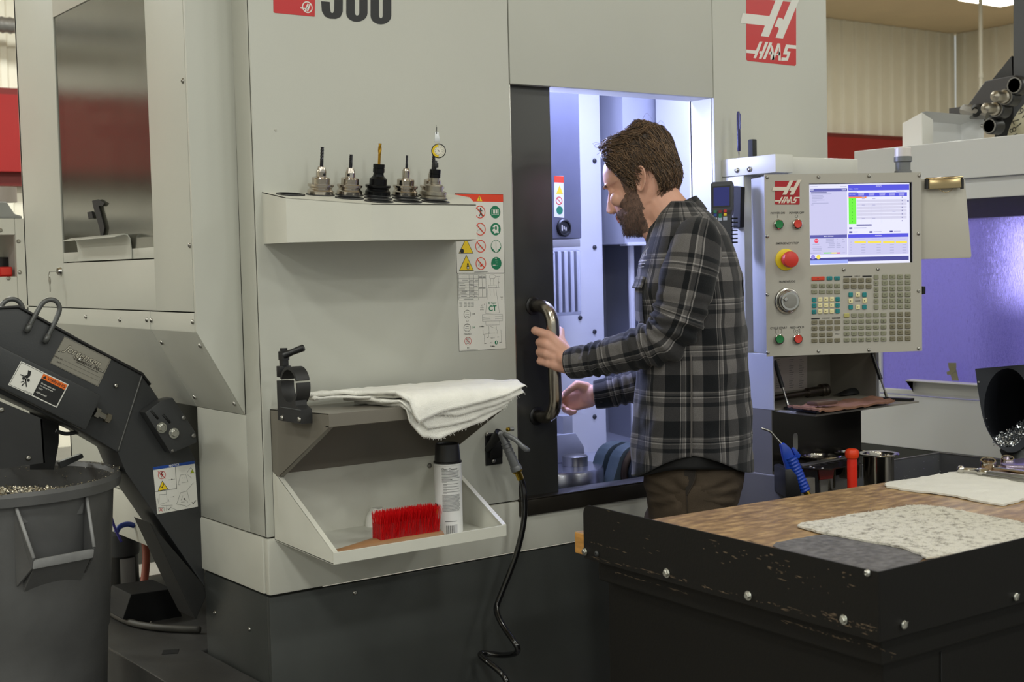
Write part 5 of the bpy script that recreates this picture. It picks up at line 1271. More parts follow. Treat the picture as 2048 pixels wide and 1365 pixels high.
# push buttons
BG = mat('button_green', (24, 120, 62), .35); BR = mat('button_red', (206, 62, 48), .35)
for (x, y, m, lb) in ((130, 392, BG, 'green button'), (264, 389, BR, 'red button'), (134, 1217, BG, 'green button'), (267, 1214, BR, 'red button')):
    o = pp_(*Z(x - 1, y), 0)
    b = MB(); b.lathe(o, pn, [(.0145, 0), (.0150, .003), (.0142, .009), (.0122, .0105), (.0120, .006), (0, .006)], 28); bz = b.build('button_bezel', CHROME, r, smooth=30)
    b = MB(); b.lathe(o, pn, [(.0117, .004), (.0117, .0105), (.0108, .0122), (.0060, .0118), (0, .0115)], 28); b.build('button_cap', m, bz, lb) if False else None
    bo = b.build('button_cap', m, bz, smooth=30); bo['label'] = lb
o = pp_(*Z(183, 645), 0)
b = MB(); b.lathe(o, pn, [(.031, 0), (.031, .003), (.028, .0045), (.018, .005), (0, .005)], 36); eb = b.build('stop_collar', mat('yellow_collar', (232, 206, 30), .4), r, smooth=30)
b = MB(); b.lathe(o, pn, [(.016, .004), (.016, .022), (.022, .026), (.0235, .032), (.0235, .040), (.0215, .046), (.012, .0495), (0, .050)], 36); b.build('stop_mushroom', mat('stop_red', (204, 52, 38), .4), eb, smooth=30)
o = pp_(*Z(192, 941), 0)
AL = mat('jog_aluminium', (190, 188, 182), .24, 1.0)
b = MB(); b.lathe(o, pn, [(.0375, 0), (.038, .004), (.036, .007), (.033, .008), (.032, .016), (.030, .018), (.0285, .026), (.0265, .028), (0, .028)], 48); jg = b.build('jog_wheel', AL, r, smooth=30)
for i in range(48):
    pass
b = MB(); b.lathe(o + pu * .0 , pn, [(.0205, .0279), (.0205, .029), (.019, .0292), (0, .0288)], 36); b.build('jog_face', mat('jog_face', (150, 148, 142), .4, .9, var=.06), jg, smooth=30)
b = MB(); b.lathe(o - pu * .015 + pv * .006, pn, [(.0062, .028), (.0062, .033), (.005, .0345), (0, .0345)], 18); b.build('finger_knob', AL, jg, smooth=30)
# keys, one object each
KT = mat('key_olive', (120, 114, 92), .45); KL = mat('key_pale_olive', (136, 136, 114), .45); KE = mat('key_teal', (22, 128, 132), .4); KC = mat('key_cream', (232, 222, 172), .45); KR = mat('key_red', (208, 62, 34), .45)
KM = {}
def key(x, y, w, h, m, mark=None):
    o = pp_(*Z(x, y), 0); hw = w / 3.591 * 3.95 / FPX / 2; hh = h / 3.591 * 3.95 / FPX / 2
    k = (round(w), round(h), m.name)
    Mk = Matrix(((pu.x, pv.x, pn.x, o.x), (pu.y, pv.y, pn.y, o.y), (pu.z, pv.z, pn.z, o.z), (0, 0, 0, 1)))
    if k not in KM:
        b = MB(); b.box((-hw, -hh, 0), (hw, hh, .0035), .0014, None, 1); me = bpy.data.meshes.new('key'); me.from_pydata([tuple(v) for v in b.v], [], b.f); me.materials.append(m); KM[k] = me
    ob = bpy.data.objects.new('key', KM[k]); C.objects.link(ob); ob.parent = r; ob.matrix_local = WM[r.name].inverted() @ Mk; WM[ob.name] = Mk
    return o
marks = []
def row(xs, y, w, h, m, dy=0):
    for i, x in enumerate(xs): o = key(x, y + dy * i, w, h, m); marks.append((x, y + dy * i, w))
row([498, 552], 779, 42, 28, KE, 0); key(416, 781, 98, 28, KR); marks.append((416, 781, 60))
for y in (833, 876): row([389, 444, 498, 553], y, 43, 30, KL)
for y in (793, 838): row([619, 672, 725, 779], y, 43, 32, KT)
row([388], 934, 33, 32, KE); row([556], 929, 33, 32, KE); row([388], 976, 33, 32, KE); row([556], 973, 33, 32, KE); row([388], 1020, 33, 32, KE); row([556], 1015, 33, 32, KE)
for y in (932, 974, 1018):
    for x in (430, 473, 515): key(x, y - (x - 430) * .03, 33, 32, KC)
for (x, y) in ((650, 897), (748, 897), (650, 987), (748, 985)): key(x, y, 33, 34, KE)
for (x, y) in ((701, 897), (650, 942), (750, 940), (701, 986)): key(x, y, 33, 34, KC)
for y in (770, 813, 857, 899, 942, 986): row([833], y, 34, 34, KL)
for y in (769, 811, 854, 898, 941, 983): row([895, 950, 1005, 1060], y, 42, 34, KL, -1)
key(621, 1046, 42, 30, KC if False else mat('key_straw', (176, 170, 104), .45))
row([674, 726, 779, 832, 886], 1045, 42, 30, KL, -1)
for y in (1090, 1134, 1178, 1222): row([621, 674, 726, 779, 832, 886], y, 42, 30, KL, -1)
for y in (1038, 1082, 1126, 1170, 1213): row([951, 1005, 1060], y, 42, 34, KT, -1)
for y in (1096, 1140, 1227): row([390, 445, 499, 554], y, 43, 30, KT, -1)
row([390, 445, 499], 1185, 43, 30, KT, -1)
sh = Sheet(W_(0, 0, .0036), pu, pn, [BLACKL]); DK = mat('key_legend', (70, 66, 52), .5); random.seed(4)
for (x, y, w) in marks:
    a, c = sh.px(*Z(x, y)); k = .0028 * w / 42 * random.uniform(.7, 1.3); sh.rect(a - k, c - .0006, a + k, c + .0006, DK)
    if random.random() < .4: sh.rect(a - k * .7, c - .0022, a + k * .6, c - .0012, DK)
for (x, y, d) in ((473, 931, 'u'), (430, 974, 'l'), (515, 972, 'r'), (473, 1017, 'd'), (701, 897, 'u'), (650, 942, 'l'), (750, 940, 'r'), (701, 986, 'd'), (473, 974, 'o'), (430, 932, 'o'), (515, 930, 'o'), (430, 1018, 'o'), (515, 1015, 'o')):
    a, c = sh.px(*Z(x, y)); k = .0022
    q = {'u': [(-k, -k * .6), (k, -k * .6), (0, k)], 'd': [(-k, k * .6), (0, -k), (k, k * .6)], 'l': [(k * .6, -k), (k * .6, k), (-k, 0)], 'r': [(-k * .6, -k), (k, 0), (-k * .6, k)], 'o': [(-k, -.0005), (k, -.0005), (k, .0005), (-k, .0005)]}[d]
    sh.poly([(a + u, c + v) for u, v in q], DK)
sh.build('key_legends', r)
# beacon on top
o = pp_(1806, 344, -.06)
b = MB(); k = 3.97 / FPX; b.lathe((o.x, o.y, W_(0, PT_).z - .006), (0, 0, 1), [(17 * k, 0), (17 * k, 10 * k), (15 * k, 11 * k), (15 * k, 27 * k), (18 * k, 29 * k), (18 * k, 38 * k), (17 * k, 39 * k)], 32); bc = b.build('beacon_base', mat('beacon_grey', (112, 114, 114), .4), r, smooth=30)
b = MB(); b.lathe((o.x, o.y, W_(0, PT_).z - .006 + 38 * k), (0, 0, 1), [(16.5 * k, 0), (16.5 * k, 17 * k), (15.5 * k, 18.5 * k), (0, 18.5 * k)], 32); b.build('beacon_lens', mat('beacon_lens', (214, 208, 204), .3), bc, smooth=30)
b = MB(); q = pp_(1844, 581, -.03); b.box(q + Vector((-.002, -.006, -.012)), q + Vector((.010, .006, .012)), .003); b.build('side_port', BLACK, r)
# clipboard hanging on the right edge
cb_ = empty('clipboard', pp_(1893, 440, -.02), 'grey clipboard plate with a brassy spring clip right of the pendant', 'clipboard')
f = lambda x, y, d=-.02: pp_(x, y, d)
b = MB(); b.prism([f(1838, 358), f(1924, 354), f(1930, 360), f(1943, 512), f(1941, 516), f(1838, 519)], -pn * .006, .001); b.build('board', mat('clipboard_grey', (184, 180, 168), .45), cb_, smooth=30)
BRS = mat('clip_nickel', (170, 150, 112), .22, 1.0)
b = MB(); b.prism([f(1856, 360, -.012), f(1919, 357, -.012), f(1921, 376, -.010), f(1856, 379, -.010)], pn * .008, .002); cl = b.build('clip_plate', BRS, cb_, smooth=30)
for x in (1853, 1924):
    b = MB(); b.tube([f(x, 358, -.006), f(x, 378, -.006)], .0055, 10); b.build('clip_ear', BLACK, cl, smooth=30)
b = MB(); b.tube([f(1852, 359, -.008), f(1925, 355, -.008)], .0045, 8); b.build('clip_roll', BRS, cl, smooth=True)
b = MB(); b.tube([f(1878, 378, -.003), f(1884, 383, -.002), f(1892, 385, -.002), f(1900, 383, -.002), f(1906, 377, -.003)], .0008, 6); b.build('wire_loop', BRS, cl, smooth=True)

# arm fixed to the machine, pillar, storage pod
XA = 1.576
r = empty('pendant_arm', (XA, 0, 1.6), 'light grey bracket arm and pillar carrying the pendant on the machine front', 'bracket')
yf = onX(1551, 308, XA).y; z1 = onX(1551, 308, XA).z; z0 = onX(1551, 345, XA).z
MB().box((XA, yf, z0), (XA + .075, -.0005, z1), .003).build('arm_channel', PAINTB, r, smooth=30)
q = onY(1580, 312, yf + .02); q2 = onY(1716, 322, yf + .02)
MB().box((XA + .0755, yf + .02, z0 - .01), (q2.x, -.02, q.z - .002), .003).build('arm_cover', PAINTB, r, smooth=30)
for (x, y) in ((1474, 341), (1499, 339)): screw(r, onX(x, y, XA - .0005), (-1, 0, 0), .0085)
yp = onX(1488, 400, XA).y
MB().box((XA, yp, .94 + .16), (XA + .10, -.0005, z0 - .001), .004).build('pillar', PAINT, r, smooth=30)
MB().box((XA + .10, yp + .03, 1.10), (XA + .25, -.0005, z0 - .001), .004).build('pillar_cover', PAINT, r, smooth=30)
# pen and stub standing on the arm
f = lambda x, y, d: onX(x, y, d)
pz = z1 + .0005
o = onX(1478, 310, XA + .03); o.z = pz
b = MB(); hpn = onX(1477, 223, XA + .03).z - pz
r2 = empty('scribing_pen', o, 'slim dark blue pen standing upright on the pendant arm', 'pen')
b = MB(); b.lathe(o, (0, 0, 1), [(.0015, 0), (.002, .012), (.0038, .022)], 14); b.build('tip', CHROME, r2, smooth=30)
b = MB(); b.lathe(o, (0, 0, 1), [(.0048, .022), (.0056, .028), (.0056, hpn * .93), (.004, hpn * .97), (.0035, hpn), (0, hpn)], 16); b.build('barrel', mat('pen_blue', (36, 34, 84), .3), r2, smooth=30)
b = MB(); b.box(o + Vector((-.0015, -.0085, hpn * .62)), o + Vector((.0015, -.0055, hpn * .95)), .0007); b.build('pocket_clip', mat('pen_blue', (36, 34, 84), .3), r2)
o = onX(1505, 306, XA + .03); o.z = pz
b = MB(); b.box(o + Vector((-.010, -.010, 0)), o + Vector((.010, .010, onX(1504, 279, XA + .03).z - pz)), .004); tag(b.build('rubber_stub', mat('rubber_black', (38, 40, 38), .7, bump=.6, bscale=300), smooth=30), 'short black rubber block standing on the pendant arm beside the pen', 'block')
# hand-held remote hanging on the pillar side
r = empty('remote_jog_handle', onX(1447, 420, XA - .05), 'dark grey handheld remote with small blue screen hanging beside the man', 'remote control')
XR_ = XA - .085
dq = lambda x, y, d=0: onD(x, y, 3.98 - d)
RG = mat('remote_grey', (58, 60, 66), .45)
b = MB(); back = fw * .055 + rt * .012
b.prism([dq(1421, 368), dq(1426, 364), dq(1464, 362), dq(1466, 366), dq(1466, 418), dq(1463, 430), dq(1464, 490), dq(1440, 490), dq(1430, 448), dq(1422, 424)], back, .003); b.build('case', RG, r, smooth=30)
b = MB(); b.prism([dq(1421.8, 425, .0015), dq(1465, 420, .0015), dq(1463, 428, .0015), dq(1423.5, 432, .0015)], back * .5); b.build('case_band', BLACK, r)
sh = Sheet(dq(1445, 400, .0006), rt, -fw, [BLACK]); Q2 = lambda x, y: sh.px(x, y)
sh.poly([Q2(1424.5, 373), Q2(1461, 371), Q2(1461, 414), Q2(1424.5, 416)], BLACK); sh.poly([Q2(1427, 376), Q2(1459, 374), Q2(1459, 411), Q2(1427, 413)], mat('remote_screen', (62, 68, 158), .12, emit=.35), .0003)
for (x, y, m) in ((1430, 421, GREENL), (1430, 428, BLUEL), (1450, 420, REDL), (1450, 427, YELL), (1440, 421, mat('dark_red_print', (120, 30, 30), .4))): sh.poly([Q2(x - 3, y), Q2(x + 3, y - .3), Q2(x + 3, y + 5), Q2(x - 3, y + 5.3)], m, .0025)
for (x, y) in ((1430, 436), (1440, 435), (1450, 434)): sh.poly([Q2(x - 4, y), Q2(x + 4, y - .3), Q2(x + 4, y + 7), Q2(x - 4, y + 7.3)], mat('remote_light_key', (176, 186, 206), .4), .0025)
sh.poly([Q2(1437, 428), Q2(1443, 427.7), Q2(1443, 436), Q2(1437, 436.3)], GREENL, .003)
sh.build('remote_print', r)
for i in range(7):
    b = MB(); q = dq(1466, 437 + 8 * i); b.box(q + Vector((-.004, -.004, -.002)), q + Vector((.016, .03, .002)), .001); b.build('grip_rib', BLACK, r)
b = MB(); b.prism([onX(1466, 372, XA - .02), onX(1482, 374, XA - .02), onX(1480, 455, XA - .02), onX(1466, 458, XA - .02)], (.018, 0, 0), .002); b.build('holster', BLACKM, r)

# ---------------- pod below: open locker with drop-down lid, stainless cups, blow gun, hammer
YB = -.205; XB = 2.065
POD = mat('pod_grey', (186, 187, 190), .4); PODI = mat('pod_inner', (136, 130, 118), .5); PODD = mat('pod_dark_steel', (62, 60, 56), .22, .75); PODL = mat('pod_lower', (120, 117, 110), .45)
zb = .940; zt = 1.108
r = empty('storage_locker', (XA, 0, zb), 'grey open locker under the pendant with a drop down lid on gas struts', 'locker')
MB().box((XA, YB, zb), (XA + .004, -.0005, zt), .001).build('side_panel', POD, r)
MB().box((XB - .004, YB, zb), (XB, -.0005, zt), .001).build('side_panel', POD, r)
MB().box((XA + .004, YB, zt - .004), (XB - .004, -.0005, zt)).build('roof_panel', POD, r)
MB().box((XA + .004, YB, zb), (XB - .004, -.0005, zb + .004)).build('floor_panel', PODI, r)
MB().box((XA + .004, -.006, zb + .004), (XB - .004, -.0005, zt - .004)).build('back_panel', PODI, r)
MB().box((XB - .006, YB + .01, zb + .004), (XB - .004, -.006, zt - .004)).build('inner_side', PODI, r)
sh = Sheet((0, -.0064, 0), (1, 0, 0), (0, -1, 0), [mat('chart_paper', (188, 176, 168), .5)]); Q3 = lambda x, y: sh.px(x, y)
sh.poly([Q3(1540, 718), Q3(1614, 712), Q3(1614, 778), Q3(1540, 786)], mat('chart_paper', (188, 176, 168), .5))
for j in range(14):
    for x in (1552, 1578, 1598): a, c = Q3(x, 720 + 4.3 * j); sh.rect(a, c - .0007, a + .022 - .004 * ((j * 7 + x) % 3), c + .0007, GREYL, .0002)
sh.build('chart', r)
LDM = mat('lid_grey', (146, 142, 132), .4)
f = lambda x, y, z=zb: onZ(x, y, z)
LA, LB, LC, LD = f(1548, 820), f(1631, 830), f(1838, 802), f(1760, 797)
b = MB(); b.prism([LA, LB, LC, LD], (0, 0, -.006), .001); lid = b.build('drop_lid', LDM, r)
b = MB(); b.prism([LA + Vector((.02, -.02, .001)), LB + Vector((.012, .006, .001)), LB + Vector((.03, .006, .001)), LA + Vector((.045, -.02, .001))], (0, 0, .008), .001); b.build('lid_rail', BLACK, lid)
b = MB(); b.prism([LD + Vector((-.06, -.02, .001)), LC + Vector((-.035, .006, .001)), LC + Vector((-.015, .006, .001)), LD + Vector((-.03, -.02, .001))], (0, 0, .008), .001); b.build('lid_rail', BLACK, lid)
for (p, q, xx) in (((1549, 722), (1577, 815), XA + .012), ((1744, 707), (1774, 796), XB - .05)):
    A = onX(*p, xx) if xx < 1.7 else onX(*p, XB - .085); 
    A = onY(*p, YB + .02); B = onZ(*q, zb + .008)
    b = MB(); m_ = A.lerp(B, .58); b.tube([A, m_], .0065, 12); gs = b.build('gas_strut', BLACK, r, smooth=30)
    b = MB(); b.tube([m_, A.lerp(B, .88)], .003, 8); b.build('strut_rod', STEEL, gs, smooth=30)
    b = MB(); b.tube([A.lerp(B, .87), B], .0052, 10); b.build('strut_end', CHROME, gs, smooth=30)
# things lying in it
MAT_B = mat('brown_leather', (140, 100, 78), .8, bump=.5, bscale=200, var=.15, vscale=20)
cp4 = [f(1575, 818, zb + .012), f(1640, 826, zb + .012), f(1790, 803, zb + .012), f(1745, 795, zb + .012)]
rows = []
for j in range(16):
    rows.append([cp4[0].lerp(cp4[3], i / 29).lerp(cp4[1].lerp(cp4[2], i / 29), j / 15) + Vector((0, 0, .004 + .005 * nz(i * .22, j * .3, 4) + .004 * nz(i * .6, j * .7, 2) + (.006 if i in (0, 1) else 0))) for i in range(30)])
b = MB(); b.grid(rows); b.grid([[p - Vector((0, 0, .006)) for p in q] for q in rows]); n_ = 16 * 30; rim = [j * 30 for j in range(16)] + [450 + i for i in range(1, 30)] + [j * 30 + 29 for j in range(14, -1, -1)] + [i for i in range(28, 0, -1)]
for k in range(len(rim)): b.f.append((rim[k], rim[(k + 1) % len(rim)], rim[(k + 1) % len(rim)] + n_, rim[k] + n_)); b.m.append(0)
tag(b.build('leather_pad', MAT_B, smooth=50), 'brown leather pad lying on the open locker lid', 'pad')
q = f(1640, 808, zb + .026)
b = MB(); b.box(q + Vector((-.045, -.030, -.002)), q + Vector((.045, .012, .010)), .005); tag(b.build('leather_wallet', mat('dark_brown_leather', (84, 60, 50), .6, bump=.3, bscale=200), smooth=30), 'small dark brown wallet on the leather pad', 'wallet')
A = onY(1545, 797, -.06); B = onY(1640, 782, -.06)
b = MB(); b.tube([A, A.lerp(B, .7), A.lerp(B, .72), B], [.010, .010, .016, .016], 16); 
t_ = empty('torque_wrench', A, 'dark metal wrench lying at the back of the locker', 'wrench')
b.build('shaft', mat('gunmetal', (88, 80, 72), .35, .9), t_, smooth=30)
b = MB(); b.lathe(B, (B - A), [(.017, 0), (.021, .004), (.021, .012), (.017, .016), (.021, .02), (.021, .03), (.014, .034), (0, .034)], 16); b.build('knurled_head', mat('gunmetal', (88, 80, 72), .35, .9), t_, smooth=30)
rows = []; q = onZ(1695, 790, zb + .005)
for i in range(12):
    t = i / 11; rows.append([q + Vector((-.06 + .16 * t, .02 * math.cos(a) - .01, .004 + (.016 + .006 * nz(t * 5, a, 1)) * math.sin(a) * math.sin(PI * min(.97, max(.03, t))))) for a in [PI * k / 8 for k in range(9)]])
b = MB(); b.grid(rows); tag(b.build('black_strap', BLACKM, smooth=50), 'crumpled black strap at the back of the locker', 'strap')
# dark lower bay
yd = onX(1545, 880, XA).y + .04
r = empty('tool_bay', (XA, 0, .5), 'dark recessed bay under the locker with a slotted steel back', 'bay')
zf = onY(1640, 905, yd).z
MB().box((XA, -.195, .745), (XA + .003, -.0005, zb - .0005)).build('side_panel', PODL, r)
MB().box((XA + .003, yd, .70), (2.03, yd + .004, zb - .001)).build('slotted_back', PODD, r)
c0 = onY(1591, 885, yd - .0006)
k = 4.15 / FPX
MB().prism([c0 + Vector((7 * k * math.cos(a), 0, (12 * k if math.sin(a) >= 0 else -12 * k) + 7 * k * math.sin(a))) for a in [2 * PI * i / 24 for i in range(24)]], (0, .0005, 0)).build('slot', mat('slot_light', (150, 148, 140), .5), r)
MB().box((XA - .012, -.32, .20), (XA + .05, -.0005, .744), .003).build('lower_side', PODL, r)
MB().box((XA + .05, -.12, .20), (2.03, -.0005, .70), .003).build('lower_front', PODL, r)
# cup shelf with stainless cups
zs_ = .775
f = lambda x, y, z=zs_: onZ(x, y, z)
r = empty('cup_shelf', f(1680, 915), 'dark steel slotted shelf with round openings for stainless cups', 'shelf')
ta, tb, tc, td = f(1590, 925), f(1655, 936), f(1800, 912), f(1735, 897)
c1, c2 = f(1757, 909), f(1640, 910)
MB().prism([f(1560, 912), f(1600, 936), f(1665, 938), f(1722, 926), f(1716, 902), f(1640, 900)], (0, 0, -.004)).build('shelf_plate', mat('shelf_steel', (72, 68, 62), .25, .8), r)
b = MB(); b.prism([f(1600, 930, zs_ + .001), f(1606, 934, zs_ + .001), f(1712, 914, zs_ + .001), f(1710, 910, zs_ + .001)], (0, 0, .003)); b.build('bright_edge', GALV, r)
for i in range(5):
    b = MB(); A = f(1648 + 13 * i, 929 - 2.4 * i, zs_ + .0004); b.box(A + Vector((-.004, -.012, 0)), A + Vector((.004, .012, .0006)), .0002); b.build('slot', BLACKM, r)
MB().prism([onY(1604, 938, -.30), onY(1634, 942, -.30), onY(1642, 1010, -.30), onY(1600, 1010, -.30)], (0, .004, 0)).build('bracket_leg', BLACK, r)
MB().prism([onY(1637, 940, -.29), onY(1669, 936, -.29), onY(1666, 958, -.29), onY(1640, 960, -.29)], (0, .004, 0)).build('red_tab', mat('shelf_red_tab', (150, 40, 26), .4), r)
MB().prism([onY(1640, 961, -.29), onY(1656, 959, -.29), onY(1656, 1000, -.29), onY(1642, 1003, -.29)], (0, .004, 0)).build('leg_plate', PODL, r)
for (x, y) in ((1621, 934), (1628, 936.5), (1645, 937.5)): screw(r, f(x, y, zs_ + .001), (0, 0, 1), .004)
SS = mat('stainless', (180, 174, 164), .16, 1.0)
def cup(c, rad, h, label):
    b = MB(); b.lathe((c.x, c.y, c.z - h), (0, 0, 1), [(0, 0), (rad * .86, 0), (rad * .9, .006), (rad * .93, h - .004), (rad * 1.22, h - .002), (rad * 1.25, h + .001), (rad * 1.22, h + .0035), (rad * .95, h + .002), (rad * .90, h - .006), (rad * .86, .01), (0, .01)], 40)
    return tag(b.build('steel_cup', SS, smooth=35), label, 'cup', 'stainless cups in the shelf')
k = 4.2 / FPX
cup(f(1757, 909, zs_ + .004), 33 * k, .145, 'stainless steel cup standing nearest the pale machine, rightmost in the shelf')
cup(f(1640, 913, zs_ + .006), 34 * k, .10, 'stainless steel cup behind the blue air gun, leftmost in the shelf')
cup(f(1700, 905, zs_ + .002), 26 * k, .08, 'stainless steel cup half hidden behind the orange handle')
# orange dead-blow handle
ho = onD(1704, 908, 4.02)
r = empty('orange_handle', ho, 'bright orange rubber tool handle hanging through the shelf', 'tool handle')
OR = mat('orange_rubber', (238, 66, 22), .4, bump=.2, bscale=120)
k = 4.02 / FPX; dv = Vector((0, 0, -1))
b = MB(); b.lathe(ho + Vector((0, 0, -9 * k)), (0, 0, 1), [(9 * k, -2 * k), (12.5 * k, 1 * k), (13.8 * k, 6 * k), (13.8 * k, 12 * k), (12 * k, 17 * k), (7 * k, 19 * k), (0, 19.3 * k)], 28); b.build('knob', OR, r, smooth=30)
b = MB(); b.lathe(ho + Vector((0, 0, -9 * k)), (0, 0, -1), [(9.5 * k, 0), (10.3 * k, 8 * k), (10 * k, 60 * k), (11 * k, 90 * k)], 24); b.build('grip', mat('orange_red_rubber', (226, 44, 20), .4, bump=.3, bscale=90), r, smooth=30)
# blue blow gun in a black clip
r = empty('blow_gun', onD(1590, 930, 3.95), 'blue pistol air gun with bent steel nozzle in a black clip', 'air gun')
BL = mat('gun_blue', (28, 68, 176), .32); dd = lambda x, y, d=0: onD(x, y, 3.95 + d)
b = MB(); b.tube(smooth_path([dd(1522, 857), dd(1532, 860), dd(1541, 864), dd(1549, 873), dd(1566, 892)], 5), .0032, 10); b.build('nozzle', STEEL, r, smooth=True)
b = MB(); b.prism([dd(1561, 889, -.012), dd(1570, 887, -.012), dd(1582, 898, -.012), dd(1590, 915, -.012), dd(1586, 938, -.012), dd(1574, 942, -.012), dd(1566, 915, -.012)], fw * .026, .004); b.build('gun_head', BL, r, smooth=40)
b = MB(); b.prism([dd(1584, 897, -.006), dd(1590, 896, -.006), dd(1602, 911, -.006), dd(1599, 918, -.006), dd(1592, 917, -.006)], fw * .014, .002); b.build('trigger', BL, r, smooth=40)
b = MB(); A, B = dd(1580, 915), dd(1611, 983); n_ = 34
b.tube([A.lerp(B, i / n_) for i in range(n_ + 1)], [.0185 - .0035 * i / n_ + (.0018 if i % 3 == 0 else 0) for i in range(n_ + 1)], 16); b.build('ribbed_grip', BL, r, smooth=40)
b = MB(); b.tube([B, dd(1617, 993), dd(1622, 1004)], [.009, .010, .008], 10); b.build('brass_end', mat('brass', (198, 164, 62), .25, 1.0), r, smooth=30)
b = MB(); b.prism([dd(1570, 940, -.018), dd(1582, 938, -.018), dd(1594, 952, -.018), dd(1604, 996, -.018), dd(1571, 996, -.018)], fw * .17, .004); tag(b.build('gun_clip', BLACK, smooth=40), 'black curved clip holding the blue air gun', 'clip')

# ================================================================== workbench in front
PZ, TZB = .9, .836
A0 = Vector((.255, -1.663, 0)); A1 = Vector((.300, -.868, 0)); e1 = (A1 - A0).normalized(); e2 = Vector((1, 0, 0)); LEN = (A1 - A0).length
def paint_worn(name, rgb, worn, th, sc, an):
    m = mat(name, rgb, .55, bump=.12, bscale=200, spec=.25); nt = m.node_tree; N = nt.nodes; L = nt.links; b = N['Principled BSDF']
    tc = N.new('ShaderNodeTexCoord'); mp = N.new('ShaderNodeMapping'); mp.inputs['Scale'].default_value = an
    n = N.new('ShaderNodeTexNoise'); n.inputs['Scale'].default_value = sc; n.inputs['Detail'].default_value = 8; n.inputs['Roughness'].default_value = .7
    r_ = N.new('ShaderNodeValToRGB'); r_.color_ramp.elements[0].position = th; r_.color_ramp.elements[1].position = th + .03
    r_.color_ramp.elements[0].color = lin(rgb) + (1,); r_.color_ramp.elements[1].color = lin(worn) + (1,)
    L.new(tc.outputs['Object'], mp.inputs[0]); L.new(mp.outputs[0], n.inputs['Vector']); L.new(n.outputs['Fac'], r_.inputs[0]); L.new(r_.outputs[0], b.inputs['Base Color'])
    return m
BK = paint_worn('worn_black_paint', (13, 11, 8), (84, 72, 56), .755, 9, (1, .35, 1.6))
BK2 = paint_worn('bench_black', (12, 10, 7), (44, 37, 28), .76, 14, (1, 1, .3))
OAK = mat('bench_wood', (160, 130, 90), .45, bump=.15, bscale=60, var=.34, vscale=20, aniso=(1.0, 2.4, 2.4))
nt = OAK.node_tree; N_ = nt.nodes; mpn = [q for q in N_ if q.type == 'MAPPING'][0]; rp = [q for q in N_ if q.type == 'VALTORGB'][0]
rp.color_ramp.elements[0].color = lin((126, 99, 68)) + (1,); rp.color_ramp.elements[1].color = lin((182, 150, 104)) + (1,); rp.color_ramp.elements[0].position = .36; rp.color_ramp.elements[1].position = .66
e_ = rp.color_ramp.elements.new(.5); e_.color = lin((150, 120, 82)) + (1,)
n2 = N_.new('ShaderNodeTexNoise'); n2.inputs['Scale'].default_value = 70; n2.inputs['Detail'].default_value = 8; n2.inputs['Roughness'].default_value = .75
mx = N_.new('ShaderNodeMix'); mx.data_type = 'RGBA'; mx.blend_type = 'OVERLAY'; mx.inputs[0].default_value = .6
nt.links.new(mpn.outputs[0], n2.inputs['Vector']); nt.links.new(rp.outputs[0], mx.inputs[6]); nt.links.new(n2.outputs['Fac'], mx.inputs[7]); nt.links.new(mx.outputs[2], N_['Principled BSDF'].inputs['Base Color'])
OAKE = mat('bench_wood_edge', (178, 128, 62), .45, bump=.15, bscale=60, var=.3, vscale=14, aniso=(1, 1, 6))
def q3(v, z): return Vector((v.x, v.y, z))
r = empty('workbench', (1.0, -1.3, 0), 'black steel workbench with worn wooden top in the right foreground', 'workbench')
top = [q3(A0 + e1 * .004 + e2 * .004, TZB), q3(A0 + e1 * (LEN + .038) + e2 * .004, TZB), Vector((.778, -.848, TZB)), Vector((1.257, -.872, TZB)), Vector((1.577, -.900, TZB)), Vector((1.95, -.922, TZB)), Vector((1.95, -1.659, TZB))]
b = MB(); b.prism(top, (0, 0, -.045), .003)
tp = b.build('worktop', [OAK, OAKE], r)
for p in tp.data.polygons:
    if abs(p.normal.z) < .5: p.material_index = 1
# angle plates standing round the top
b = MB(); c_ = .022
prof = [(0, .787), (0, PZ)] + [(LEN - c_ + c_ * math.sin(a), PZ - c_ + c_ * math.cos(a)) for a in [PI / 2 * i / 6 for i in range(7)]] + [(LEN, .787)]
b.prism([q3(A0 + e1 * t, z) for t, z in prof], e2 * .0035, .0006); pl1 = b.build('left_upstand', BK, r)
b = MB(); b.prism([q3(A0 + e2 * t, z) for t, z in ((.0036, .787), (.0036, PZ), (1.7, PZ), (1.7, .787))], (0, .0035, 0), .0006); pl2 = b.build('front_upstand', BK, r)
# cabinet
i1, i2 = .030, .055
def cab(name, ins, z0, z1, m):
    P4 = [A0 + e1 * ins * .7 + e2 * ins, A0 + e1 * (LEN - .01) + e2 * ins, Vector((1.93, -.95, 0)), Vector((1.93, -1.663 + ins * .7, 0))]
    b = MB(); b.prism([q3(p, z0) for p in P4], (0, 0, z1 - z0), .003); return b.build(name, m, r)
cab('apron', i1, .738, .7905, BK2); cb2 = cab('cabinet', i2, .0, .7375, BK2)
p = onY(1883, 1330, -1.6265)
MB().box((p.x - .0012, -1.6266, .02), (p.x + .0012, -1.6240, .725)).build('door_gap', BLACKM, r)
nl_ = Vector((-e1.y, e1.x, 0))
def onL(x, y): return onP(x, y, q3(A0, .8) + nl_ * .0004, nl_)
for (x, y, k, rr) in ((1170, 1104, 'hex', .0055), (1194, 1108, 'button', .006), (1334, 1147, 'hex', .0062), (1497, 1192, 'hex', .0058), (1688, 1240, 'hex', .0056), (1735, 1147, 'button', .0064)):
    screw(r, onL(x, y), nl_, rr, (DGREY if x == 1194 else mat('zinc', (190, 190, 184), .25, 1.0)), 'bolt', k)
for (x, y) in ((1806, 1250), (2030, 1194)): screw(r, onY(x, y, -1.6634), (0, -1, 0), .0072, mat('zinc', (190, 190, 184), .25, 1.0), 'bolt', 'slot')
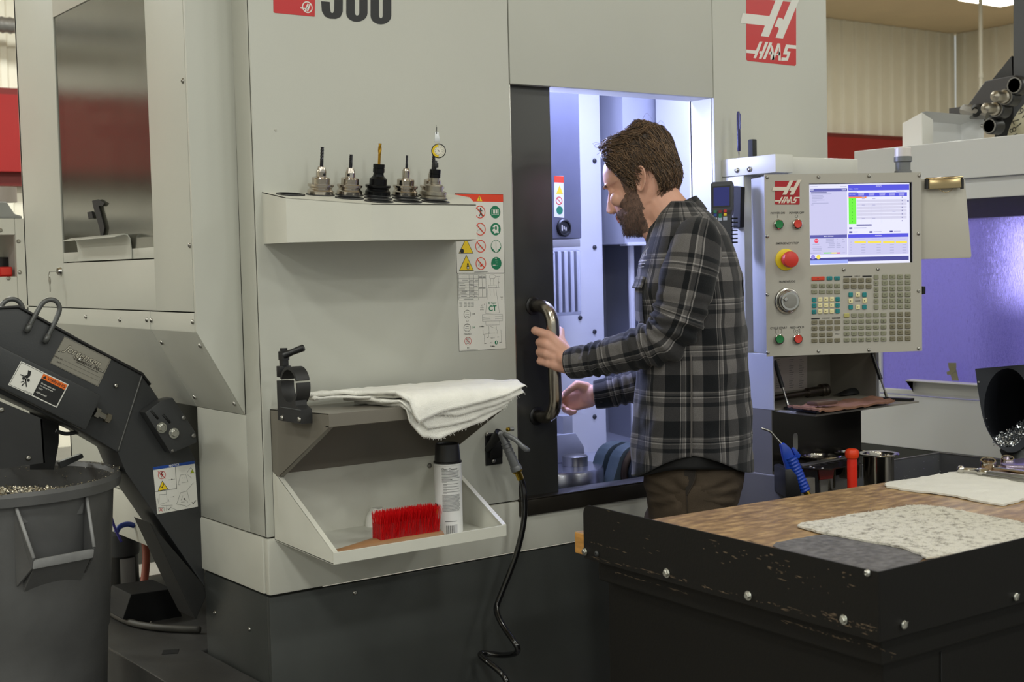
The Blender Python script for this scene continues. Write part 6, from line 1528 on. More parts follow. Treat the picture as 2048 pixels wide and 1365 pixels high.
# scratched-off paint: thin irregular patches
SCR = mat('bare_scratch', (108, 92, 74), .55, .3, var=.25, vscale=40); random.seed(21)
sh = Sheet(q3(A0, .8) + nl_ * .0003, e1 * -1, nl_, [SCR]); SX = lambda x, y: sh.px(x, y)
def scratch(x0, y0, x1, y1, n, w, spread):
    for i in range(n):
        t = random.random(); x = x0 + (x1 - x0) * t; y = y0 + (y1 - y0) * t + random.gauss(0, spread); l = random.expovariate(1 / 6.0) + 1.5; h = random.uniform(.3, 1.0) * w * .8; s_ = (y1 - y0) / (x1 - x0)
        pts = [(x, y), (x + l * .4, y + s_ * l * .4 - h * .5), (x + l, y + s_ * l), (x + l * .6, y + s_ * l * .6 + h * .5)]
        sh.poly([SX(*q) for q in pts], SCR)
scratch(1176, 1112, 1330, 1152, 30, 1.5, 1.0); scratch(1330, 1152, 1750, 1266, 60, 3.0, 2.2); scratch(1640, 1225, 1752, 1262, 40, 4.0, 4); scratch(1172, 1083, 1250, 1103, 12, 2.5, 1.0); scratch(1400, 1090, 1580, 1135, 34, 4, 13); scratch(1540, 1140, 1700, 1190, 14, 3, 12); scratch(1200, 1050, 1330, 1100, 8, 2, 14); scratch(1650, 1140, 1700, 1150, 5, 5, 3)
sh.build('scratches', r)['kind'] = 'stuff'
sh = Sheet(A0 + e1 * i1 * .7 + e2 * i1 + Vector((0, 0, .76)) + nl_ * .0003, e1 * -1, nl_, [SCR]); scratch(1215, 1140, 1380, 1190, 26, 2, .8); scratch(1560, 1240, 1780, 1305, 40, 3, 1.5); sh.build('scratches', r)['kind'] = 'stuff'
sh = Sheet(A0 + e1 * i2 * .7 + e2 * i2 + Vector((0, 0, .7)) + nl_ * .0003, e1 * -1, nl_, [SCR]); scratch(1600, 1262, 1784, 1318, 30, 3, 3); sh.build('scratches', r)['kind'] = 'stuff'

def outline_cloth(name, pts, zoff, th, m, label, cat, fuzz=0, amp=.0015, seed=1, group=None, n=46, fm=None):
    """thin cloth on the worktop cut to an outline of points"""
    P = [onZ(x, y, TZB) for x, y in pts]
    b = bmesh.new(); vs = [b.verts.new((p.x, p.y, TZB + zoff)) for p in P]; f = b.faces.new(vs)
    if f.normal.z < 0: f.normal_flip()
    x0, x1 = min(p.x for p in P), max(p.x for p in P); y0, y1 = min(p.y for p in P), max(p.y for p in P)
    for i in range(1, n):
        bmesh.ops.bisect_plane(b, geom=b.verts[:] + b.edges[:] + b.faces[:], plane_co=(x0 + (x1 - x0) * i / n, 0, 0), plane_no=(1, 0, 0))
    for i in range(1, n):
        bmesh.ops.bisect_plane(b, geom=b.verts[:] + b.edges[:] + b.faces[:], plane_co=(0, y0 + (y1 - y0) * i / n, 0), plane_no=(0, 1, 0))
    r_ = bmesh.ops.extrude_face_region(b, geom=b.faces[:])
    for v in r_['geom']:
        if isinstance(v, bmesh.types.BMVert): v.co.z += th
    for v in b.verts:
        w = noise.noise(Vector((v.co.x * 22 + seed, v.co.y * 22, seed))) * amp + noise.noise(Vector((v.co.x * 90 + seed, v.co.y * 90, seed))) * amp * .6
        v.co.z += abs(w) if v.co.z < TZB + zoff + th * .5 else abs(w) + w * .4 + amp * .3
        v.co.x += noise.noise(Vector((v.co.y * 60, seed, v.co.x * 8))) * .0018; v.co.y += noise.noise(Vector((v.co.x * 60, seed, v.co.y * 8))) * .0018
    bmesh.ops.recalc_face_normals(b, faces=b.faces[:])
    tops = [(f.calc_center_median().copy(), f.calc_area()) for f in b.faces if f.normal.z > .5]
    mb = MB(); mb.bm(b); o = mb.build(name, m, smooth=50); tag(o, label, cat, group)
    if fuzz:
        random.seed(seed); fb = MB(); tot = sum(a for _, a in tops)
        for c, a in tops:
            k = fuzz * a / tot; k = int(k) + (random.random() < k % 1)
            for _ in range(k):
                p = c + Vector((random.uniform(-.004, .004), random.uniform(-.004, .004), -.0003)); l = random.uniform(.003, .007); d = Vector((random.gauss(0, 1), random.gauss(0, 1), random.uniform(.1, .9))).normalized() * l; s_ = d.orthogonal().normalized() * .0003
                q = p + d * .6 + Vector((0, 0, l * .25)); t_ = p + d
                fb.add([p - s_, p + s_, q + s_ * .8, q - s_ * .8, t_], [(0, 1, 2, 3), (3, 2, 4)])
        ob = fb.build('fibres', fm or m, o, recalc=False); ob['kind'] = 'stuff'
    return o
Z = zm(1560, 880, 4.197)
STEELP = mat('dirty_steel_mat', (100, 98, 97), .6, bump=.9, bscale=90, var=.45, vscale=70)
outline_cloth('grey_mat', [Z(*q) for q in ((20, 862), (300, 808), (390, 805), (700, 850), (1180, 968), (1200, 1010), (900, 1190), (700, 1190), (300, 1040), (-60, 900), (-30, 868))], .0004, .0012, STEELP, 'thin dirty grey mat in the near corner of the bench', 'mat', seed=3, n=20, amp=.0008)
SHAG = mat('shaggy_white_mat', (226, 220, 204), .95, bump=1.0, bscale=120, var=.1, vscale=22, spec=.1)
nt = SHAG.node_tree; N = nt.nodes; L = nt.links
n3 = N.new('ShaderNodeTexNoise'); n3.inputs['Scale'].default_value = 62; n3.inputs['Detail'].default_value = 9; n3.inputs['Roughness'].default_value = .72
tc = [q for q in N if q.type == 'TEX_COORD'][0]; L.new(tc.outputs['Object'], n3.inputs['Vector'])
r3 = N.new('ShaderNodeValToRGB'); r3.color_ramp.elements[0].position = .34; r3.color_ramp.elements[1].position = .50; r3.color_ramp.elements[0].color = lin((118, 112, 101)) + (1,); r3.color_ramp.elements[1].color = lin((208, 204, 192)) + (1,)
L.new(n3.outputs['Fac'], r3.inputs[0]); L.new(r3.outputs[0], N['Principled BSDF'].inputs['Base Color'])
outline_cloth('shaggy_mat', [Z(*q) for q in ((145, 745), (175, 722), (380, 690), (600, 650), (870, 610), (1090, 572), (1200, 570), (1340, 580), (1640, 640), (2048, 720), (2200, 745), (2190, 850), (1700, 950), (1230, 1020), (1180, 985), (1050, 932), (740, 872), (520, 832), (340, 800))], .0018, .003, SHAG, 'shaggy stained white fleece mat on the bench behind the corner plate', 'mat', fuzz=5200, amp=.003, seed=9)
WC = mat('white_bench_cloth', (224, 222, 214), .9, bump=.7, bscale=300, var=.03, vscale=30, spec=.1)
o = outline_cloth('white_cloth', [Z(*q) for q in ((878, 388), (905, 372), (1100, 345), (1380, 300), (1500, 284), (1600, 284), (1800, 322), (2048, 362), (2200, 385), (2200, 480), (2048, 515), (1980, 535), (1870, 562), (1760, 545), (1620, 520), (1480, 490), (1360, 470), (1180, 450), (1000, 425), (895, 407))], .0006, .0035, WC, 'clean white cloth spread at the back of the bench under the wrenches', 'cloth', amp=.0035, seed=14)

# wrenches at the right end of the bench
HZ = TZB + .014
def bar_(name, pts, rad, m, par): b = MB(); b.tube(pts, rad, 12); return b.build(name, m, par, smooth=30)
w = lambda x, y, z=HZ: onZ(x, y, z)
r = empty('ratchet_wrench', w(1970, 945), 'chrome ratchet bar with a ball end lying nearest on the white cloth', 'wrench')
bar_('shaft', [w(1922, 940), w(1950, 942), w(1962, 944)], [.006, .0065, .0075], CHROME, r)
bar_('collar', [w(1956, 944), w(1960, 944.3), w(1972, 945.6), w(1976, 946)], [.0085, .0105, .0105, .0085], CHROME, r)
b = MB(); c = w(1922, 940); b.lathe(c - Vector((0, 0, .011)), (0, 0, 1), [(0, 0), (.0065, .003), (.0098, .008), (.0105, .012), (.0095, .017), (.006, .0205), (0, .022)], 18); b.build('ball_end', CHROME, r, smooth=True)
bar_('handle', [w(1974, 946), w(2010, 951), w(2060, 958), w(2120, 967)], [.0065, .0075, .008, .008], STEEL, r)
bar_('lower_bar', [w(1966, 951, HZ - .006), w(2050, 963, HZ - .006), w(2110, 972, HZ - .006)], .005, STEEL, r)
def ringw(px, py, ex, ey, R_, label, lift):
    c = onZ(px, py, TZB + lift); e = onZ(ex, ey, TZB + .012)
    r = empty('combination_wrench', c, label, 'wrench', 'combination wrenches at the bench end')
    n_ = Vector((-.25, -.25, 1)).normalized()
    b = MB(); U = n_.orthogonal().normalized(); V = n_.cross(U); rows = []
    for i in range(28):
        a = 2 * PI * i / 28; d = U * math.cos(a) + V * math.sin(a)
        rows.append([c + d * (R_ * .74) - n_ * .009, c + d * R_ - n_ * .009, c + d * (R_ * 1.02) + n_ * .007, c + d * (R_ * .96) + n_ * .010, c + d * (R_ * .78) + n_ * .010, c + d * (R_ * .72) + n_ * .006])
    rows.append(rows[0]); b.grid(rows, closed=True); b.build('box_end', CHROME, r, smooth=30)
    d = (e - c).normalized(); s_ = d.cross(Vector((0, 0, 1))).normalized(); st = c + d * R_ * .9 - Vector((0, 0, .004))
    b = MB(); b.prism([st + s_ * .008, st - s_ * .008, e - s_ * .011, e + s_ * .011], (0, 0, -.006), .0018); b.build('shank', CHROME, r, smooth=30)
ringw(1976, 928, 2120, 951, .0195, 'chrome combination wrench with the larger ring end, nearer the ratchet', .022)
ringw(2015, 923, 2130, 936, .0165, 'chrome combination wrench with the smaller ring end, further back', .020)
b = MB(); b.prism([w(2000, 934, TZB + .010), w(2022, 926, TZB + .010), w(2130, 918, TZB + .010), w(2130, 944, TZB + .010), w(2012, 940, TZB + .010)], (0, 0, .010), .003); tag(b.build('polished_block', mat('polished_violet', (190, 178, 206), .2, .8), smooth=30), 'polished flat steel block behind the wrenches', 'block')

# ================================================================== second machine on the right
XM = 3.0
m2 = empty('white_milling_machine', (XM, -.5, 0), 'white milling machine with a violet lit window behind the pendant', 'machine')
f = lambda x, y, X=XM: onX(x, y, X)
W2 = mat('machine_white', (224, 225, 225), .4, bump=.05, bscale=300)
yl = f(1712, 303).y; ztop = f(1712, 303).z; zf = f(1936, 357).z; zw1 = f(1937, 398).z; zw0 = f(1762, 776).z; zbase = f(1800, 895).z; zs2 = f(1765, 787).z
wl = f(1762, 760).y; YE = -3.2
def bx2(name, lo, hi, m=W2, bev=.003, par=None): return MB().box(lo, hi, bev).build(name, m, par or m2)
bx2('top_fascia', (XM - .012, YE, zf), (XM + .03, yl, ztop)); bx2('top_rail', (XM + .006, YE, zw1), (XM + .03, yl, zf - .001)); bx2('window_post', (XM, wl, zw0), (XM + .03, yl, zw1))
bx2('sill_panel', (XM, YE, zs2 + .002), (XM + .03, yl, zw0)); bx2('lower_panel', (XM, YE, zbase), (XM + .03, yl, zs2 - .002)); bx2('base_panel', (XM + .004, YE, .02), (XM + .03, yl, zbase - .002), DARKP)
bx2('end_panel', (XM + .03, yl - .02, .02), (XM + 1.5, yl, ztop)); bx2('roof_panel', (XM + .03, YE, ztop - .02), (XM + 1.5, yl - .02, ztop)); bx2('inner_back', (XM + 1.1, YE, .5), (XM + 1.12, yl - .02, ztop - .02), mat('inner_white', (220, 220, 228), .5)); bx2('inner_floor', (XM + .03, YE, .70), (XM + 1.1, yl - .02, .72), mat('inner_white', (220, 220, 228), .5))
VG = mat('violet_pane', (176, 168, 226), .09, trans=1.0, bump=.35, bscale=60, aniso=(1, 14, .8))
MB().box((XM + .012, YE, zw0 - .01), (XM + .017, wl + .02, zw1 + .01)).build('pane', VG, m2)
# lit fixture and dark column seen through the pane
lc = onX(2040, 515, XM + .55)
MB().box((XM + .55, lc.y - .32, f(2040, 600, XM + .55).z), (XM + .57, f(2020, 500, XM + .55).y, f(2040, 440, XM + .55).z)).build('work_lamp', mat('work_lamp', (226, 226, 255), .5, emit=3.5), m2)
MB().box((XM + .45, f(2014, 500, XM + .45).y, .72), (XM + .50, f(1992, 500, XM + .45).y, 1.7)).build('inner_column', mat('inner_dark', (60, 56, 110), .5), m2)
MB().box((XM + .035, YE, zw1 - .075), (XM + .12, yl - .03, zw1 + .02)).build('dark_header', mat('inner_slate', (70, 72, 96), .5), m2)
area('violet_enclosure_lamp', (XM + .5, -.1, ztop - .06), .5, .9, 9, (.58, .53, 1.0))
# pull ledge, clip
yq0, yq1 = f(1827, 765).y, f(1990, 774).y; zl = f(1827, 761).z
MB().prism([(XM - .002, yq0, zs2 + .012), (XM - .002, yq0, zl), (XM - .006, yq0, zl + .006), (XM - .05, yq0, zl + .004), (XM - .05, yq0, zl + .0005), (XM - .008, yq0, zl + .002), (XM, yq0, zl - .01), (XM, yq0, zs2 + .012)], (0, yq1 - yq0, 0), .0008).build('pull_ledge', mat('ledge_white', (226, 226, 222), .35), m2)
CLP = mat('clip_tan', (150, 146, 120), .4, .5)
b = MB(); g2 = lambda x, y, d: onX(x, y, XM - d)
b.prism([g2(1896, 726, .012), g2(1912, 726, .012), g2(1912, 737, .012), g2(1897, 737, .012)], (.003, 0, 0), .0005); b.prism([g2(1893, 744, .014), g2(1912, 740, .014), g2(1913, 745, .010), g2(1917, 762, .010), g2(1904, 762, .010), g2(1901, 750, .014), g2(1894, 750, .014)], (.003, 0, 0), .0005); b.prism([g2(1898, 736, .011), g2(1911, 736, .011), g2(1912, 745, .011), g2(1899, 745, .011)], (.003, 0, 0), .0005)
b.build('spring_clip', CLP, m2)
# gutter tray at its foot
XG = 2.72
cg = onX(1880, 906, XG); yg, zg = cg.y, cg.z
tr2 = empty('chip_gutter', (XG, yg, zg), 'grey sheet metal chip gutter with flecks of swarf beside the cups', 'gutter')
GUT = mat('gutter_grey', (112, 113, 116), .4, .3, var=.06)
MB().box((2.15, yg, zg - .22), (XG, yg + .004, zg), .001).build('end_wall', GUT, tr2)
MB().box((XG - .002, -2.6, zg - .22), (XG + .002, yg, zg), .001).build('side_wall', GUT, tr2)
MB().box((2.15, -2.6, zg - .224), (XM, yg + .004, zg - .22)).build('gutter_floor', GUT, tr2)
for (x, y) in ((2.2, yg - .1), (XM - .1, yg - .1), (2.2, -2.5), (XM - .1, -2.5)): MB().box((x - .02, y - .02, 0), (x + .02, y + .02, zg - .225)).build('leg', DARKP, tr2)
MB().box((2.15, yg - .002, zg - .001), (XG, yg + .006, zg + .0015), .0005).build('rim_edge', GALV, tr2); MB().box((XG - .004, -2.6, zg - .001), (XG + .004, yg, zg + .0015), .0005).build('rim_edge', GALV, tr2)
random.seed(8)
def ongut():
    return (Vector((random.uniform(2.45, XG), yg - .0008, zg - random.uniform(.01, .16))), Vector((0, -1, 0))) if random.random() < .6 else (Vector((XG - .0028, random.uniform(yg - .5, yg), zg - random.uniform(.01, .12))), Vector((-1, 0, 0)))
chips(70, ongut, mat('bright_chip', (210, 212, 214), .3, .8), 'gutter_chips', tr2, .004, 8)
# black chip chute with bright swarf
ch = empty('chip_chute', onD(2010, 820, 4.25), 'black scoop shaped chip chute with bright swarf inside at right edge', 'chute')
d3 = lambda x, y, d=0: onD(x, y, 4.25 + d)
CHB = mat('chute_blue_black', (40, 42, 48), .4, .3)
n_ = 40; rim = []; inner = []; 
ex, ey = 2012, 816
rows = [[], [], [], [], [], []]
OUTL = [(1950, 738), (1952, 750), (1955, 775), (1959, 800), (1963, 825), (1969, 848), (1977, 866), (1988, 884), (2000, 896), (2014, 905), (2028, 906), (2045, 898), (2060, 880), (2072, 850), (2078, 810), (2080, 770), (2080, 727)]
def outl(t):
    k = t * (len(OUTL) - 1); i = min(int(k), len(OUTL) - 2); u = k - i
    return (OUTL[i][0] * (1 - u) + OUTL[i + 1][0] * u, OUTL[i][1] * (1 - u) + OUTL[i + 1][1] * u)
ring_o = [outl(i / 30) for i in range(31)] + [(2080 - 130 * i / 10, 727 + 11 * i / 10) for i in range(1, 10)]
def el(i, sx, sy, cx_, cy_): a = PI * .75 * -1 + 2 * PI * -i / 40; return (cx_ + sx * math.cos(a), cy_ + sy * math.sin(a))
elp = [el(i, 47, 79, 2015, 816) for i in range(40)]
def nearest(p, L_): return min(L_, key=lambda q: (q[0] - p[0]) ** 2 + (q[1] - p[1]) ** 2)
import cmath
def ang(p): return math.atan2(p[1] - 816, p[0] - 2015)
ring_o.sort(key=ang); elp = [(2015 + 47 * math.cos(ang(p)), 816 + 79 * math.sin(ang(p))) for p in ring_o]
b = MB(); b.grid([[d3(*p) for p in ring_o], [d3(*p, .002) for p in elp], [d3(2015 + (p[0] - 2015) * .98 + 4, 816 + (p[1] - 816) * .97 + 6, .05) for p in elp], [d3(2015 + (p[0] - 2015) * .9 + 14, 816 + (p[1] - 816) * .85 + 22, .14) for p in elp], [d3(2015 + (p[0] - 2015) * .5 + 26, 816 + (p[1] - 816) * .45 + 42, .22) for p in elp], [d3(2043, 860, .24) for p in elp]], closed=True)
b.grid([[d3(*p, .004) for p in ring_o], [d3(2015 + (p[0] - 2015) * 1.0 + 10, 816 + (p[1] - 816) * .98 + 12, .15) for p in ring_o], [d3(2015 + (p[0] - 2015) * .6 + 26, 816 + (p[1] - 816) * .55 + 36, .25) for p in ring_o]], closed=True)
b.build('scoop', CHB, ch, smooth=40)
b = MB(); b.tube([d3(2026, 890, .09), d3(2040, 915, .07), d3(2062, 950, .05)], [.045, .048, .048], 20); b.build('pipe', mat('chute_pipe', (58, 60, 60), .35, .5), ch, smooth=30)
screw(ch, d3(1957, 765, -.001), -fw, .004)
b = MB(); sw = []
for i in range(10):
    sw.append([d3(1994 + 6.4 * j + .5 * i, 893 - 2.5 * j * (i / 9) - 3.2 * i * (.6 + .05 * j), .02 + .012 * i) + Vector((0, 0, .006 * nz(i, j, 2))) for j in range(12)])
b.grid(sw); b.build('swarf_bed', mat('swarf_grey', (120, 124, 130), .4, .7, bump=1, bscale=200), ch)
random.seed(31)
def insc():
    i, j = random.randrange(10), random.randrange(12); return sw[i][j] + Vector((random.gauss(0, .004), random.gauss(0, .004), random.uniform(0, .008))), Vector((0, 0, 1))
chips(900, insc, mat('bright_swarf', (206, 210, 214), .22, .9), 'swarf', ch, .007, 31)
def inw():
    p = random.choice(elp); t = random.uniform(.0, .04); return d3(2015 + (p[0] - 2015) * .97, 816 + (p[1] - 816) * .97, t), -fw
def low():
    while True:
        q = inw()
        if q[0].z < d3(2000, 830).z: return q
chips(130, low, mat('bright_swarf', (206, 210, 214), .22, .9), 'wall_chips', ch, .0035, 6)

# tool changer carousel on top of the second machine
XT = 3.55
tc_ = empty('tool_carousel', onX(2040, 230, XT), 'dark tool carousel with numbered cream disc on the white machine', 'tool changer')
f = lambda x, y, d=0: onX(x, y, XT - d)
BKH = mat('carousel_charcoal', (62, 60, 62), .45); CRM = mat('cream_disc', (196, 190, 162), .5)
b = MB(); b.prism([f(2027, -60), f(2120, -60), f(2120, 300), f(2060, 300), f(2027, 250)], (.4, 0, 0)); b.build('column', mat('column_charcoal', (66, 68, 72), .5), tc_)
b = MB(); b.prism([f(1932, 215, .05), f(1970, 162, .05), f(2030, 150, .05), f(2030, 170, .05), f(2000, 205, .05), f(1990, 230, .05), f(1935, 228, .05)], (.3, 0, 0), .004); b.build('housing', BKH, tc_)
b = MB(); b.prism([f(1984, 160), f(2023, 112), f(2025, 155)], (.3, 0, 0)); b.build('rear_guard', BLACK, tc_)
b = MB(); b.prism([f(1898, 217), f(1935, 212), f(1945, 232), f(1945, 240), f(1898, 238)], (.2, 0, 0)); b.build('low_cover', BKH, tc_)
cz_ = f(2110, 290); b = MB(); rad = (f(2110, 290) - f(1992, 253)).length * .90
b.lathe(cz_ + Vector((.03, 0, 0)), (-1, 0, 0), [(rad * 1.12, -.02), (rad * 1.12, .02), (0, .02)], 64); b.build('pocket_disc', BLACK, tc_, smooth=30)
b = MB(); b.lathe(cz_ + Vector((.01, 0, 0)), (-1, 0, 0), [(rad * .86, 0), (rad * .86, .012), (rad * .80, .02), (0, .02)], 64); dsc = b.build('number_disc', CRM, tc_, smooth=30)
sh = Sheet(cz_ + Vector((-.0105, 0, 0)), (0, -1, 0), (-1, 0, 0), [BLACKL])
for t, x, y, a in (('17', 2035, 246, 2.15), ('18', 2028, 265, 1.9), ('16', 2046, 226, 2.4)):
    p, q = sh.px(x, y); sh.text(t, p, q, .045, mat('number_grey', (70, 66, 58), .5), 0, ang=a)
sh.build('numerals', dsc)
for (x, y, tool, R_) in ((1990, 253, 0, 14), (2003, 219, 1, 15), (2022, 195, 1, 15), (2040, 172, 0, 15)):
    k = 5.75 / FPX * R_; o = f(x, y, .30)
    b = MB(); b.lathe(o + Vector((.02, 0, 0)), (-1, 0, 0), [(k * 1.1, 0), (k * 1.1, .05), (k * .92, .055), (k * .85, .05), (k * .8, .01), (0, .01)], 24); pk = b.build('tool_pocket', BLACK, tc_, smooth=30)
    b = MB(); b.lathe(o - Vector((.036, 0, 0)), (-1, 0, 0), [(k * .97, 0), (k * .97, .004), (k * .84, .004), (k * .84, 0)], 24); b.build('pocket_ring', GALV, pk, smooth=30)
    if tool:
        b = MB(); b.lathe(o - Vector((.02, 0, 0)), (-1, 0, 0), [(k * .8, 0), (k * .8, .03), (k * .62, .034), (k * .6, .05), (k * .66, .054), (k * .62, .085), (k * .3, .09), (.006, .092), (.006, .105), (0, .105)], 20); b.build('held_tool', SATIN if tool == 1 else CHROME, pk, smooth=30)
o = f(1966, 222, .06); k = 5.7 / FPX * 13
b = MB(); b.lathe(o, (-1, 0, 0), [(k, -.05), (k, .05), (k * .5, .055), (k * .4, .04), (0, .04)], 22); b.build('roller', BLACK, tc_, smooth=30)
b = MB(); b.prism([f(1928, 213, .08), f(1950, 210, .08), f(1949, 222, .08), f(1930, 224, .08)], (.05, 0, 0)); b.build('arm_block', mat('pale_casting', (150, 146, 140), .45, .4), tc_)
b = MB(); b.tube([f(1925, 219, .09), f(1945, 224, .09), f(1975, 232, .09)], [.02, .03, .015], 8); b.build('arm_link', GALV, tc_, smooth=30)
# open white sheet hopper standing on the roof
YH = .42
f = lambda x, y, d=0: onY(x, y, YH + d)
r = empty('white_sheet_hopper', f(1900, 280), 'open white sheet metal hopper on top of the white machine', 'hopper')
O4 = [f(1844, 225), f(1851, 222.5), f(1968, 233), f(1968, 277), f(1950, 290), f(1844, 296)]
I4 = [f(1867, 240, .0), f(1868, 238.5, .0), f(1951, 246, .0), f(1951, 279, .0), f(1940, 288, .0), f(1867, 294, .0)]
I4 = [q + Vector((0, .07, 0)) for q in I4]
b = MB(); b.grid([O4, I4], closed=True); b.add(I4, [tuple(range(6))]); b.grid([O4, [q + Vector((.01, .09, 0)) for q in I4]], closed=True); b.add([q + Vector((.01, .09, 0)) for q in I4], [tuple(range(6))]); b.build('hopper_shell', W2, r, smooth=20)
MB().prism([f(1845, 226, -.003), f(1866, 240, -.003), f(1866, 292, -.003), f(1845, 294, -.003)], (0, .003, 0)).build('left_flange', mat('ledge_white', (226, 226, 222), .35), r)
screw(r, f(1963, 252, -.002), (0, -1, 0), .008)

# ================================================================== the man at the door
BO = onD(1390, 600, 3.75); BO = Vector((BO.x, BO.y, 0))
rh = Vector((rt.x, rt.y, 0)).normalized(); fh = Vector((fw.x, fw.y, 0)).normalized()
bt = math.radians(8)
fa = -rh * math.cos(bt) + fh * math.sin(bt); la_ = Vector((-fa.y, fa.x, 0))     # facing, and his left
UPZ = Vector((0, 0, 1))
def BP(x, y, t=0.0): return onP(x, y, BO + la_ * t, la_)
man = empty('person', BO, 'man in a grey and black plaid shirt holding the door handle, looking down', 'person')
SKIN = mat('skin', (214, 164, 142), .48, bump=.12, bscale=260, var=.05, vscale=40, spec=.35)
try:
    SKIN.node_tree.nodes['Principled BSDF'].inputs['Subsurface Weight'].default_value = .12
    SKIN.node_tree.nodes['Principled BSDF'].inputs['Subsurface Radius'].default_value = (.012, .004, .002)
except Exception: pass
LIP = mat('lip', (198, 124, 112), .45)
BSK = mat('bearded_skin', (116, 90, 78), .7, bump=.5, bscale=400, var=.25, vscale=90)
HAIRM = mat('brown_hair', (112, 88, 66), .42, var=.35, vscale=30, spec=.4)
HAIRD = mat('dark_brown_hair', (66, 52, 41), .5, var=.3, vscale=40)
BEARDM = mat('beard_brown', (80, 64, 56), .6, var=.3, vscale=60)
# ---- head frame
beta, pit = math.radians(22), math.radians(21)
hf0 = -rh * math.cos(beta) + fh * math.sin(beta); hl = Vector((-hf0.y, hf0.x, 0))
hs_ = hf0 * math.cos(pit) - UPZ * math.sin(pit); hk = UPZ * math.cos(pit) + hf0 * math.sin(pit)
HO = onD(1284, 373, 3.78)
def HD(s, t, z): return HO + hs_ * s + hl * t + hk * z
SL = [(-.122, .060, .012, .020), (-.117, .074, -.002, .033), (-.106, .086, -.016, .043), (-.093, .0915, -.030, .051), (-.078, .0885, -.046, .058), (-.068, .0905, -.054, .061), (-.058, .0965, -.062, .0635), (-.050, .0960, -.068, .0655), (-.040, .0930, -.078, .068), (-.022, .0900, -.090, .0715), (-.004, .0865, -.098, .074), (.012, .0845, -.1005, .0755), (.024, .0880, -.101, .0765), (.034, .0955, -.101, .077), (.050, .0955, -.100, .0770), (.070, .0905, -.0965, .0745), (.088, .0825, -.089, .069), (.104, .0690, -.078, .060), (.118, .048, -.060, .046), (.127, .024, -.038, .028), (.130, .0, -.018, .008)]
def slic(z):
    for (a, b_) in zip(SL, SL[1:]):
        if a[0] <= z <= b_[0]:
            k = (z - a[0]) / (b_[0] - a[0]); return [a[i] + (b_[i] - a[i]) * k for i in range(1, 4)]
    return list(SL[0][1:]) if z < SL[0][0] else list(SL[-1][1:])
def hpt(z, a, off=0.0):
    """point of the bare head at height z, azimuth a (0 = face, + = his left)"""
    F, B, w = slic(z); c, s_ = math.cos(a), math.sin(a)
    e = 2.25; q = (abs(c) ** e + abs(s_) ** e) ** (-1 / e)
    m = .0 + (F + B) * .5 * 0; ctr = (B + .38 * (F - B)) if z > -.06 else (F + B) / 2
    ss = (F - ctr) if c > 0 else (ctr - B)
    fl = 1.0
    if c > 0 and -.07 < z < .03: fl = 1 - .05 * math.exp(-((abs(a) - .75) / .3) ** 2)
    return ctr + (ss + off) * c * q * fl, (w + off) * s_ * q * fl, z + off * .0
B_ = MB()
def closed_grid(rows):
    n = len(rows[0]); o = len(B_.v); B_.grid(rows, closed=True); k = len(rows)
    B_.f += [tuple(o + j for j in range(n))[::-1], tuple(o + (k - 1) * n + j for j in range(n))]; B_.m += [0, 0]
closed_grid([[HD(*hpt(z, 2 * PI * j / 40)) for j in range(40)] for z in [-.122 + .252 * i / 62 for i in range(63)]])
# nose
nrows = []
for (z, s_, w, b0) in ((.030, .0955, .007, .080), (.020, .0985, .0072, .078), (.006, .1065, .0080, .078), (-.008, .1145, .0100, .078), (-.020, .1210, .0128, .078), (-.027, .1225, .0155, .080), (-.033, .1175, .0165, .082), (-.038, .1065, .0130, .084)):
    nrows.append([HD(s_, 0, z), HD(s_ - .004, w * .6, z), HD(s_ - .016, w, z - .001), HD(b0, w * 1.15, z), HD(b0, -w * 1.15, z), HD(s_ - .016, -w, z - .001), HD(s_ - .004, -w * .6, z)])
closed_grid(nrows[::-1])
def capsule(p, q, ra, rb, n=14):
    d = (q - p); L_ = d.length; d = d.normalized(); pts, rr = [], []
    for i in range(5): a = PI / 2 * i / 4; pts.append(p - d * ra * math.cos(a)); rr.append(max(1e-4, ra * math.sin(a)))
    for i in range(5): a = PI / 2 * i / 4; pts.append(q + d * rb * math.sin(a)); rr.append(max(1e-4, rb * math.cos(a)))
    B_.tube(pts, rr, n)
def ball(c, r_, sc=(1, 1, 1)):
    b = bmesh.new(); bmesh.ops.create_uvsphere(b, u_segments=16, v_segments=10, radius=r_)
    M = Matrix(((hs_.x, hl.x, hk.x, c.x), (hs_.y, hl.y, hk.y, c.y), (hs_.z, hl.z, hk.z, c.z), (0, 0, 0, 1))) @ Matrix.Diagonal((sc[0], sc[1], sc[2], 1)); B_.bm(b, M)
for s_ in (1, -1):
    ball(HD(.0745, .031 * s_, .0155), .0125); ball(HD(.0875, .030 * s_, .034), .010, (1, 2.0, .6)); ball(HD(.106, .0115 * s_, -.0325), .0065, (1.3, 1, 1))
    ball(HD(.064, .050 * s_, -.012), .022, (1, .8, 1))
ball(HD(.0955, 0, -.0545), .009, (.8, 2.3, .55)); ball(HD(.0945, 0, -.0665), .009, (.8, 2.1, .6)); ball(HD(.083, 0, -.100), .016, (.9, 1.3, .9))
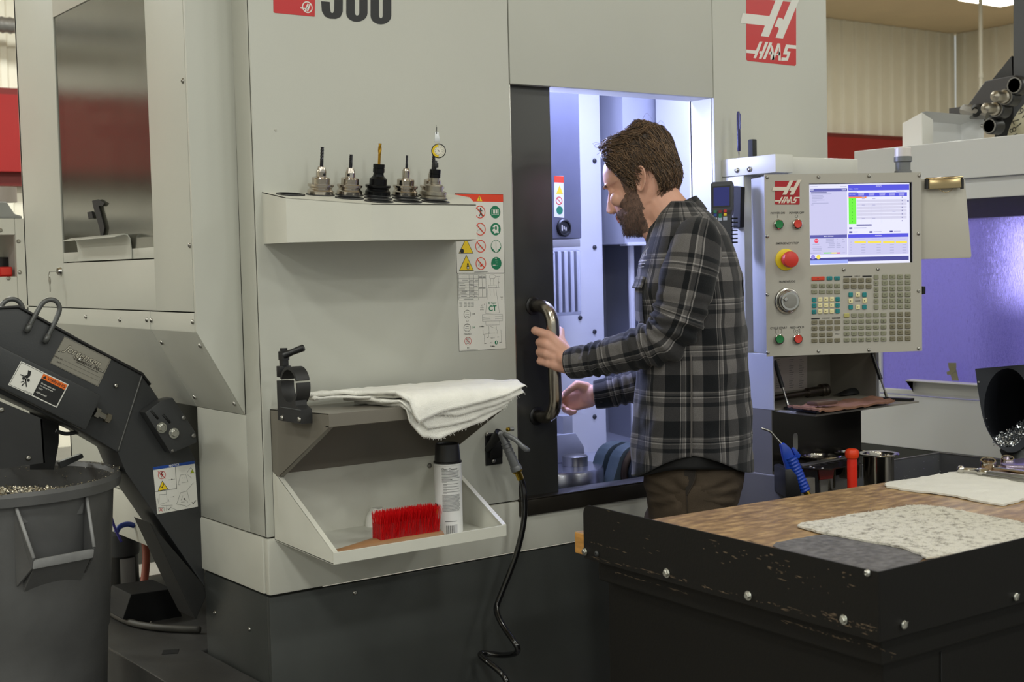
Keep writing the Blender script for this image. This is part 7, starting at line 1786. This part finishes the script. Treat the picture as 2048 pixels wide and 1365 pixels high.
# ears
for s_ in (1, -1):
    ec = lambda u, v, o: HD(-.022 + u * .94 + v * -.20, s_ * (.0765 + o + max(0, -u) * .38), .006 + v)
    rim = [(.012, -.010), (.015, .004), (.0145, .018), (.008, .029), (-.004, .0335), (-.016, .029), (-.0215, .016), (-.021, .001), (-.0165, -.012), (-.009, -.022), (-.001, -.0285), (.007, -.027), (.0105, -.019)]
    pr = [ec(u, v, .004 + .004 * (u < 0)) for u, v in rim]
    B_.tube(smooth_path(pr + [pr[0]], 3)[:-1], .0036, 8, closed=True)
    an = [ec(u, v, .004) for u, v in ((-.004, .024), (-.0115, .016), (-.0125, .004), (-.009, -.008), (-.002, -.014), (.006, -.012))]
    B_.tube(smooth_path(an, 3), .0030, 8)
    o0 = len(B_.v); n_ = len(rim)
    B_.add([ec(u * .95, v * .95, .0015) for u, v in rim] + [ec(u * .9, v * .9, -.008) for u, v in rim], [tuple(range(n_)), tuple(range(2 * n_ - 1, n_ - 1, -1))] + [(i, n_ + i, n_ + (i + 1) % n_, (i + 1) % n_) for i in range(n_)])
    ball(ec(.002, -.024, .0035), .0065, (1.0, .5, 1.1)); ball(ec(.0125, -.006, .003), .0045, (.8, .7, 1.2))
# neck, trunk, limbs
nk0 = HD(-.030, 0, -.045); nk1 = BP(1352, 450, 0)
capsule(nk0, nk1, .057, .066, 20); capsule(HD(.02, 0, -.085), BP(1325, 470, 0), .036, .05, 16)
def ell(p, hs2, hw, z=None):
    return [p + fa * (hs2 * math.cos(a)) + la_ * (hw * math.sin(a)) for a in [2 * PI * j / 24 for j in range(24)]]
closed_grid([ell(BP(1385, y, 0), h2, w) for y, h2, w in ((1000, .085, .11), (930, .10, .135), (850, .11, .15), (750, .12, .155), (650, .125, .165), (560, .12, .17), (500, .10, .16), (460, .075, .12), (435, .05, .07))])
SHL = onD(1392, 492, 3.60); ELL = onD(1338, 684, 3.60); WRL = onD(1146, 722, 3.745)
SHR = BP(1395, 492, -.165); ELR = onD(1335, 742, 3.99); WRR = onD(1190, 789, 4.02)
for (S_, E_, W__) in ((SHL, ELL, WRL), (SHR, ELR, WRR)):
    capsule(S_, E_, .050, .036, 16); capsule(E_, E_.lerp(W__, .3), .034, .034, 16); capsule(E_.lerp(W__, .3), W__, .034, .028, 16)
floorz = .075
HIPL, HIPR = BP(1390, 985, .085), BP(1388, 985, -.085)
def foot(hip, dx, side):
    kn = Vector((hip.x, hip.y, .50)) + fa * (.03 + dx); an = Vector((hip.x, hip.y, .09)) + fa * (dx - .02)
    capsule(hip, kn, .072, .058, 16); capsule(kn, kn.lerp(an, .35), .058, .056, 16); capsule(kn.lerp(an, .35), an, .056, .040, 16); capsule(an + UPZ * -.03, an + fa * .15 + UPZ * -.045, .035, .03, 12)
    return kn, an
KNL, ANL = foot(HIPL, .0, 1); KNR, ANR = foot(HIPR, .03, -1)
# hands: tapered bones joined into the one body
def bone(pts, rads):
    for (p, q), (a, b) in zip(zip(pts, pts[1:]), zip(rads, rads[1:])): capsule(p, q, a, b, 12)
dl = lambda x, y, d: onD(x, y, d)
W0 = dl(1143, 722, 3.745)
mc = {'i': dl(1098, 671, 3.752), 'm': dl(1093, 689, 3.750), 'r': dl(1093, 708, 3.751), 'p': dl(1098, 727, 3.755)}
bone([W0, dl(1128, 716, 3.742)], [.029, .026]); bone([dl(1136, 735, 3.745), dl(1112, 730, 3.748)], [.020, .018])
for k, q in mc.items(): bone([dl(1130, 716 + {'i': -12, 'm': -4, 'r': 5, 'p': 14}[k], 3.745), q], [.0200, .0142])
bone([mc['i'], dl(1070, 661.5, 3.766), dl(1072, 664, 3.800), dl(1089, 665, 3.826)], [.0132, .0120, .0108, .0088])
bone([mc['m'], dl(1079, 685, 3.772), dl(1080, 688, 3.806), dl(1096, 690, 3.826)], [.0138, .0126, .0110, .0090])
bone([mc['r'], dl(1079, 704.5, 3.774), dl(1080, 707, 3.806), dl(1096, 709, 3.826)], [.0136, .0122, .0108, .0088])
bone([mc['p'], dl(1080, 723, 3.775), dl(1083, 726, 3.802), dl(1097, 727, 3.822)], [.0125, .0110, .0095, .0080])
bone([dl(1130, 704, 3.755), dl(1119, 680, 3.775), dl(1121, 663, 3.803), dl(1112, 657, 3.830)], [.020, .0160, .0122, .0100])
# right hand, palm towards us, fingers loosely curled and pointing at the door edge
D2 = 4.05
dr2 = lambda x, y, d=0.0: onD(x, y, D2 + d)
bone([dr2(1188, 790, -.02), dr2(1178, 792, -.01)], [.028, .026])
for (x0, y0, x1, y1) in ((1178, 782, 1153, 779), (1177, 790, 1147, 791), (1177, 797, 1146, 803), (1180, 803, 1149, 814)): bone([dr2(x0, y0, -.005), dr2(x1, y1, .004)], [.019, .0135])
bone([dr2(1172, 776, -.022), dr2(1154, 770, -.034), dr2(1140, 780, -.040), dr2(1131, 788, -.036)], [.018, .0135, .0105, .0085])
bone([dr2(1153, 779, .004), dr2(1138, 783, .012), dr2(1127, 790, .002), dr2(1121, 797, -.014)], [.0125, .0110, .0098, .0080])
bone([dr2(1147, 791, .004), dr2(1131, 798, .014), dr2(1122, 808, .000), dr2(1126, 815, -.018)], [.0130, .0112, .0098, .0080])
bone([dr2(1146, 803, .004), dr2(1133, 811, .010), dr2(1130, 821, -.010), dr2(1138, 822, -.026)], [.0125, .0108, .0095, .0080])
bone([dr2(1149, 814, .002), dr2(1140, 822, .002), dr2(1141, 827, -.018), dr2(1150, 824, -.030)], [.0115, .0098, .0085, .0072])
def remesh(mb, vox, name, smooth_it=4):
    me = bpy.data.meshes.new('t'); me.from_pydata([tuple(v) for v in mb.v], [], mb.f)
    b = bmesh.new(); b.from_mesh(me); bmesh.ops.recalc_face_normals(b, faces=b.faces[:]); b.to_mesh(me); b.free()
    o = bpy.data.objects.new('t', me); C.objects.link(o)
    m = o.modifiers.new('r', 'REMESH'); m.mode = 'VOXEL'; m.voxel_size = vox
    s = o.modifiers.new('s', 'SMOOTH'); s.factor = .5; s.iterations = smooth_it
    dg = bpy.context.evaluated_depsgraph_get(); out = bpy.data.meshes.new_from_object(o.evaluated_get(dg)); out.name = name
    bpy.data.objects.remove(o); return out
bm_ = remesh(B_, .0034, 'body', 5)
inv = WM[man.name].inverted(); bm_.transform(inv)
bm_.materials.clear()
for m in (SKIN, LIP, BSK): bm_.materials.append(m)
HBi = Matrix(((hs_.x, hl.x, hk.x, HO.x), (hs_.y, hl.y, hk.y, HO.y), (hs_.z, hl.z, hk.z, HO.z), (0, 0, 0, 1))).inverted() @ WM[man.name]
def beardzone(s, t, z):
    at = abs(t)
    if z > -.010: return .012 < s < .034 and at > .05 and z < .03
    if at > .045: lim = -.006 - .75 * max(0, s - .030)
    else: lim = -.041
    if s < -.008 - .30 * (z + .06) * 0 or z < -.128: return False
    if z > lim: return False
    if s > .088 and at < .020 and -.070 < z < -.048: return False
    if z < -.085 and s < .012: return False
    return s > (.000 if z > -.07 else .01)
for p in bm_.polygons:
    c = HBi @ p.center
    p.use_smooth = True
    if c.length < .2 and c.z > -.14:
        if c.x > .093 and abs(c.y) < .022 and -.071 < c.z < -.049: p.material_index = 1
        elif beardzone(*c): p.material_index = 2
bo = bpy.data.objects.new('body', bm_); C.objects.link(bo); bo.parent = man; WM[bo.name] = WM[man.name]
# ---- hair: under-shell and locks
def hairline(a):
    """lowest height of the hair at azimuth a"""
    d = abs(a)
    pts = [(0, .110), (.35, .112), (.62, .104), (.85, .082), (1.02, .050), (1.16, -.004), (1.30, -.006), (1.42, .012), (1.62, .040), (1.86, .036), (2.02, .0), (2.2, -.038), (2.55, -.062), (3.2, -.066)]
    for (p, v), (q, w) in zip(pts, pts[1:]):
        if d <= q: return v + (w - v) * (d - p) / (q - p)
    return -.066
def vol(z, a):
    d = abs(a); top_ = max(0, (z - .03) / .1)
    return .007 + .012 * min(1, top_) + .010 * math.exp(-((d - 2.6) / .5) ** 2) * (1 if z > 0 else max(.15, 1 + z / .06)) + .004 * nz(a * 3, z * 30, 2) + (.004 * max(0, 1 - d / .8) if z > .10 else 0) + .007 * math.exp(-((d - 2.7) / .5) ** 2 - ((z - .10) / .03) ** 2)
hb = MB(); rows = []
NA = 72
for i in range(26):
    row_ = []
    for j in range(NA):
        a = -PI + 2 * PI * j / NA; lo = hairline(a); z = lo + (.1295 - lo) * (i / 25) ** .92
        o = vol(z, a) * (min(1, i / 3.0 + .12)); s_, t_, z_ = hpt(z, a, o); row_.append(HD(s_, t_, z_ + o * max(0, (z - .03) / .1) * 1.1))
    rows.append(row_)
hb.grid(rows, closed=True); n_ = len(hb.v); hb.f.append(tuple(range(n_ - NA, n_))); hb.m.append(0)
hair = hb.build('hair', [HAIRD, HAIRM], man, smooth=True)
random.seed(42); lk = MB()
def lock(z, a, L_, rad, lift, mi):
    F_dir = None
    d = abs(a); sgn = 1 if a >= 0 else -1
    pts = []; zz, aa = z, a; n = 7; ph = random.uniform(0, 6.28); wv = random.uniform(.002, .0065); a += random.gauss(0, .02); sk_ = random.gauss(0, .35)
    for k in range(n):
        o = vol(max(zz, -.07), aa) * (1.02 if z > hairline(a) + .010 else .45) + lift * math.sin(PI * min(1, k / (n - 1) * .8))
        zc_2 = min(zz, .129)
        s_, t_, z_ = hpt(zc_2, aa, o); p = HD(s_, t_, z_ + o * max(0, (zc_2 - .03) / .1) * 1.1)
        w = wv * math.sin(ph + k * 1.3)
        pts.append(p + hk * w + hl * w * .7)
        st = L_ / (n - 1)
        if zz > .10: 
            # the crown is combed back and to the side
            aa += st / .045 * (.9 * sgn if d < 2.2 else .2 * sgn) * (1 if abs(aa) < 2.6 else .1); zz -= st * .28
        elif d < 1.25: aa += st / .085 * (.75 + sk_) * sgn; zz -= st * .62
        else: aa += st / .09 * (.22 * sgn + sk_); zz -= st * .95
    lk.mi = mi; lk.tube(pts, [rad * q for q in (.5, .9, 1.0, 1.0, .85, .55, .12)], 4, caps=False)
for i in range(5200):
    a = random.uniform(-PI, PI); lo = hairline(a); z = lo + (.128 - lo) * random.random() ** .8 + .004
    lock(z, a, random.uniform(.022, .045) * (1.15 if z > .07 else .75), random.uniform(.0005, .0013), random.uniform(0, .006), 1 if random.random() < .62 else 0)
for i in range(14):
    a = random.choice((random.uniform(-.4, .8), random.uniform(2.2, 3.3), random.uniform(-.5, .1))); lock(.124 if i % 2 else .115, a, .06, .00035, random.uniform(.010, .022), 1)
o = lk.build('hair_locks', [HAIRD, HAIRM], hair, smooth=True, recalc=False); o['kind'] = 'stuff'
# ---- beard, brows
random.seed(17); bb = MB(); n_ = 0
for p in bm_.polygons:
    if p.material_index == 2 and random.random() < (.42 if (HBi @ p.center).z < -.05 else .22):
        w = WM[man.name] @ p.center; nn = p.normal.copy(); c = HBi @ p.center
        thick = 1.0 if c.z < -.07 else .62
        for _ in range(2):
            q = w + Vector((random.gauss(0, .0016), random.gauss(0, .0016), random.gauss(0, .0016))); L_ = random.uniform(.004, .0085) * thick
            d = (nn * .62 - hk * .75 + hs_ * .12 + Vector((random.gauss(0, .22), random.gauss(0, .22), random.gauss(0, .22)))).normalized()
            m_ = q + d * L_ * .6 + nn * .0008; e_ = q + d * L_ - hk * .0012; s_ = d.cross(fw).normalized() * .00042
            bb.mi = 0 if random.random() < .6 else 1
            bb.add([q - s_, q + s_, m_ + s_ * .7, m_ - s_ * .7, e_], [(0, 1, 2, 3), (3, 2, 4)])
o = bb.build('beard', [BEARDM, HAIRD], man, recalc=False); o['kind'] = 'stuff'
eb_ = MB()
for s_ in (1, -1):
    for i in range(60):
        t = i / 59; p = HD(.0985 - .020 * t * t, s_ * (.012 + .038 * t), .034 + .006 * t - .010 * t * t + random.gauss(0, .0016)); d = (hl * s_ * .9 + hk * .25 + hs_ * .1).normalized() * .009
        eb_.tube([p, p + d * .6 + hs_ * .0012, p + d], [.0006, .0006, .0002], 3, caps=False)
eb_.build('eyebrows', HAIRD, man, recalc=False)

# ---- clothes
def plaid_mat(name):
    m = bpy.data.materials.new(name); m.use_nodes = True; nt = m.node_tree; N = nt.nodes; L = nt.links; b = N['Principled BSDF']
    uv = N.new('ShaderNodeUVMap'); uv.uv_map = 'UVMap'; sp = N.new('ShaderNodeSeparateXYZ'); L.new(uv.outputs[0], sp.inputs[0])
    def axis(out, period, stops):
        d = N.new('ShaderNodeMath'); d.operation = 'DIVIDE'; d.inputs[1].default_value = period; L.new(out, d.inputs[0])
        f_ = N.new('ShaderNodeMath'); f_.operation = 'FRACT'; L.new(d.outputs[0], f_.inputs[0])
        r_ = N.new('ShaderNodeValToRGB'); r_.color_ramp.interpolation = 'CONSTANT'; el_ = r_.color_ramp.elements
        el_[0].position = 0; el_[0].color = (stops[0][1],) * 3 + (1,); el_[1].position = stops[1][0]; el_[1].color = (stops[1][1],) * 3 + (1,)
        for p, v in stops[2:]: e = el_.new(p); e.color = (v,) * 3 + (1,)
        L.new(f_.outputs[0], r_.inputs[0]); return r_.outputs[0]
    wu = axis(sp.outputs[0], .104, [(0, .0), (.40, .85), (.425, .12), (.45, .55), (.53, .85), (.555, .06), (.66, .62)])
    wv_ = axis(sp.outputs[1], .122, [(0, .0), (.35, .55), (.66, .08), (.75, .5), (.84, .9), (.865, .15), (.90, .55), (.955, .85), (.975, .3)])
    mx = N.new('ShaderNodeMix'); mx.data_type = 'FLOAT'; mx.inputs[0].default_value = .5; L.new(wu, mx.inputs[2]); L.new(wv_, mx.inputs[3])
    cr = N.new('ShaderNodeValToRGB'); e = cr.color_ramp.elements; e[0].position = 0; e[0].color = lin((20, 22, 25)) + (1,); e[1].position = 1; e[1].color = lin((172, 168, 166)) + (1,)
    for p, c in ((.10, (25, 27, 30)), (.30, (55, 54, 55)), (.58, (101, 98, 97))): q = e.new(p); q.color = lin(c) + (1,)
    L.new(mx.outputs[0], cr.inputs[0])
    tc = N.new('ShaderNodeTexCoord'); n1 = N.new('ShaderNodeTexNoise'); n1.inputs['Scale'].default_value = 420; n1.inputs['Detail'].default_value = 3; L.new(tc.outputs['Object'], n1.inputs['Vector'])
    mm = N.new('ShaderNodeMix'); mm.data_type = 'RGBA'; mm.blend_type = 'OVERLAY'; mm.inputs[0].default_value = .35; L.new(cr.outputs[0], mm.inputs[6]); L.new(n1.outputs['Fac'], mm.inputs[7]); L.new(mm.outputs[2], b.inputs['Base Color'])
    bp = N.new('ShaderNodeBump'); bp.inputs['Strength'].default_value = .35; bp.inputs['Distance'].default_value = .0015; L.new(n1.outputs['Fac'], bp.inputs['Height']); L.new(bp.outputs[0], b.inputs['Normal'])
    b.inputs['Roughness'].default_value = .92; b.inputs['Specular IOR Level'].default_value = .15
    b.inputs['Sheen Weight'].default_value = .15
    return m
PLAID = plaid_mat('plaid_flannel')
def interp(tab, y):
    for a, b in zip(tab, tab[1:]):
        if a[0] <= y <= b[0]:
            k = (y - a[0]) / (b[0] - a[0]); return [a[i] + (b[i] - a[i]) * k for i in range(1, len(a))]
    return list(tab[0][1:]) if y < tab[0][0] else list(tab[-1][1:])
SH_T = [(404, 1336, 1392, .062), (416, 1326, 1408, .082), (428, 1318, 1423, .118), (442, 1311, 1437, .158), (456, 1306, 1449, .182), (472, 1300, 1458, .193), (495, 1291, 1468, .200), (525, 1281, 1477, .203), (560, 1275, 1484, .203), (600, 1275, 1488, .200), (650, 1275, 1491, .195), (700, 1274, 1494, .190), (750, 1273, 1497, .187), (800, 1271, 1499, .186), (850, 1269, 1501, .187), (900, 1267, 1502, .189), (950, 1265, 1504, .191)]
def torso_pt(y, a, off=0.0, tab=SH_T):
    F, Bk, w = interp(tab, y); p, q = BP(F, y, 0), BP(Bk, y, 0); c = (p + q) * .5; h = (p - q) * .5; hl_ = h.length; ax = h.normalized()
    e = 2.35; ca, sa = math.cos(a), math.sin(a); k = (abs(ca) ** e + abs(sa) ** e) ** (-1 / e)
    return c + ax * ((hl_ + off) * ca * k) + la_ * ((w + off) * sa * k)
NT = 150; rows, uvs = [], []; NR = 120
for i in range(NR):
    v = i / (NR - 1); row_ = []; uu = 0; prev = None
    for j in range(NT + 1):
        a = -PI + 2 * PI * j / NT
        side = abs(math.sin(a)) ** 3
        yb_ = 948 - 52 * side if abs(a) < PI / 2 else 940 - 46 * side
        y = 404 + (yb_ - 404) * v
        # soft folds
        lowk = max(0, (y - 640) / 300); up_k = max(0, min(1, (y - 470) / 80))
        off = lowk * (.006 * math.sin(a * 7 + 1.5 * nz(a, v * 2, 1)) + .006 * nz(a * 3, v * 5, 7)) + up_k * (.005 * nz(a * 2.2, v * 9, 3) + .0035 * nz(a * 5, v * 16, 5) + .004 * nz(a * 1.5 + v * 6, v * 3, 9))
        if .5 < a < 1.5 and y < 700: off += .006 * math.sin((y - 480) / 18 + a * 3) * math.exp(-((y - 600) / 70) ** 2) * .6
        p = torso_pt(y, a, off); row_.append(p)
        yy = y
        u_0 = a / PI * .505
        uvs.append((u_0 + .02 + 5, torso_pt(y, a, 0).z * 1.0 + .045 + 0 * yy))
    rows.append(row_)
sb_ = MB(); sb_.grid(rows); sb_.uv = uvs
shirt = sb_.build('shirt', PLAID, man, smooth=True)
md = shirt.modifiers.new('thickness', 'SOLIDIFY'); md.thickness = .003; md.offset = -1
def sleeve(name, path, n=44, seg=90, uo=0.0, vo=0.0, seed=1, elbow=.55, cuff=True):
    pts = smooth_path([p for p, r_ in path], 14); k = len(path); rad = []
    for i in range(k - 1):
        for j in range(14): t = j / 14; t = t * t * (3 - 2 * t); rad.append(path[i][1] + (path[i + 1][1] - path[i][1]) * t)
    rad.append(path[-1][1]); m = MB(); uv = []; Ls = [0]
    for p, q in zip(pts, pts[1:]): Ls.append(Ls[-1] + (q - p).length)
    T = []
    for i in range(len(pts)): T.append((pts[min(i + 1, len(pts) - 1)] - pts[max(i - 1, 0)]).normalized())
    U = (-fw - T[0] * (-fw).dot(T[0])).normalized(); rows = []
    for i, p in enumerate(pts):
        U = (U - T[i] * U.dot(T[i])).normalized(); V = T[i].cross(U); row_ = []
        f_ = Ls[i] / Ls[-1]
        ek = math.exp(-((f_ - elbow) / .14) ** 2); ck = math.exp(-((f_ - .86) / .07) ** 2)
        for j in range(n + 1):
            a = -PI + 2 * PI * j / n
            w = ek * .0075 * math.sin(Ls[i] * 190 + 2.0 * math.sin(a + seed) + 3 * nz(a, f_ * 3, seed)) + ck * .004 * math.sin(Ls[i] * 240 + 1.6 * a) + .005 * nz(math.cos(a) * 1.6 + seed, math.sin(a) * 1.6, Ls[i] * 16) + .0025 * nz(math.cos(a) * 4, math.sin(a) * 4 + seed, Ls[i] * 40)
            if f_ > .925: w *= .35
            r_ = rad[i] + w + (.0025 if f_ > .925 else 0)
            row_.append(p + (U * math.cos(a) + V * math.sin(a)) * r_); uv.append((uo + a * .052 + 5, vo + Ls[i] + 3))
        rows.append(row_)
    m.grid(rows)
    m.uv = uv; o = m.build(name, PLAID, man, smooth=True); q = o.modifiers.new('thickness', 'SOLIDIFY'); q.thickness = .003; q.offset = -1
    return o
ds = lambda x, y, d: onD(x, y, d)
sl_l = sleeve('sleeve', [(ds(1398, 462, 3.64), .052), (ds(1389, 488, 3.605), .073), (ds(1381, 535, 3.59), .0775), (ds(1371, 583, 3.588), .0755), (ds(1359, 632, 3.590), .072), (ds(1334, 676, 3.60), .0640), (ds(1290, 694, 3.628), .0575), (ds(1250, 705, 3.655), .0520), (ds(1205, 716, 3.69), .0465), (ds(1160, 724, 3.728), .0425), (ds(1140, 727, 3.745), .0400)], uo=.040, vo=.03, seed=2, elbow=.52)
sl_r = sleeve('sleeve', [(BP(1395, 468, -.13), .05), (BP(1392, 495, -.16), .07), (BP(1375, 580, -.185), .07), (ds(1350, 690, 3.97), .064), (ds(1325, 748, 3.985), .056), (ds(1275, 771, 4.0), .049), (ds(1232, 782, 4.01), .044), (ds(1206, 788, 4.018), .0405), (ds(1190, 790, 4.022), .0385)], uo=.03, vo=.06, seed=5, elbow=.6)
for k in (0,):
    q = ds(1203, 803, 3.985); b = MB(); b.lathe(q, -fw, [(.005, 0), (.005, .002), (.003, .003), (0, .003)], 12); b.build('cuff_button', BLACK, sl_r, smooth=30)
# shoulder seam and side seam welts
def welt(name, pts, r_, par=shirt): b = MB(); b.tube(smooth_path(pts, 6), r_, 6); o = b.build(name, PLAID if False else mat('seam_grey', (92, 88, 86), .9), par, smooth=True); return o
welt('side_seam', [torso_pt(y, math.pi / 2 * 1.0, .0045) for y in (700, 740, 780, 820, 860, 892)], .0022)
# collar
cA = [(0, BP(1296, 470, 0)), (PI / 2, BP(1327, 434, .066)), (PI, BP(1386, 397, 0)), (3 * PI / 2, BP(1327, 430, -.066))]
def ring3(F, S, Bk, S2, n=48, a0=-PI, a1=PI):
    out = []; c = (F + Bk) * .5; cs = (S + S2) * .5
    for j in range(n + 1):
        a = a0 + (a1 - a0) * j / n; ca, sa = math.cos(a), math.sin(a)
        base = c + (F - Bk) * .5 * ca; side = (S if sa >= 0 else S2) - c
        side = (S - S2) * .5 * sa + (cs - c) * sa * sa
        out.append(base + side)
    return out
gap = .30
A_ = ring3(BP(1297, 468, 0), BP(1330, 431, .070), BP(1388, 396, 0), BP(1330, 431, -.070), 48, gap - 2 * PI + .0, -gap) if False else ring3(BP(1297, 468, 0), BP(1330, 431, .070), BP(1388, 396, 0), BP(1330, 431, -.070), 48, gap, 2 * PI - gap)
R1_ = ring3(BP(1296, 462, 0), BP(1332, 425, .073), BP(1392, 392, 0), BP(1332, 425, -.073), 48, gap, 2 * PI - gap)
R2_ = ring3(BP(1290, 482, 0), BP(1346, 446, .092), BP(1404, 405, 0), BP(1346, 446, -.092), 48, gap, 2 * PI - gap)
R3_ = ring3(BP(1293, 505, 0), BP(1355, 462, .103), BP(1414, 419, 0), BP(1355, 462, -.103), 48, gap, 2 * PI - gap)
b = MB(); b.grid([A_, R1_, R2_, R3_]); uvc = []
for i in range(4):
    for j in range(49): uvc.append((5 + j * .0105, 3 + i * .03 + .045))
b.uv = uvc; cl_ = b.build('collar', PLAID, shirt, smooth=60); q = cl_.modifiers.new('thickness', 'SOLIDIFY'); q.thickness = .003; q.offset = 0
# inner neckband, dark
b = MB(); b.grid([ring3(BP(1302, 470, 0), BP(1332, 436, .064), BP(1384, 402, 0), BP(1332, 436, -.064), 40), ring3(BP(1305, 500, 0), BP(1340, 462, .075), BP(1392, 430, 0), BP(1340, 462, -.075), 40)]); b.build('neckband', BLACKM, shirt, smooth=True)
# chest pocket with flap, and the white stitched emblem above it
a_p = .50
def chest(u, y, o=.004): return torso_pt(y, u, o)
b = MB(); b.grid([[chest(.28 + .42 * i / 8, 552 + 22 * j / 3, .006 + .007 * j / 3 + (.004 if j == 3 else 0)) for i in range(9)] for j in range(4)]); b.uv = [(5 + .01 * i, 3 + .012 * j) for j in range(4) for i in range(9)]
fp_ = b.build('pocket_flap', PLAID, shirt, smooth=True); q = fp_.modifiers.new('thickness', 'SOLIDIFY'); q.thickness = .004
b = MB(); b.grid([[chest(.30 + .38 * i / 8, 560 + 80 * j / 8, .005 + .004 * math.sin(PI * j / 8)) for i in range(9)] for j in range(9)]); b.uv = [(5.03 + .012 * i, 3.02 + .012 * j) for j in range(9) for i in range(9)]
b.build('chest_pocket', PLAID, shirt, smooth=True)
EMB = mat('white_stitching', (206, 206, 222), .8)
b = MB()
for (u0, y0, u1, y1, w) in ((.42, 512, .60, 500, 1.2), (.50, 518, .66, 494, 1.2), (.44, 516, .68, 510, 1.0), (.60, 498, .66, 512, 1.0), (.38, 524, .70, 521, 2.6), (.40, 529, .68, 527, 2.0), (.46, 535, .66, 533, 1.4)):
    for i in range(8):
        t0, t1 = i / 8, (i + .72) / 8
        p, q = chest(u0 + (u1 - u0) * t0, y0 + (y1 - y0) * t0, .0075), chest(u0 + (u1 - u0) * t1, y0 + (y1 - y0) * t1, .0075)
        b.tube([p, q], .0007 * w, 5)
b.build('stitched_emblem', EMB, shirt, 'x' and None) if False else b.build('stitched_emblem', EMB, shirt)
# black undershirt hem
US = [(860, 1275, 1494, .178), (900, 1274, 1490, .178), (950, 1276, 1484, .176), (960, 1277, 1483, .176)]
rows = []
for i in range(10):
    row_ = []
    for j in range(72):
        a = -PI + 2 * PI * j / 72; side = abs(math.sin(a)) ** 2; yb_ = 951 - 32 * side if abs(a) < PI / 2 else 930 - 10 * side
        row_.append(torso_pt(862 + (yb_ - 862) * i / 9, a, .002 * math.sin(a * 9 + i * .6), US))
    rows.append(row_)
b = MB(); b.grid(rows, closed=True); o = b.build('undershirt', mat('black_jersey', (18, 18, 19), .85), man, smooth=True); q = o.modifiers.new('thickness', 'SOLIDIFY'); q.thickness = .003
# trousers
TRM = mat('brown_canvas', (70, 60, 49), .85, bump=.5, bscale=500, var=.12, vscale=18, spec=.2)
TR = [(870, 1290, 1484, .150), (930, 1287, 1489, .165), (960, 1288, 1487, .170), (1000, 1296, 1478, .172), (1035, 1300, 1468, .172), (1070, 1304, 1460, .170)]
pm = MB(); rows = []
for i in range(34):
    y = 870 + 200 * i / 33; row_ = []
    for j in range(90):
        a = -PI + 2 * PI * j / 90; off = .0
        dx = (a - 1.45); cr = math.exp(-((y - 975) / 30) ** 2)
        off += .004 * nz(a * 3, y * .03, 4) + .003 * nz(a * 7, y * .06, 2)
        rr_ = math.hypot((y - 972) / 26, dx / .75); off += .006 * math.cos(9 * math.atan2((y - 972) / 26, dx / .75) + 2) * math.exp(-((rr_ - .9) / .7) ** 2) - .007 * math.exp(-(rr_ / .35) ** 2)
        row_.append(torso_pt(y, a, off, TR))
    rows.append(row_)
pm.grid(rows, closed=True)
trs = pm.build('trousers', TRM, man, smooth=True)
for hip, kn, an, dx in ((HIPL, KNL, ANL, 0), (HIPR, KNR, ANR, .04)):
    b = MB(); P5 = [hip + UPZ * .03, hip - UPZ * .06, kn + UPZ * .15, kn, kn.lerp(an, .5), an + UPZ * .02, an - UPZ * .02]
    pts = smooth_path(P5, 8); rr = [.088, .095, .086, .076, .072, .068, .07]
    R9 = []
    for i in range(len(P5) - 1):
        for j in range(8): R9.append(rr[i] + (rr[i + 1] - rr[i]) * j / 8)
    R9.append(rr[-1]); b.tube(pts, [q + .004 * nz(i * .3, q * 50, dx) for i, q in enumerate(R9)], 28); b.build('trouser_leg', TRM, trs, smooth=True)
# pocket opening and its stitched welt on the near hip
b = MB(); b.tube(smooth_path([torso_pt(y, a, .0045, TR) for y, a in ((924, 1.62), (940, 1.60), (956, 1.53), (970, 1.45))], 5), .0016, 6); b.tube(smooth_path([torso_pt(y, a, .0045, TR) for y, a in ((970, 1.45), (1000, 1.46), (1040, 1.47))], 5), .0012, 6)
b.build('pocket_seams', mat('seam_brown', (50, 42, 34), .9), trs, smooth=True)
b = MB(); b.grid([[torso_pt(y, a0_ + (a1_ - a0_) * i / 5, .0045, TR) for i in range(6)] for y, a0_, a1_ in ((922, 1.40, 1.62), (940, 1.42, 1.60), (956, 1.43, 1.53), (968, 1.44, 1.46))]); b.build('pocket_inside', mat('pocket_dark', (36, 30, 25), .9), trs, smooth=True)
# boots
for an in (ANL, ANR):
    b = MB(); rows = []
    for i in range(12):
        t = i / 11; c = an + fa * (-.085 + .28 * t); w = .042 + .012 * math.sin(PI * t) ; hgt = .10 - .055 * t if t > .35 else .10 + .03 * (1 - t)
        c.z = 0
        rows.append([c + la_ * (w * math.cos(a)) + UPZ * (max(.001, hgt * .5 + hgt * .5 * math.sin(a))) for a in [2 * PI * k / 16 for k in range(16)]])
    b.grid(rows, closed=True); n_ = len(b.v); b.f += [tuple(range(16)), tuple(range(n_ - 16, n_))]; b.m += [0, 0]; b.build('boot', mat('boot_leather', (48, 40, 34), .5), man, smooth=60)
